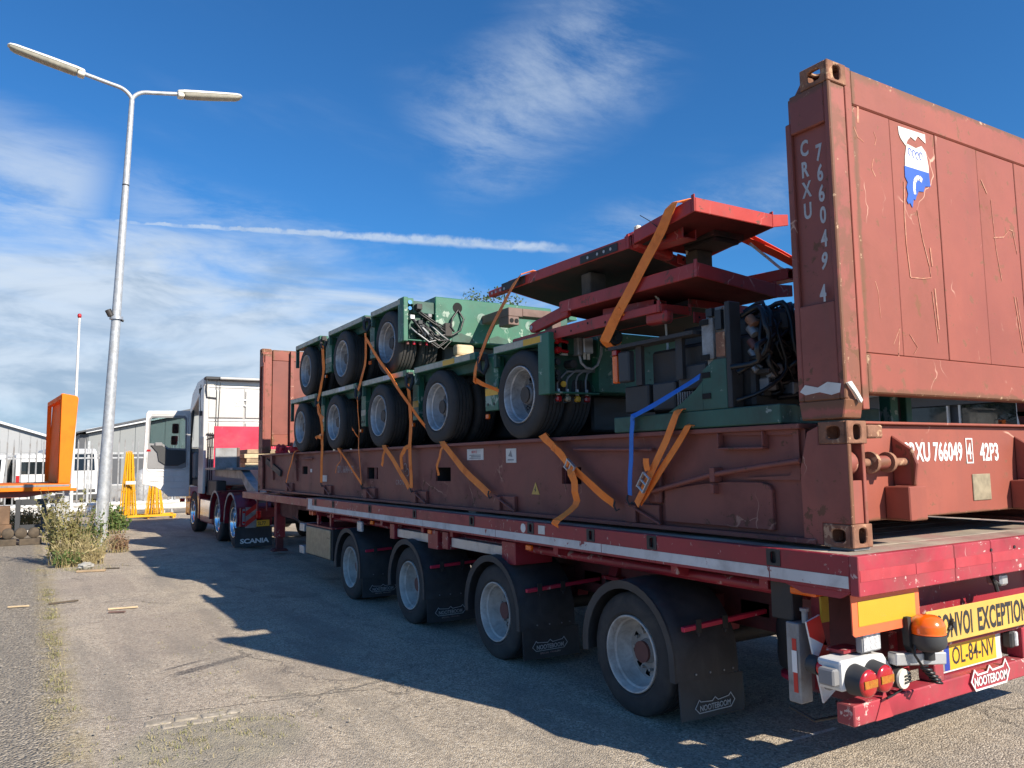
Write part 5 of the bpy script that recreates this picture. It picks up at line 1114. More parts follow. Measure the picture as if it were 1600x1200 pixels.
        for i in range(16):
            a = rnd.uniform(.10, xs-.04); z_ = zdeck-rnd.uniform(.03, .42); b_ = rnd.uniform(.1, .55)
            pts = [(a, ye+.05, z_), (a+.03, ye-.0, z_-.05), (min(a+b_*.4, xs+.08), ye-.04, z_-.12-.1*b_), (min(a+b_*.7, xs+.2), ye-.02, max(z_-.22, zdeck-.46))]
            MB().tube(pts, rnd.choice((.008, .010, .013)), 7).build('hose', 'hose' if i % 6 else 'steel_grey', t, smooth=60)
        for i in range(12):
            a = rnd.uniform(.08, xs-.09); z_ = zdeck-rnd.uniform(.04, .40); w_ = rnd.uniform(.03, .08)
            MB().box(a, a+w_, ye-rnd.uniform(.0, .04), ye+.09, z_-w_*.9, z_).build('valve_block', rnd.choice(('dark_steel', 'alu', 'dark_steel', 'cab_grey')), t, bev=.006)
        for i in range(5):
            q = MB(); q.cyl((.07+.08*i, ye+.05, zdeck-.53), (.07+.08*i, ye+.05, zdeck-.48), .018, n=10); q.build('coupling', 'lens_red' if i % 2 else 'hub_red', t, smooth=40)
        q = MB(); q.cyl((.075, ye-.012, zdeck-.05), (.075, ye+.02, zdeck-.05), .024, n=12); q.build('gauge', 'chrome', t, smooth=30); q = MB(); q.cyl((.075, ye-.012, zdeck-.12), (.075, ye+.02, zdeck-.12), .022, n=12); q.build('gauge', 'chrome', t, smooth=30)
        # hole with hoses in the end face, worn spots, lower cut-outs
        q = MB(); q.cyl((.69, ye-.004, zdeck-.06), (.69, ye+.0, zdeck-.06), .062, n=22); q.build('hose_port', 'black_hole', t)
        MB().tube([(.69, ye-.01, zdeck-.09), (.60, ye-.04, zdeck-.20), (.57, ye-.05, zdeck-.30), (.62, ye-.05, zdeck-.36)], .012).build('hose', 'hose', t, smooth=60)
        MB().tube([(.70, ye-.01, zdeck-.10), (.75, ye-.04, zdeck-.2), (.70, ye-.05, zdeck-.34), (.6, ye-.04, zdeck-.40), (.3, ye-.02, zdeck-.42)], .012).build('hose', 'hose', t, smooth=60)
        q = MB(); q.box(.50, .60, ye-.05, ye-.0, zdeck-.42, zdeck-.26); q.build('valve_block', 'dark_steel', t, bev=.01)
        for a in (.78, 1.28):
            MB().prism([(a-.16, zdeck-.469), (a-.16, zdeck-.40), (a-.05, zdeck-.36), (a+.10, zdeck-.40), (a+.14, zdeck-.469)], 'y', ye-.004, ye-.0005).build('recess', 'green_dull', t)
        for a, z_, r_ in ((1.02, zdeck-.17, .07), (1.33, zdeck-.20, .075), (1.52, zdeck-.08, .05), (1.70, zdeck-.20, .06)):
            q = MB(); q.lathe([(ye-.0025, r_), (ye-.003, r_*.82), (ye-.0025, r_*.60), (ye-.003, r_*.55), (ye-.0025, r_*.25)], 22, c=(a, 0, z_), axis='y'); q.build('worn_ring', 'letter_grey_green', t)
    return t
mat('letter_grey_green', (.22, .30, .25), .6, var=.3, scale=14, dirt=(.04, .15, .10), damt=.6, dscale=12)
lo = module('longer green modular trailer with five axle lines standing on the flat rack floor', ZT, [9.58, 8.0, 6.36, 4.76, 3.16], [(10.13, 8.76), (8.55, 7.11), (6.92, 5.52), (5.32, 3.93), (3.59, 2.69)], 2.69, 2.69, .512, True)
hi = module('shorter green modular trailer with three axle lines stacked on top of the longer one', 2.69, [9.31, 7.68, 6.10], [(9.87, 8.63), (8.25, 6.82), (6.62, 5.60)], 5.60, 3.53, .402, False)
# coupling arm of the upper module
q = MB(); pr = [(1.02, 3.34), (1.20, 3.34), (1.20, 3.20), (1.02, 3.20)]
q.box(1.02, 1.21, 4.98, 5.598, 3.30, 3.40); q.box(1.02, 1.16, 4.98, 5.20, 3.20, 3.30); q.box(1.21, 1.75, 4.98, 5.14, 3.31, 3.40); q.box(1.62, 1.75, 4.98, 5.14, 3.10, 3.31); ca = q.build('coupling_arm', 'bracket_brown', hi, bev=.006)
q = MB()
for a in (1.06, 1.125): q.cyl((a, 4.975, 3.25), (a, 4.982, 3.25), .026, n=14)
q.build('arm_holes', 'black_hole', ca)
single(MB().box(.54, .80, 5.36, 5.50, 2.745, 2.87).box(.56, .79, 5.37, 5.49, 2.871, 3.0), 'support_block', 'wood_pale', 'pale wooden block wedged under the end of the upper green trailer', 'block', bev=.03, seg=2)

# ================================================================== POWER PACK
mat('upright_worn', (.30, .31, .31), .6, .1, var=.25, scale=7, dirt=(.12, .10, .08), damt=.5, dscale=5, chip=(.18, .08, .04), camt=.14, cscale=9)
pp = thing('power_pack', 'dark hydraulic power pack with hoses on green foot frame beside the rear end wall', 'machine', (1.2, 1.2, ZT))
MB().box(.0, .16, .42, 1.88, ZT+.006, ZT+.115).build('foot_beam', 'green_dull', pp, bev=.006)
MB().box(.161, .95, .44, .60, ZT+.006, ZT+.11).build('cross_beam', 'green_dull', pp, bev=.006); MB().box(.161, 1.1, 1.7, 1.86, ZT+.006, ZT+.11).build('cross_beam', 'green_dull', pp)
q = MB(); q.prism([(1.0, ZT+.116), (.80, ZT+.116), (.80, ZT+.42), (.90, ZT+.42), (1.0, ZT+.36)], 'x', .0, .03); q.prism([(1.32, ZT+.116), (1.0, ZT+.116), (1.0, ZT+.30), (1.06, ZT+.25), (1.20, ZT+.17)], 'x', .0, .02); q.build('gusset_plate', 'green_dull', pp, bev=.003)
MB().box(.031, .06, .80, .98, ZT+.116, 2.585).build('upright_plate', 'upright_worn', pp, bev=.004)
MB().box(.002, .03, .90, .995, ZT+.425, 2.52).build('upright_plate', 'upright_worn', pp, bev=.004)
MB().box(.0, .10, .76, .798, ZT+.116, 2.60).build('upright_edge', 'dark_steel', pp, bev=.004)
MB().box(-.004, .001, .80, .87, 2.27, 2.42).build('rust_patch', 'casting_rust', pp)
for i, zz in enumerate((2.48, 2.26, 2.15, 2.02)):
    MB().box(-.006, .001, .93, 1.0, zz, zz+.035).build('slot', 'black_hole', pp)
q = MB(); q.box(.004, .03, .83, .88, 2.44, 2.56); q.box(.0, .03, .90, .95, 2.53, 2.58); q.build('cable_clip', 'hose', pp)
MB().box(.12, 1.12, .70, 1.60, ZT+.116, 2.40).build('engine_cover', 'dark_steel', pp, bev=.02)
MB().box(.30, 1.10, .60, 1.50, 2.41, 2.56).build('tank', 'dark_steel', pp, bev=.03)
MB().box(.04, .118, 1.55, 1.80, ZT+.14, ZT+.33).build('side_box', 'dark_steel', pp, bev=.01); MB().box(.05, .119, 1.30, 1.52, ZT+.14, ZT+.33).build('side_box', 'cab_trim', pp, bev=.01)
MB().box(.06, .119, 1.02, 1.28, ZT+.26, ZT+.42).build('side_box', 'cab_trim', pp, bev=.01)
q = MB()
for i in range(13): q.box(.06, .118, 1.06+i*.022, 1.068+i*.022, ZT+.12, ZT+.25)
q.build('radiator_grille', 'steel_grey', pp)
q = MB(); q.box(.03, .06, 1.60, 1.66, ZT+.33, ZT+.60); q.box(.03, .06, 1.20, 1.26, ZT+.33, ZT+.60); q.box(-.02, .10, 1.05, 1.90, ZT+.60, ZT+.625); q.build('cable_shelf', 'dark_steel', pp)
MB().box(-.005, .04, 1.83, 1.88, ZT+.36, ZT+.56).build('marker_lamp', 'amber', pp, bev=.008); MB().box(-.005, .04, 1.83, 1.88, ZT+.561, ZT+.60).build('marker_lamp', 'lens_red', pp, bev=.004)
q = MB(); q.box(.0, .06, 1.70, 1.82, ZT+.36, ZT+.58); q.build('lamp_box', 'cab_trim', pp, bev=.01)
rnd = random.Random(11)
for i in range(34):
    a = .12+.024*i+rnd.uniform(-.02, .02); y_ = .68-rnd.uniform(0, .10); r_ = rnd.choice((.007, .009, .012, .017))
    z1 = 2.60-rnd.uniform(0, .10); z0 = ZT+rnd.uniform(.15, .45)
    pts = [(a, y_+.15, z1-.04), (a+.02, y_+.02, z1), (a+rnd.uniform(-.05, .10), y_-rnd.uniform(.01, .06), z1-.12), (a+rnd.uniform(-.16, .16), y_-rnd.uniform(.02, .09), z0+(z1-z0)*rnd.uniform(.35, .65)), (a+rnd.uniform(-.2, .2), y_-.03, z0+rnd.uniform(.0, .12)), (a+rnd.uniform(-.25, .2), y_+.08, z0)]
    # smooth the bend
    sm = []
    for j in range(len(pts)-1):
        for u in (0, .33, .66):
            P0, P1, P2, P3 = [Vector(pts[max(0, min(len(pts)-1, j+o_))]) for o_ in (-1, 0, 1, 2)]
            sm.append(.5*((2*P1)+(-P0+P2)*u+(2*P0-5*P1+4*P2-P3)*u*u+(-P0+3*P1-3*P2+P3)*u**3))
    sm.append(Vector(pts[-1])); MB().tube(sm, r_, 8).build('hose', 'hose', pp, smooth=60)
for i in range(40):
    a = .13+rnd.uniform(0, .85); z_ = rnd.uniform(2.05, 2.56); w_ = rnd.uniform(.03, .09); y_ = rnd.uniform(.62, .70)
    if i % 3 == 0:
        q = MB(); q.cyl((a, y_, z_), (a+w_, y_, z_-.01), .022, n=10); q.build('pipe_fitting', rnd.choice(('casting_rust', 'steel_grey')), pp, smooth=40)
    else: MB().box(a, a+w_, y_-.02, .70, z_-w_, z_).build('valve_block', rnd.choice(('dark_steel', 'dark_steel', 'cab_grey', 'steel_grey', 'cab_trim')), pp, bev=.006)
for i, z_ in enumerate((2.50, 2.44, 2.36, 2.30, 2.22)):
    q = MB(); q.cyl((.13, .72, z_), (.13, .68, z_-.05), .03-.003*i, n=12); q.cyl((.16, .70, z_-.01), (.16, .67, z_-.03), .012, n=6); q.build('pipe_fitting', ('casting_rust', 'steel_grey', 'hub_red', 'steel_grey', 'alu')[i], pp, smooth=40)
q = MB(); q.box(1.10, 1.18, .46, .54, ZT+.01, 2.30); q.build('green_upright', 'green_paint', pp, bev=.004)
q = MB(); q.box(1.27, 1.33, .46, .54, ZT+.01, 2.20); q.build('green_upright', 'green_paint', pp, bev=.004)
MB().box(1.181, 1.269, .50, .54, ZT+.01, 2.2).build('upright_back', 'dark_steel', pp)
MB().box(.88, 1.25, .30, .68, 2.575, 2.59).build('top_plate', 'dark_steel', pp)
MB().tube([(.9, .62, 2.62), (1.15, .52, 2.60), (1.35, .45, 2.48), (1.45, .40, 2.3)], .014).build('hose', 'hose', pp, smooth=60)

# ================================================================== RED RAMPS
def ramp(label, x0, x1, ya, yb, z, tilt, th=.085, rear=True, arm=None, name='loading_ramp', roll=0.):
    """ya rear end, yb front end; z: height of the top at the rear; tilt: change of height along the length"""
    t = thing(name, label, 'ramp', ((x0+x1)/2, ya, z-th), 'red ramps stacked on the load')
    S = lambda y: z+tilt*(y-ya)/(yb-ya)
    def bar(xa, xb, y0, y1, lo_, hi_, nm, m, bev=.004):
        q = MB(); vs = []
        for yy in (y0, y1):
            for xx, zz in ((xa, S(yy)+lo_), (xb, S(yy)+lo_), (xb, S(yy)+hi_), (xa, S(yy)+hi_)): vs.append((xx, yy, zz+roll*(xx-x0)))
        q.add(vs, [(3, 2, 1, 0), (4, 5, 6, 7), (0, 1, 5, 4), (1, 2, 6, 5), (2, 3, 7, 6), (3, 0, 4, 7)]); return q.build(nm, m, t, bev=bev)
    bar(x0+.012, x1-.012, ya+.012, yb-.012, -th+.002, -th+.020, 'underside_plate', 'ramp_under' if not rear else 'ramp_red_shaded')
    bar(x0+.012, x1-.012, ya+.012, yb-.012, -.022, -.006, 'top_plate', 'wood_deck')
    bar(x0, x0+.011, ya+.03, yb-.03, -th, 0, 'side_rail', 'ramp_red'); bar(x1-.011, x1, ya+.03, yb-.03, -th, 0, 'side_rail', 'ramp_red')
    bar(x0+.012, x1-.012, ya, ya+.011, -th, 0, 'end_rail', 'ramp_red'); bar(x0+.012, x1-.012, yb-.011, yb, -th, 0, 'end_rail', 'ramp_red')
    for xa in (x0, x1-.011): bar(xa, xa+.0112, ya, ya+.029, -th, .022, 'corner_post', 'ramp_red', .003)
    return t, bar, S
W = .76; RX = .05
# bottom ramp: upside, pointing forward, flange plates with bolt holes
t4, bar, S = ramp('lowest red ramp of the stack with bolted flange plate, above the green trailer end', RX, RX+.30, 1.42, 3.35, 2.71, .02, .06, rear=False)
def flange(t, x, y0, y1, z0, z1, S=None):
    fp = MB().prism([(y0+.10, z0), (y1, z0), (y1, z1), (y0+.02, z1)] if False else [(y0, z0), (y1, z0), (y1, z1), (y0, z1)], 'x', x-.012, x).build('flange_plate', 'ramp_red', t, bev=.003)
    q = MB(); n = 6
    for i in range(n): q.cyl((x-.0135, y0+(y1-y0)*(i+.5)/n, z0+(z1-z0)*(.35+.3*(i % 2))), (x-.0122, y0+(y1-y0)*(i+.5)/n, z0+(z1-z0)*(.35+.3*(i % 2))), .010, n=8)
    q.build('bolt_holes', 'black_hole', fp)
flange(t4, RX+.01, 1.9, 3.2, 2.64, 2.73)
MB().box(RX+.305, 1.65, 1.46, 2.66, 2.735, 2.765).build('rear_plate', 'ramp_under', t4)  # broad plate added to shade the green end face and close the sky gap
MB().box(RX+.305, 1.65, 1.45, 1.459, 2.72, 2.775).build('end_rail', 'ramp_red', t4)
q = MB(); q.prism([(RX+.25, 2.66), (RX+.72, 2.66), (RX+.60, 2.585), (RX+.25, 2.585)], 'y', 1.35, 1.362); q.build('flange_plate', 'ramp_red', t4, bev=.003)
q = MB(); 
for i in range(5): q.cyl((RX+.30+.07*i, 1.348, 2.625+.012*(i % 2)), (RX+.30+.07*i, 1.3505, 2.625+.012*(i % 2)), .009, n=8)
q.build('bolt_holes', 'black_hole', t4)
MB().obox((RX+.06, 1.38, 2.62), (RX+.06, 1.60, 2.63), .08, .10).build('rounded_end', 'ramp_red', t4, bev=.03, seg=3)
# third from top
t3, bar, S = ramp('second red ramp from the bottom of the stack, with a pivot arm at its front', RX, RX+W, 1.06, 2.62, 2.915, .02, .095, roll=-.09)
q = MB(); q.prism([(2.50, 2.905), (2.50, 2.80), (2.98, 2.74), (3.04, 2.745), (3.07, 2.78), (3.05, 2.82), (3.0, 2.835)], 'x', RX+.004, RX+.05); q.build('pivot_arm', 'ramp_red', t3, bev=.008)
q = MB(); q.cyl((RX-.002, 3.02, 2.787), (RX+.053, 3.02, 2.787), .018, n=14); q.build('pivot_pin', 'galv', t3, smooth=30)
q = MB(); q.prism([(RX+W, 2.847), (RX+W+.17, 2.86), (RX+W+.17, 2.78), (RX+W, 2.755)], 'y', 1.065, 1.08); q.build('side_ear', 'ramp_red', t3, bev=.003)
# second from top, reversed
t2, bar, S = ramp('second red ramp from the top, pointing forward, with dark worn underside', RX, RX+W, 1.72, 3.42, 3.250, .02, .085, rear=False, roll=-.17)
MB().box(RX-.004, RX+.07, 3.40, 3.75, 3.185, 3.245).build('hook_tongue', 'ramp_red', t2, bev=.012)
MB().box(RX-.006, RX-.0005, 3.1, 3.50, 3.19, 3.262).build('bolted_plate', 'dark_steel', t2, bev=.003)
MB().box(RX-.006, RX-.0005, 1.84, 2.30, 3.175, 3.235).build('bolted_plate', 'dark_steel', t2, bev=.003)
q = MB()
for a in (3.45, 3.52, 3.60, 3.67): q.cyl((RX-.008, a, 3.21), (RX-.0042, a, 3.21), .013, n=8)
for a in (1.92, 2.0, 2.08, 2.2): q.cyl((RX-.008, a, 3.205), (RX-.0062, a, 3.205), .012, n=8)
q.build('bolt_holes', 'letter_grey', t2)
q = MB(); q.prism([(RX+.02, 3.262), (RX+.16, 3.272), (RX+.16, 3.30), (RX+.06, 3.30)], 'y', 1.70, 1.80); q.build('lifting_lug', 'ramp_red', t2, bev=.004)
MB().box(RX+.07, RX+.12, 1.70, 1.75, 3.301, 3.345).build('lug_knot', 'cream', t2, bev=.012)
q = MB(); q.prism([(RX+.42, 3.165), (RX+.74, 3.115), (RX+.68, 3.05), (RX+.42, 3.095)], 'y', 1.66, 1.674); q.build('flange_plate', 'ramp_red', t2, bev=.003)
q = MB()
for i in range(3): q.cyl((RX+.47+.07*i, 1.656, 3.125-.013*i), (RX+.47+.07*i, 1.6605, 3.125-.013*i), .010, n=8)
q.build('bolt_holes', 'black_hole', t2)
MB().obox((RX+.03, 1.70, 3.200), (RX+.38, 1.70, 3.142), .10, .075).build('rounded_end', 'ramp_red', t2, bev=.03, seg=3)
# top
t1, bar, S = ramp('topmost red ramp of the stack, high beside the rear end wall', RX, RX+W, 1.06, 1.695, 3.345, -.07, .095)
q = MB(); q.prism([(RX+W, 3.345), (RX+W+.16, 3.37), (RX+W+.16, 3.29), (RX+W, 3.255)], 'y', 1.065, 1.08); q.build('side_ear', 'ramp_red', t1, bev=.003)
def tube_end(t, p0, p1, w_, h_):
    q = MB(); p0, p1 = Vector(p0), Vector(p1); d = (p1-p0).normalized(); a = d.cross(ZD).normalized(); b_ = a.cross(d); th = .010
    for c_, ww, hh in ((a*(w_/2-th/2), th, h_), (-a*(w_/2-th/2), th, h_), (b_*(h_/2-th/2), w_-2*th, th), (-b_*(h_/2-th/2), w_-2*th, th)): q.obox(p0+c_, p1+c_, ww, hh)
    q.obox(p0, p0+d*.02, w_-2*th, h_-2*th); return q.build('hollow_bar', 'ramp_red', t, bev=.004)
tube_end(t1, (.24, 2.0, 3.215), (.24, 1.30, 3.195), .13, .085); MB().box(.12, .16, 1.45, 1.9, 3.18, 3.248).build('bar_plate', 'dark_steel', t1)
tube_end(t3, (.24, 2.2, 2.775), (.24, 1.62, 2.745), .13, .080)
tube_end(t3, (.98, 1.7, 2.965), (.98, 1.05, 2.935), .13, .080)
q = MB(); q.box(.42, .72, 1.25, 1.60, 3.195, 3.248); q.box(.45, .69, 1.27, 1.58, 3.165, 3.194); q.build('pad', 'ramp_under', t1, bev=.006)
MB().box(.40, .60, 1.5, 1.9, 2.80, 2.83).build('pad', 'ramp_under', t3)
for i, (x_, y_, z0_, z1_, lab) in enumerate(((.14, 2.30, 2.906, 3.128, 'dark timber block between the middle ramps, nearer the front'), (.45, 2.05, 2.885, 3.085, 'dark timber block between the middle ramps, nearer the rear wall'), (.50, 1.50, 2.88, 3.165, 'dark packing block under the topmost ramp'))):
    single(MB().box(x_, x_+.16, y_, y_+.12, z0_, z1_), 'packing_block', 'bark', lab, 'block', 'packing blocks between the ramps', bev=.008)
# loose white cords and a wire on the ramps
def cord(pts, r_, m, label, cat='rope'):
    q = MB(); q.tube(pts, r_, 6); single(q, 'cord', m, label, cat, smooth=60)
cord([(.22, 1.62, 2.80), (.24, 1.60, 2.72), (.27, 1.60, 2.60), (.28, 1.60, 2.45), (.27, 1.60, 2.33), (.25, 1.61, 2.20)], .008, 'cream', 'pale cord hanging loose over the green end face below the ramps')
cord([(.10, 1.78, 2.84), (.14, 1.70, 2.88), (.20, 1.66, 2.86), (.22, 1.63, 2.80)], .007, 'cream', 'white cord looped round the hollow bar of the lower ramp')
cord([(.50, 1.62, 3.24), (.50, 1.60, 3.18), (.52, 1.60, 3.10)], .010, 'cream', 'short pale cord knotted on the upper ramp flange')
cord([(.83, 1.30, 3.20), (.95, 1.25, 3.10), (1.02, 1.20, 3.02), (1.10, 1.1, 2.94)], .010, 'letter_white', 'white plastic band slung between the top ramps')
cord([(1.10, 1.05, 2.80), (1.16, 1.02, 2.77), (1.19, 1.0, 2.70), (1.19, 1.0, 2.58)], .014, 'white_paint', 'white bent pipe by the rear post under the ramps')
cord([(-.01, 1.52, 3.34), (.02, 1.46, 3.29), (.06, 1.40, 3.22)], .003, 'hose', 'thin black cable tie end sticking up from the rear ramp strap', 'cable tie')

# ================================================================== STRAPS
def smooth_path(pts, k=4):
    out_ = []
    for j in range(len(pts)-1):
        for u in range(k):
            u /= k; P0, P1, P2, P3 = [Vector(pts[max(0, min(len(pts)-1, j+o_))]) for o_ in (-1, 0, 1, 2)]
            out_.append(.5*((2*P1)+(-P0+P2)*u+(2*P0-5*P1+4*P2-P3)*u*u+(-P0+3*P1-3*P2+P3)*u**3))
    return out_+[Vector(pts[-1])]
def strap(label, runs, m='strap_orange', wdt=.05, buckle=None, hook=None, group='lashing straps over the load'):
    p_ = runs[0][0]; t = thing('lashing_strap', label, 'strap', (p_[0], p_[1], min(q_[2] for r_ in runs for q_ in r_)), group)
    for i, r_ in enumerate(runs):
        side = YD if len(r_[0]) == 3 else None
        rs_ = smooth_path(r_, 3); rs_ = [p_+Vector((.004*math.sin(j_*1.7+i), .004*math.sin(j_*1.1), 0)) if 0 < j_ < len(rs_)-1 else p_ for j_, p_ in enumerate(rs_)]; tw = random.uniform(-.25, .25); q = MB(); q.ribbon(rs_, wdt*(1.2 if i == 0 else 1.), side+XD*tw); q.build('webbing', m, t)
    if buckle:
        c_ = Vector(buckle[0]); d = Vector(buckle[1]).normalized(); n_ = Vector((-1, 0, 0)); s = d.cross(n_).normalized(); c_ = c_+n_*.022
        q = MB()
        for a in (-.035, .035): q.obox(c_+s*a-d*.06, c_+s*a+d*.06, .008, .022, n_)
        for a in (-.055, 0, .055): q.cyl(c_+d*a-s*.036, c_+d*a+s*.036, .008, n=8)
        q.build('ratchet_buckle', 'alu', t)
    if hook:
        q = MB(); h = Vector(hook); q.tube([h+Vector((0, .02, .03)), h+Vector((-.012, .018, 0)), h+Vector((-.005, 0, -.035)), h+Vector((.015, -.01, -.02))], .007, 7); q.build('hook', 'dark_steel', t, smooth=50)
    return t
Xo = -.028
strap('narrow strap at the front end of the flat rack beside the front wall', [[(.09, 9.74, 1.85), (Xo+.01, 9.80, 1.845), (Xo+.02, 10.1, 1.58), (Xo+.02, 10.30, 1.36)]], wdt=.035)
strap('upright strap from the foremost gap of the upper green trailer down to the lower one', [[(-.03, 8.46, 3.36), (-.012, 8.44, 3.1), (-.012, 8.48, 2.85), (-.03, 8.62, 2.56)], [(-.03, 8.41, 3.34), (-.02, 8.38, 3.1), (-.02, 8.44, 2.85), (-.03, 8.60, 2.58)]])
strap('foremost upright strap from the lower green trailer down to the flat rack side', [[(-.03, 8.62, 2.52), (-.014, 8.50, 2.3), (-.014, 8.44, 2.0), (-.03, 8.40, 1.85), (-.03, 8.42, 1.39)], [(-.03, 8.62, 2.50), (-.035, 8.52, 2.36), (-.03, 8.36, 2.30)], [(-.03, 8.43, 2.02), (-.045, 8.55, 2.05), (-.05, 8.62, 2.02)]], hook=(-.02, 8.42, 1.37))
strap('slanting strap crossing the faded container number on the rail', [[(.06, 7.82, 1.85), (-.012, 7.74, 1.845), (Xo+.02, 7.3, 1.62), (Xo+.01, 6.84, 1.38)], [(-.012, 7.66, 1.84), (-.02, 7.62, 1.72), (-.03, 7.75, 1.62), (-.03, 7.82, 1.53)]], wdt=.04, hook=(-.02, 6.83, 1.37))
strap('upright strap beside the third wheel of the lower green trailer', [[(-.03, 6.72, 3.28), (-.012, 6.74, 3.05), (-.012, 6.83, 2.8), (-.03, 6.97, 2.58)], [(-.03, 7.0, 2.50), (-.014, 6.98, 2.2), (-.03, 6.93, 1.86), (-.03, 6.84, 1.38)], [(-.03, 6.94, 1.98), (-.05, 7.05, 2.06), (-.05, 7.12, 2.10)]], hook=(-.02, 6.80, 1.37))
strap('long diagonal strap from the upper green trailer across to the fourth lower wheel', [[(-.035, 6.70, 3.22), (-.04, 6.2, 2.86), (-.04, 5.7, 2.52), (-.02, 5.3, 2.22), (.03, 5.02, 1.99)]], wdt=.075)
strap('upright strap ahead of the fourth lower wheel, in front of the emblem on the rail', [[(-.03, 5.42, 2.52), (-.014, 5.38, 2.2), (-.03, 5.36, 1.86), (-.03, 5.33, 1.38)], [(-.03, 5.36, 1.84), (-.05, 5.46, 1.80), (-.05, 5.55, 1.72), (-.04, 5.56, 1.58)]], wdt=.055, hook=(-.02, 5.34, 1.37))
strap('slanting strap running over the emblem on the flat rack side', [[(.06, 6.22, 1.85), (-.012, 6.14, 1.845), (Xo+.02, 5.75, 1.60), (Xo+.01, 5.42, 1.38)], [(-.012, 6.1, 1.83), (-.03, 6.14, 1.7), (-.03, 6.17, 1.62)]], wdt=.045)
strap('slanting strap with loose tail between the two square fork pockets', [[(.06, 4.68, 1.85), (-.012, 4.60, 1.845), (Xo+.02, 4.2, 1.60), (Xo+.01, 3.66, 1.36)], [(-.015, 4.58, 1.83), (-.04, 4.60, 1.74), (-.045, 4.66, 1.62), (-.03, 4.66, 1.52)]], hook=(-.02, 3.64, 1.36))
strap('front strap over the tip of the red ramps, hooked to the green side', [[(.30, 3.10, 3.285), (RX-.015, 3.14, 3.275), (-.02, 3.5, 2.93), (-.035, 3.80, 2.60), (-.035, 3.88, 2.44), (-.03, 3.86, 2.40)], [(-.034, 3.88, 2.42), (-.02, 3.66, 2.34), (.05, 3.44, 2.25)]], wdt=.065)
strap('rear strap over the edge of the topmost ramp, looped round a bollard', [[(.30, 1.20, 3.362), (RX-.012, 1.22, 3.352), (.03, 1.42, 3.12), (.03, 1.75, 2.80), (.06, 2.00, 2.58), (.09, 2.06, 2.525), (.14, 2.05, 2.50), (.19, 2.03, 2.54)], [(.036, 1.80, 2.72), (.10, 2.03, 2.63), (.16, 2.04, 2.625)]], wdt=.075)
strap('orange strap with buckle and hanging tail behind the rear green wheel', [[(.05, 2.82, 1.86), (-.012, 2.76, 1.845), (Xo, 2.45, 1.66), (Xo+.005, 2.1, 1.45), (Xo+.005, 1.88, 1.345)], [(-.05, 2.36, 1.60), (-.07, 2.30, 1.53), (-.065, 2.28, 1.42), (-.065, 2.28, 1.32), (-.195, 2.32, 1.22), (-.20, 2.36, 1.17)], [(-.045, 2.60, 1.77), (-.05, 2.50, 1.72), (-.05, 2.38, 1.62)]], wdt=.065, buckle=((-.03, 2.36, 1.605), (0, -.83, -.55)), hook=(-.02, 1.85, 1.33))
strap('blue strap from the power pack down to the lashing lug', [[(.0, 1.02, 2.165), (-.03, 1.3, 2.05), (-.035, 1.60, 1.955), (-.035, 1.64, 1.90), (-.03, 1.67, 1.65), (-.03, 1.69, 1.41)]], 'strap_blue', .044, hook=(-.025, 1.70, 1.38))
strap('orange strap with buckle slanting down to the lug beside the blue strap', [[(.03, 1.18, 1.965), (-.035, 1.20, 1.945), (-.035, 1.38, 1.67), (-.035, 1.62, 1.35)], [(.02, 1.10, 1.855), (-.02, 1.13, 1.845), (-.02, 1.38, 1.58), (-.02, 1.60, 1.36)], [(-.055, 1.47, 1.58), (-.06, 1.48, 1.66)]], wdt=.055, buckle=((-.04, 1.51, 1.50), (0, .6, -.8)))
strap('pair of red-orange straps behind the ramps next to the rear end wall', [[(.80, 1.35, 3.25), (1.10, 1.10, 3.02), (1.55, .95, 2.70), (1.9, .90, 2.40)], [(.88, 1.35, 3.28), (1.18, 1.12, 3.04), (1.63, .97, 2.72), (1.98, .92, 2.40)]], 'strap_red', .055)
strap('loose blue strap end lying on the power pack beside the rear post', [[(.45, .50, 2.06), (.55, .45, 2.02), (.70, .42, 2.0)]], 'strap_blue', .05, group=None)

# rags at the front of the flat rack floor
def rag(cx, cy, cz, sx, sy, sz, m, label, seed):
    bm = bmesh.new(); bmesh.ops.create_icosphere(bm, subdivisions=4, radius=1)
    for v in bm.verts:
        n_ = noise.noise(v.co*1.9+Vector((seed, 0, 0)))*.35+noise.noise(v.co*4.5+Vector((0, seed, 0)))*.2
        v.co *= 1+n_; v.co.z = max(v.co.z, -.25)
    q = MB(); bm.verts.index_update(); q.v = [(cx+v.co.x*sx, cy+v.co.y*sy, cz+(v.co.z+.25)*sz) for v in bm.verts]; q.f = [tuple(v.index for v in f.verts) for f in bm.faces]; bm.free()
    single(q, 'crumpled_tarpaulin', m, label, 'tarpaulin', smooth=50)
rag(.32, 10.5, ZT, .20, .26, .15, 'rag_red', 'crumpled red tarpaulin lying beside the foremost green wheel', 1)
rag(.12, 11.05, ZT, .10, .16, .12, 'rag_red', 'small crumpled red cloth at the foot of the front end wall', 5)
rag(.25, 10.32, ZT+.10, .12, .14, .24, 'rag_grey', 'grey cloth heaped behind the red tarpaulin on the flat rack', 9)
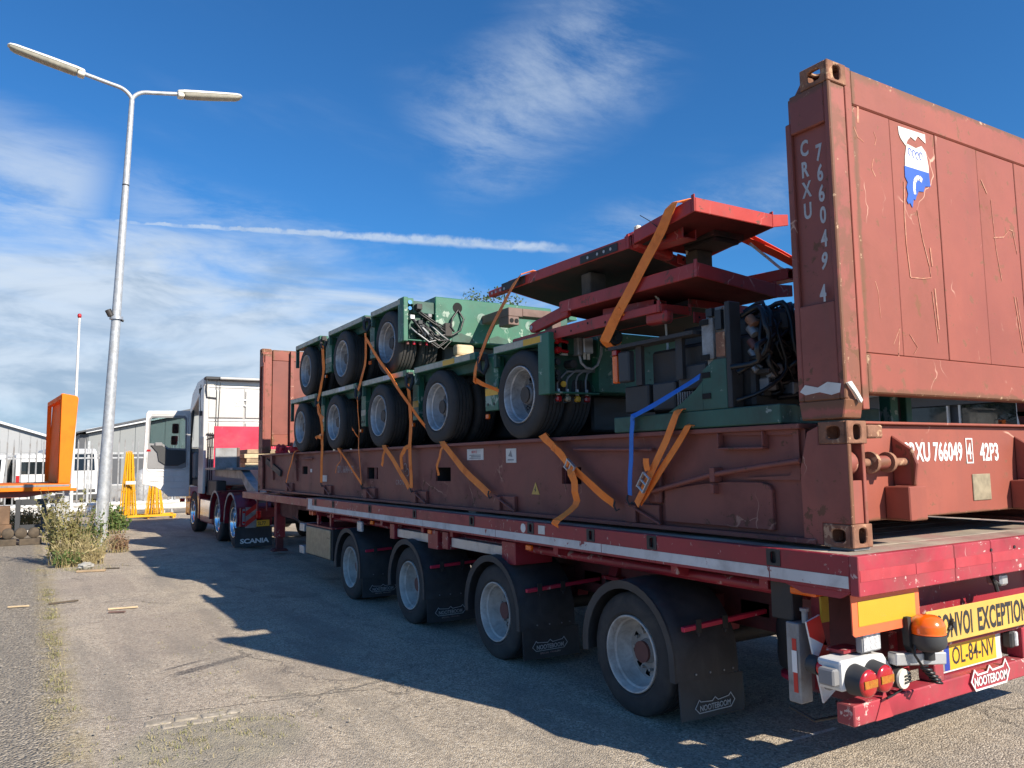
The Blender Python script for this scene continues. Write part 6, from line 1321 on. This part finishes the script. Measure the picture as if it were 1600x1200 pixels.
# ================================================================== STREET LAMP
LB = Vector((-2.335, 15.06, 0)); LT = Vector((-2.03, 15.03, 9.30))
lamp = thing('street_lamp', 'tall galvanised lamp post with two arms beside the tall weeds', 'street lamp', LB)
q = MB(); q.tube([LB+(LT-LB)*(i/10) for i in range(11)], .125, 18, taper=.40); q.build('pole', 'galv', lamp, smooth=60)
q = MB(); q.cyl(LB+(LT-LB)*.012, LB+(LT-LB)*.016, .135, n=18); q.build('collar', 'galv', lamp, smooth=40)
MB().box(-2.43, -2.41, 14.90, 15.02, .6, 1.0).build('service_door', 'galv', lamp, bev=.004)
q = MB(); q.cyl(LB+(LT-LB)*.80, LB+(LT-LB)*.803, .068, n=16); q.build('joint_ring', 'dark_steel', lamp, smooth=40)
for s in (-1, 1):
    arm = [LT+Vector((0, 0, -.25)), LT, LT+Vector((s*.06, 0, .12)), LT+Vector((s*.2, 0, .22)), LT+Vector((s*.45, 0, .27)), LT+Vector((s*.95, 0, .365))]
    MB().tube(smooth_path(arm, 4), .042, 12).build('arm', 'galv', lamp, smooth=60)
    a, b_ = LT+Vector((s*.88, 0, .365)), LT+Vector((s*2.22, 0, .60)); d = (b_-a).normalized(); up_ = Vector((-d.z*s, 0, d.x*s)); n_ = YD
    if up_.z < 0: up_ = -up_
    def sect(t, w_, top, bot): c_ = a+(b_-a)*t; return [c_+n_*(w_*.5*math.cos(u))+up_*((top if math.sin(u) > 0 else bot)*abs(math.sin(u))**.7*math.copysign(1, math.sin(u))) for u in [2*math.pi*k/20 for k in range(20)]]
    st = [(0, .14, .05, .05), (.02, .20, .07, .10), (.12, .26, .075, .11), (.5, .27, .07, .10), (.9, .26, .06, .085), (.97, .22, .045, .06), (1., .10, .02, .02)]
    q = MB()
    for i, (t, w_, tp, bt) in enumerate(st): q.v += [tuple(v) for v in sect(t, w_, tp, .018)]
    for i in range(len(st)-1):
        for k in range(20): q.f.append((i*20+k, i*20+(k+1) % 20, (i+1)*20+(k+1) % 20, (i+1)*20+k))
    q.f += [tuple(range(20)), tuple(range((len(st)-1)*20, len(st)*20))]
    h = q.build('lamp_head', 'white_lamp', lamp, smooth=45) if 'white_lamp' in M else q.build('lamp_head', 'cream', lamp, smooth=45)
    q = MB(); st2 = [(.10, .22, .09), (.14, .24, .105), (.5, .25, .10), (.9, .235, .08), (.965, .20, .05)]
    for i, (t, w_, bt) in enumerate(st2):
        c_ = a+(b_-a)*t; q.v += [tuple(c_+n_*(w_*.5*math.cos(u))-up_*(.012+bt*max(0, math.sin(u))**.6)) for u in [math.pi*k/12 for k in range(13)]]
    for i in range(len(st2)-1):
        for k in range(12): q.f.append((i*13+k, i*13+k+1, (i+1)*13+k+1, (i+1)*13+k))
    q.f += [tuple(range(13)), tuple(range((len(st2)-1)*13, len(st2)*13))]; q.build('diffuser', 'diffuser', h, smooth=50)
    q = MB(); c0, c1 = a+(b_-a)*.13-up_*.03, a+(b_-a)*.30-up_*.03; q.obox(c0, c1, .15, .12, up_); q.build('ballast', 'dark_steel', h, bev=.01)
    q = MB(); c0, c1 = a-(b_-a)*.005-up_*.045, a+(b_-a)*.095-up_*.045; q.obox(c0, c1, .20, .11, up_); q.build('end_cap', 'cream', h, bev=.035, seg=3)
q = MB(); c_ = LB+(LT-LB)*(4.69/9.3); q.cyl(c_+Vector((-.16, -.05, .12)), c_+Vector((-.10, -.05, .0)), .06, n=14); q.cyl(c_+Vector((-.1, 0, 0)), c_+Vector((.14, 0, -.08)), .025, n=8); q.build('loudspeaker', 'dark_steel', lamp, smooth=40)
q = MB(); q.cyl(c_+Vector((0, 0, -.06)), c_+Vector((0, 0, .0)), .125, n=18); q.build('clamp_band', 'alu', lamp, smooth=40)

# ================================================================== ORANGE FLAT RACK
orr = thing('orange_flat_rack', 'bright orange flat rack with upright end wall behind the weeds', 'container', (-4.5, 19.8, 0))
MB().box(-9.0, -2.72, 18.80, 22.0, 1.12, 1.28).build('bed', 'orange_paint', orr, bev=.01)
MB().box(-9.0, -2.75, 18.795, 18.7998, 1.215, 1.262).build('bed_strip', 'steel_grey', orr)
q = MB(); q.prism([(-9., 1.119), (-2.75, 1.119), (-3.6, .98), (-9., .95)], 'y', 19.0, 21.0); q.build('underframe', 'rack_red', orr)
th = [(-2.98, 1.285), (-2.98, 3.41), (-2.70, 3.36), (-2.66, 3.345), (-2.63, 3.30), (-2.74, 1.285)]
MB().prism(th, 'y', 18.80, 18.86).build('end_wall_face', 'orange_paint', orr, bev=.012, seg=2)
MB().add([(-2.82, 18.861, 1.285), (-2.82, 18.861, 3.38), (-2.71, 18.861, 3.35), (-2.78, 18.861, 1.285), (-3.16, 22., 1.285), (-3.10, 22., 3.38), (-3.0, 22., 3.35), (-3.0, 22., 1.285)], [(0, 1, 5, 4), (1, 2, 6, 5), (2, 3, 7, 6), (0, 4, 7, 3), (4, 5, 6, 7), (0, 3, 2, 1)]).build('end_wall_sheet', 'orange_paint', orr)
MB().add([(-2.98, 18.96, 3.29), (-2.83, 18.96, 3.29), (-2.83, 18.96, 3.40), (-2.98, 18.96, 3.40), (-3.22, 22., 3.29), (-3.11, 22., 3.29), (-3.11, 22., 3.40), (-3.22, 22., 3.40)], [(0, 1, 2, 3), (4, 5, 6, 7), (0, 1, 5, 4), (1, 2, 6, 5), (2, 3, 7, 6), (3, 0, 4, 7)]).build('top_flange', 'orange_paint', orr)
MB().add([(-3.22, 21.92, 1.285), (-3.12, 21.92, 1.285), (-3.12, 22., 1.285), (-3.22, 22., 1.285), (-3.22, 21.92, 3.289), (-3.12, 21.92, 3.289), (-3.12, 22., 3.289), (-3.22, 22., 3.289)], [(0, 1, 2, 3), (4, 5, 6, 7), (0, 1, 5, 4), (1, 2, 6, 5), (2, 3, 7, 6), (3, 0, 4, 7)]).build('inner_flange', 'orange_paint', orr)
MB().box(-3.00, -2.90, 18.862, 18.95, 1.285, 3.40).build('inner_flange', 'orange_paint', orr, bev=.006)
MB().box(-2.74, -2.60, 18.82, 18.95, 1.10, 1.17).build('hinge', 'orange_paint', orr, bev=.01)
for x_, y_ in ((-2.9, 20.9), (-8.8, 19.2), (-8.8, 20.9)): MB().box(x_-.08, x_+.08, y_-.08, y_+.08, 0, .98).build('trestle_leg', 'galv', orr)
MB().box(-2.84, -2.74, 19.0, 19.1, 0, 1.118).build('trestle_leg', 'galv', orr)
# black steel frame standing below
fr = thing('steel_frame', 'black square steel frame standing under the orange flat rack', 'frame', (-3.5, 18., 0))
for a in ((-3.80, -3.70, .20, .97), (-3.31, -3.21, .20, .97)): MB().box(a[0], a[1], 17.97, 18.05, a[2], a[3]).build('upright', 'cab_trim', fr, bev=.006)
for a in ((-3.699, -3.311, .84, .97), (-3.699, -3.311, .20, .41)): MB().box(a[0], a[1], 17.97, 18.05, a[2], a[3]).build('crossbar', 'cab_trim', fr, bev=.006)
q = MB(); q.cyl((-3.5, 18.01, .97), (-3.5, 18.01, 1.03), .04, n=12); q.build('lifting_eye', 'cab_trim', fr, smooth=40)
MB().box(-3.58, -3.46, 17.955, 17.969, .24, .29).build('maker_plate', 'paper', fr)
q = MB(); q.prism([(-3.42, .199), (-3.22, .199), (-3.22, .30)], 'y', 17.9, 17.969); q.build('foot', 'steel_grey', fr)
mat('crate_brown', (.16, .095, .055), .8, var=.3, scale=4, bump=.4, bscale=30)
# round weights and timber under it
rk = random.Random(4)
for i, lab in enumerate(('leftmost round brown weight lying under the orange flat rack', 'second round brown weight from the left under the orange flat rack', 'third round brown weight from the left under the orange flat rack', 'rightmost round brown weight under the black steel frame')):
    x_ = -4.15+.24*i; q = MB(); q.lathe([(-.10, .0), (-.10, .07), (-.07, .11), (.0, .12), (.07, .11), (.10, .07), (.10, 0)], 16, c=(x_, 17.75, .25), axis='y'); single(q, 'round_weight', 'bark', lab, 'weight', 'round weights under the orange flat rack', smooth=40)
for i, (x0, x1, lab) in enumerate(((-4.4, -3.75, 'left wooden bearer under the round weights'), (-3.70, -3.28, 'right wooden bearer under the black frame and weights'))):
    single(MB().box(x0, x1, 17.6, 17.85, .0, .135), 'wooden_bearer', 'bark', lab, 'timber', 'wooden bearers', bev=.01)
q = MB(); q.box(-4.5, -3.86, 18.1, 18.6, .0, .42); q.box(-4.5, -3.9, 18.1, 18.6, .421, .82); single(q, 'wooden_crate', 'crate_brown', 'brown wooden crate at the picture edge under the orange rack', 'crate', bev=.01)

# ================================================================== FLAGPOLE, FENCE, GUARD RAIL
fp = thing('flagpole', 'white flagpole with red tip rising above the orange end wall', 'pole', (-2.42, 26., 0))
q = MB(); q.tube([(-2.42, 26, 0), (-2.40, 26, 3), (-2.385, 26, 6.45)], .055, 10, taper=.65); q.build('shaft', 'white_paint', fp, smooth=60)
q = MB(); q.lathe([(6.44, 0), (6.46, .05), (6.52, .065), (6.58, .05), (6.60, 0)], 12, c=(-2.385, 26, 0), axis='z'); q.build('tip', 'lens_red', fp, smooth=60)
FY = 28.
fence = thing('palisade_fence', 'light grey steel palisade fence behind the yellow frames', 'fence', (-1., FY, 0))
q = MB(); q.prism([(-.022, 0), (.022, 0), (.022, 2.36), (0, 2.50), (-.022, 2.36)], 'y', -.012, .012); pk = q.mesh('picket'); pk.materials.append(M['steel_grey'])
i = 0; x = -7.5
while x < 4.5:
    o = inst('picket', pk, fence, (x, FY-.04, .12+.01*math.sin(i*1.7)), 0); o.rotation_euler[1] = R(random.uniform(-.6, .6)); x += .205; i += 1
for zz in (2.10, 1.94, .42): MB().box(-7.6, 4.5, FY-.026, FY+.02, zz, zz+.05).build('rail', 'galv', fence)
for k in range(5): MB().box(-7.3+k*2.7, -7.22+k*2.7, FY+.022, FY+.10, 0, 2.55).build('post', 'galv', fence, bev=.006)
gr = thing('guard_rail', 'low white guard rail along the foot of the palisade fence', 'guard rail', (-1.5, 27.4, 0))
q = MB(); q.prism([(27.34, .16), (27.30, .22), (27.34, .29), (27.34, .33), (27.30, .40), (27.34, .46), (27.38, .46), (27.36, .31), (27.38, .16)], 'x', -7.5, 4.5); q.build('beam', 'white_paint', gr, bev=.01)
for k in range(7): MB().box(-7.2+k*1.9, -7.08+k*1.9, 27.385, 27.46, 0, .44).build('post', 'galv', gr)

# ================================================================== YELLOW FRAMES
def barrier_stack(x0, x1, h, n_, label, lean):
    t = thing('barrier_stack', label, 'barriers', ((x0+x1)/2, 25., 0), 'bundles of yellow steel barriers')
    for i in range(n_):
        u = i/(n_-1); xb = x0+(x1-x0)*u; w_ = .26; y_ = 24.75+.5*u*.4+.03*(i % 3); le = lean*(.5-u)
        q = MB(); zt_ = h-.06*abs(.5-u)-.05*(i % 3); zz0 = .15
        q.tube([(xb-.02+random.uniform(-.03, .03), y_, zz0), (xb-.01+le, y_+.05, zt_)], .016, 6); q.tube([(xb+w_*.22, y_+.3, zz0), (xb+w_*.1+le+random.uniform(-.03, .03), y_+.3, zt_-.02)], .016, 6)
        q.tube([(xb-.01+le, y_+.05, zt_), (xb+w_*.1+le, y_+.3, zt_-.02)], .016, 6)
        for k in range(4): f = .15+.2*k; q.tube([(xb-.02+le*f, y_+.02, zz0+(zt_-zz0)*f), (xb+w_*.2+le*f, y_+.3, zz0+(zt_-zz0)*(f+.05))], .010, 5)
        q.build('barrier_frame', 'yellow_paint', t, smooth=60)
    return t
b1 = barrier_stack(-1.12, -.66, 2.14, 12, 'taller bundle of yellow steel barriers in front of the fence', .26)
MB().box(-1.0, -.72, 24.70, 24.715, 1.10, 1.20).build('label_plate', 'paper', b1)
b2 = barrier_stack(-.38, .14, 1.06, 12, 'shorter bundle of yellow steel barriers below the open truck door', .16)
pl = thing('barrier_pallet', 'low yellow steel carrier under both bundles of barriers', 'pallet', (-.35, 25., 0))
for y_ in (24.66, 25.3): MB().box(-1.2, .48, y_, y_+.06, .07, .14).build('beam', 'yellow_paint', pl, bev=.005)
for x_ in (-1.18, -.35, .42): MB().box(x_, x_+.06, 24.721, 25.299, .02, .13).build('cross_beam', 'yellow_paint', pl)
for x_ in (-1.1, .38):
    for y_ in (24.67, 25.31): MB().box(x_, x_+.05, y_, y_+.04, 0, .069).build('foot', 'yellow_paint', pl)

# ================================================================== BUILDINGS
def cladding(t, x0, x1, y, z0, f, step, m, nm='cladding_panel'):
    n_ = int((x1-x0)/step)
    for i in range(n_):
        a, b_ = x0+i*step, x0+(i+1)*step; MB().prism([(a+.01, z0), (b_-.01, z0), (b_-.01, f(b_)), (a+.01, f(a))], 'y', y-.03-.004*(i % 2), y).build(nm, m, t)
w1_ = thing('warehouse', 'white warehouse with shallow pitched roof at the left edge', 'building', (-10, 60, 0))
rf1 = lambda x: 4.30-.34*(x+5.2) if x > -14 else 4.3-.34*(-8.8)+.34*(x+14)
MB().prism([(-25, 0), (-2.3, 0), (-2.3, 3.45), (-14, 7.29), (-25, 3.6)], 'y', 55.2, 75).build('wall', 'wall_white', w1_)
cladding(w1_, -9.0, -2.4, 55.19, 0, lambda x: rf1(x)-.05, .6, 'wall_white')
q = MB(); q.prism([(-25, 3.6), (-14, 7.29), (-2.1, 3.38), (-2.1, 3.52), (-14, 7.45), (-25, 3.75)], 'y', 54.9, 75.2); q.build('roof', 'roof_white', w1_)
for xx in (-7.2, -5.4, -3.6): MB().box(xx-.5, xx+.5, 55.10, 55.14, .0, 2.6).build('door', 'glass_dark', w1_)
w2_ = thing('workshop_building', 'grey workshop with pale fascia and dark left wall behind the fence', 'building', (8, 55, 0))
rf2 = lambda x: 3.55+(x+1.2)*.222
MB().prism([(-.85, 0), (14, 0), (14, 4.2), (9, 5.8), (-.85, 3.55)], 'y', 48, 70).build('wall', 'wall_grey', w2_)
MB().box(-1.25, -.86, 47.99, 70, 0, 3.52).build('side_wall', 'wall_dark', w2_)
cladding(w2_, -.8, 8.8, 47.985, 0, lambda x: rf2(x)-.12, .8, 'wall_grey')
q = MB(); q.prism([(-.95, rf2(-.95)-.05), (9, rf2(9)-.05), (14.2, 4.25), (14.2, 4.5), (9, rf2(9)+.19), (-.95, rf2(-.95)+.17)], 'y', 47.6, 47.9); q.build('fascia', 'roof_white', w2_, bev=.01)
q = MB(); q.prism([(-1.4, rf2(-1.4)+.05), (9, rf2(9)+.20), (14.3, 4.52), (14.3, 4.6), (9, rf2(9)+.30), (-1.4, rf2(-1.4)+.14)], 'y', 47.5, 70.2); q.build('roof', 'wall_dark', w2_)
for k in range(4): MB().box(-.4+k*1.9, .9+k*1.9, 47.93, 47.96, 0, 2.35).build('roller_door', 'wall_dark', w2_, bev=.01)
# office building right of the trailer, with a row of panes
of = thing('office_building', 'low building with a band of large panes seen between rear wall and beam', 'building', (20, 9, 0))
MB().box(18.3, 26, 2.0, 20, 0, 1.95).build('wall', 'wall_grey', of)
MB().box(18.5, 26, 2.0, 20, 1.95, 3.3).build('room', 'wall_dark', of)
MB().box(18.25, 26, 2.0, 20, 3.02, 3.42).build('lintel', 'wall_dark', of, bev=.01)
MB().box(17.3, 26.5, 1.5, 20.5, 3.42, 3.72).build('eaves', 'roof_white', of, bev=.02)
MB().box(18.2, 18.32, 2.0, 20, 1.88, 1.95).build('sill', 'white_paint', of)
yy = 3.0
k = 0
while yy < 19:
    wd = 1.55
    wn = MB().box(18.36, 18.385, yy+.05, yy+wd-.05, 1.97, 3.0).build('window', 'glass_dark', of)
    for a in (yy, yy+wd-.05): MB().box(18.31, 18.40, a, a+.05, 1.955, 3.015).build('frame', 'white_paint', wn)
    yy += wd if k % 2 == 0 else wd+.28; k += 1

# ================================================================== VANS BEHIND THE FENCE
def van(x, y, rz, label, paint='white_paint', h=2.3):
    t = thing('parked_van', label, 'van', (x, y, 0), 'white vans parked behind the fence'); t.rotation_euler = (0, 0, rz)
    def B(mb, nm, m, par=t, **k_):
        me = mb.mesh(nm, k_.get('smooth')); me.materials.append(M[m]); o = bpy.data.objects.new(nm, me); C.objects.link(o); o.parent = par
        if k_.get('bev'): b_ = o.modifiers.new('b', 'BEVEL'); b_.width = k_['bev']; b_.segments = 2; b_.limit_method = 'ANGLE'
        return o
    L = 5.2; prof_ = [(-L/2, .35), (-L/2, h-.1), (-L/2+.1, h), (L/2-1.7, h), (L/2-1.25, h-.15), (L/2-.75, 1.45), (L/2-.15, 1.15), (L/2, .9), (L/2, .35)]
    bd = B(MB().prism(prof_, 'x', -.95, .95), 'body', paint, bev=.06)
    B(MB().prism([(L/2-1.22, h-.22), (L/2-.80, 1.50), (L/2-.78, 1.50), (L/2-1.18, h-.2)], 'x', -.82, .82), 'windscreen', 'glass_dark')
    for s in (-1, 1):
        B(MB().prism([(L/2-1.9, 1.35), (L/2-1.9, h-.3), (L/2-1.42, h-.3), (L/2-.95, 1.45), (L/2-.95, 1.35)], 'x', s*.951, s*.956), 'side_window', 'glass_dark')
        B(MB().box(s*.55-.16, s*.55+.16, L/2+.0, L/2+.012, .78, .95), 'headlamp', 'lens_clear'); B(MB().box(s*.86-.06, s*.86+.06, -L/2-.012, -L/2, .9, 1.35), 'tail_lamp', 'lens_red')
        for yw in (-1.6, 1.65):
            q = MB(); q.cyl((s*.72, yw, .34), (s*.97, yw, .34), .34, n=20); q.cyl((s*.97, yw, .34), (s*.975, yw, .34), .20, n=16); B(q, 'wheel', 'rubber', smooth=40)
    B(MB().box(-.75, .75, L/2+.001, L/2+.01, .62, .75), 'grille', 'cab_trim'); B(MB().box(-.92, .92, L/2-.2, L/2+.05, .32, .55), 'bumper', 'cab_trim', bev=.03); B(MB().box(-.8, .8, -L/2-.008, -L/2-.001, 1.4, h-.3), 'rear_window', 'glass_dark')
van(-5.3, 36, R(178), 'white van at the left picture edge behind the fence', h=2.2)
van(-3.25, 37.5, R(3), 'white van showing its rear lamp, left of the orange end wall', h=2.2)
van(-2.15, 37, R(184), 'white van with dark windscreen between orange end wall and lamp post', h=2.45)
q = MB(); q.box(-.95, -.05, 31., 31.8, 0, 1.0); single(q, 'square_bin', 'steel_grey', 'pale square bin behind the fence beside the lamp post', 'bin', bev=.05, seg=2)
q = MB(); q.lathe([(0, .0), (0, .30), (.1, .33), (1.1, .33), (1.35, .30), (1.5, .18), (1.55, 0)], 18, c=(.22, 31.5, 0), axis='z'); single(q, 'round_tank', 'rim_grey', 'pale round-topped tank behind the fence near the yellow barriers', 'tank', smooth=50)

# ================================================================== PLANTS
def weed(name, label, cx, cy, rad, h, stems, leaves, m, seed, spread=.35, lw=.018, ll=.06, cat='plant', tall=1.):
    rn = random.Random(seed); t = thing(name, label, cat, (cx, cy, 0), 'weeds by the lamp post')
    st = MB(); lf = MB()
    for i in range(stems):
        a = rn.uniform(0, 6.28); r_ = rad*math.sqrt(rn.random())*.75; x, y = cx+r_*math.cos(a), cy+r_*.7*math.sin(a)
        hh = h*rn.uniform(.45, 1.)*(1-.35*(r_/rad)); b_ = rn.uniform(0, 6.28); sp = spread*rn.uniform(.2, 1)*hh
        P0 = Vector((x, y, 0)); P1 = P0+Vector((math.cos(b_)*sp*.3, math.sin(b_)*sp*.3, hh*.55)); P2 = P0+Vector((math.cos(b_)*sp, math.sin(b_)*sp, hh))
        pts = [P0*(1-u)**2+P1*2*u*(1-u)+P2*u*u for u in (0, .25, .5, .75, 1)]
        st.tube(pts, .0055, 4, taper=.4)
        for k_ in range(leaves):
            u = rn.uniform(.15, 1); c_ = P0*(1-u)**2+P1*2*u*(1-u)+P2*u*u
            d = Vector((rn.gauss(0, 1), rn.gauss(0, 1), rn.uniform(.1, 1.3))).normalized(); s = d.cross(Vector((rn.gauss(0, 1), rn.gauss(0, 1), rn.gauss(0, 1)))).normalized()
            L = ll*rn.uniform(.5, 1.3); w_ = lw*rn.uniform(.6, 1.2); e = c_+d*L
            lf.add([c_, c_+d*L*.5+s*w_, e, c_+d*L*.5-s*w_], [(0, 1, 2, 3)])
    st.build('stems', 'grass_dry', t); lf.build('leaves', m, t)
weed('tall_weed', 'large olive-green bushy weed left of the lamp post', -2.98, 13.3, .38, 1.45, 85, 26, 'leaf_weed', 1, .42)
weed('tall_weed', 'dark green weed clump between the bushy weed and lamp post', -2.62, 13.75, .30, 1.15, 60, 22, 'leaf_green', 2, .45)
weed('grass_clump', 'dry straw-coloured grass clump at the front foot of the weeds', -2.72, 12.9, .42, .62, 120, 5, 'grass_dry', 3, 1.0, .008, .12)
weed('grass_clump', 'low bright green tuft at the base of the bushy weed', -2.98, 12.75, .26, .36, 60, 14, 'leaf_green', 4, .9, .010, .06)
weed('low_shrub', 'reddish dry shrub just right of the lamp post base', -2.02, 14.75, .26, .42, 70, 20, 'leaf_russet', 5, .5, .010, .04)
weed('low_shrub', 'leafy green plant behind the lamp post near the yellow barriers', -1.75, 19.5, .45, .80, 60, 26, 'leaf_green', 6, .5, .022, .09)
weed('low_shrub', 'weedy growth under the fence behind the black frame', -3.5, 22.5, .9, .75, 110, 18, 'leaf_weed', 8, .5, .018, .08)
# dry grass in the joint and on the worn patch: nobody could count it
rn = random.Random(5); q = MB()
def tuft(x, y, n_, h, sp):
    for _ in range(n_):
        a = rn.uniform(0, 6.28); d = Vector((math.cos(a), math.sin(a), 0)); b_ = Vector((x+rn.gauss(0, sp), y+rn.gauss(0, sp), 0)); hh = h*rn.uniform(.4, 1.2); l_ = rn.uniform(.4, 1.6)*hh; s = d.cross(ZD)*.0022
        m_ = b_+d*l_*.45+ZD*hh*.75; e = b_+d*l_+ZD*hh*rn.uniform(.5, 1); q.add([b_-s, b_+s, m_+s*.7, e, m_-s*.7], [(0, 1, 2, 4), (4, 2, 3)])
for i in range(95):
    y = rn.uniform(3.6, 10.2)
    if noise.noise(Vector((0, y*1.3, 3))) > -.12: tuft(-3.30+rn.gauss(0, .03), y, rn.randint(8, 22), .030, .035)
for i in range(85): tuft(-2.55+rn.gauss(0, .32), 2.72+rn.gauss(0, .28), rn.randint(4, 12), .022, .03)
for i in range(40): tuft(rn.uniform(-2.6, -1.6), rn.uniform(2.5, 8.5), rn.randint(3, 8), .016, .03)
for i in range(30): tuft(-2.9+rn.gauss(0, .3), 12.3+rn.gauss(0, .25), rn.randint(6, 14), .05, .05)
o = q.build('dry_grass', 'grass_mixed'); o['kind'] = 'stuff'; tag(o, 'sparse dry grass growing in the joint and cracks of the yard', 'grass')
q = MB()
for i in range(2600):
    x, y = (rn.uniform(-4.2, -1.0), 2.3+rn.random()**1.7*11) if i % 3 else ((-3.3+rn.gauss(0, .12), rn.uniform(3, 11)) if i % 2 else (-2.6+rn.gauss(0, .5), 12.2+rn.gauss(0, .5))); r_ = rn.uniform(.0025, .008) if rn.random() < .93 else rn.uniform(.008, .014)
    c_ = Vector((x, y, r_*.4)); pts = [c_+Vector((rn.uniform(.7, 1.2)*r_*a, rn.uniform(.7, 1.2)*r_*b_, rn.uniform(.5, .9)*r_*d)) for a, b_, d in ((1, 0, 0), (-1, 0, 0), (0, 1, 0), (0, -1, 0), (0, 0, 1))]
    q.add(pts, [(0, 2, 4), (2, 1, 4), (1, 3, 4), (3, 0, 4)])
o = q.build('gravel', 'stone'); o['kind'] = 'stuff'; tag(o, 'loose gravel scattered over the yard', 'gravel')
# bits of wood lying about
def splinter(x0, y0, x1, y1, w_, m, label, h=.018, cat='wood'):
    q = MB(); q.obox((x0, y0, h/2+.004), (x1, y1, h/2+.006), w_, h); single(q, 'wood_piece', m, label, cat, 'scraps of wood on the yard', bev=.003)
splinter(-2.72, 7.88, -2.41, 7.82, .030, 'wood_pale', 'long pale splinter of wood on the sunlit asphalt')
splinter(-2.73, 7.66, -2.57, 7.57, .030, 'bracket_brown', 'short reddish-brown stick below the pale splinter')
splinter(-3.30, 8.72, -2.98, 8.76, .025, 'bark', 'thin dark stick touching the joint in the pavement')
splinter(-3.72, 8.76, -3.50, 8.70, .025, 'wood_pale', 'pale wood chip left of the joint on the coarse slab')
splinter(-2.86, 11.85, -2.47, 11.72, .09, 'wood', 'flat weathered board in front of the weeds', .03)
splinter(-2.45, 12.0, -2.25, 11.9, .02, 'bark', 'short dark twig right of the weathered board')
q = MB(); bm = bmesh.new(); bmesh.ops.create_icosphere(bm, subdivisions=3, radius=1)
for v in bm.verts: v.co *= 1+.4*noise.noise(v.co*2.3)
bm.verts.index_update(); q.v = [(-2.72+v.co.x*.11, 12.15+v.co.y*.09, .06+v.co.z*.06) for v in bm.verts]; q.f = [tuple(v.index for v in f.verts) for f in bm.faces]; bm.free()
single(q, 'crumpled_paper', 'rag_grey', 'crumpled pale litter lying at the foot of the weeds', 'litter', smooth=30)

# ================================================================== TREES
def tree(label, x, y, h, cr, seed, leaves=6500, ls=.22, group='trees round the yard'):
    rn = random.Random(seed); t = thing('broadleaf_tree', label, 'tree', (x, y, 0), group)
    q = MB(); q.tube([(x, y, 0), (x+.1, y, h*.25), (x-.05, y+.1, h*.5), (x, y, h*.8)], h*.025, 10, taper=.25)
    tips = []
    for i in range(22):
        a = rn.uniform(0, 6.28); z0 = h*rn.uniform(.28, .7); L = cr*rn.uniform(.5, 1.)*(1.15-z0/h*.6); e = Vector((x+math.cos(a)*L, y+math.sin(a)*L, min(h*.97, z0+L*rn.uniform(.4, 1.)))); s = Vector((x, y, z0))
        m_ = s.lerp(e, .5)+Vector((0, 0, -.1*L)); q.tube([s, m_, e], h*.009, 6, taper=.3); tips += [e, s.lerp(e, .75), m_]
    q.build('trunk', 'bark', t, smooth=60); lf = MB()
    cl_ = [(p_+Vector((rn.gauss(0, .3), rn.gauss(0, .3), rn.gauss(0, .3)))*(cr*.12), cr*rn.uniform(.16, .34)) for p_ in tips]
    cl_ = [(tips[i]+Vector((rn.gauss(0, 1), rn.gauss(0, 1), rn.gauss(0, 1)))*cr*.08, cr*rn.uniform(.15, .32)) for i in range(len(tips))]+[(Vector((x+rn.gauss(0, .25)*cr, y+rn.gauss(0, .25)*cr, h*rn.uniform(.75, .97))), cr*.22) for _ in range(10)]
    for i in range(leaves):
        c_, r_ = rn.choice(cl_); d = Vector((rn.gauss(0, 1), rn.gauss(0, 1), rn.gauss(0, 1))).normalized(); P_ = c_+d*r_*rn.random()**.4
        u = Vector((rn.gauss(0, 1), rn.gauss(0, 1), rn.gauss(0, .6))).normalized(); v = u.cross(d+Vector((.01, 0, 0))).normalized(); L = ls*rn.uniform(.5, 1.2)
        lf.add([P_, P_+u*L*.5+v*L*.33, P_+u*L, P_+u*L*.5-v*L*.33], [(0, 1, 2, 3)])
    lf.build('crown', 'leaf_tree', t); return t
tree('broadleaf tree far behind, its top showing between green trailer and ramps', 20.6, 40., 12.25, 3.6, 21, 9000)
tree('tree mirrored in the office panes, nearer the rear of the yard', -13., 22., 9., 3.4, 22, 5000, .26)
tree('tree mirrored in the office panes, further from the trailer', -16., 27.5, 10., 3.6, 23, 5000, .26)
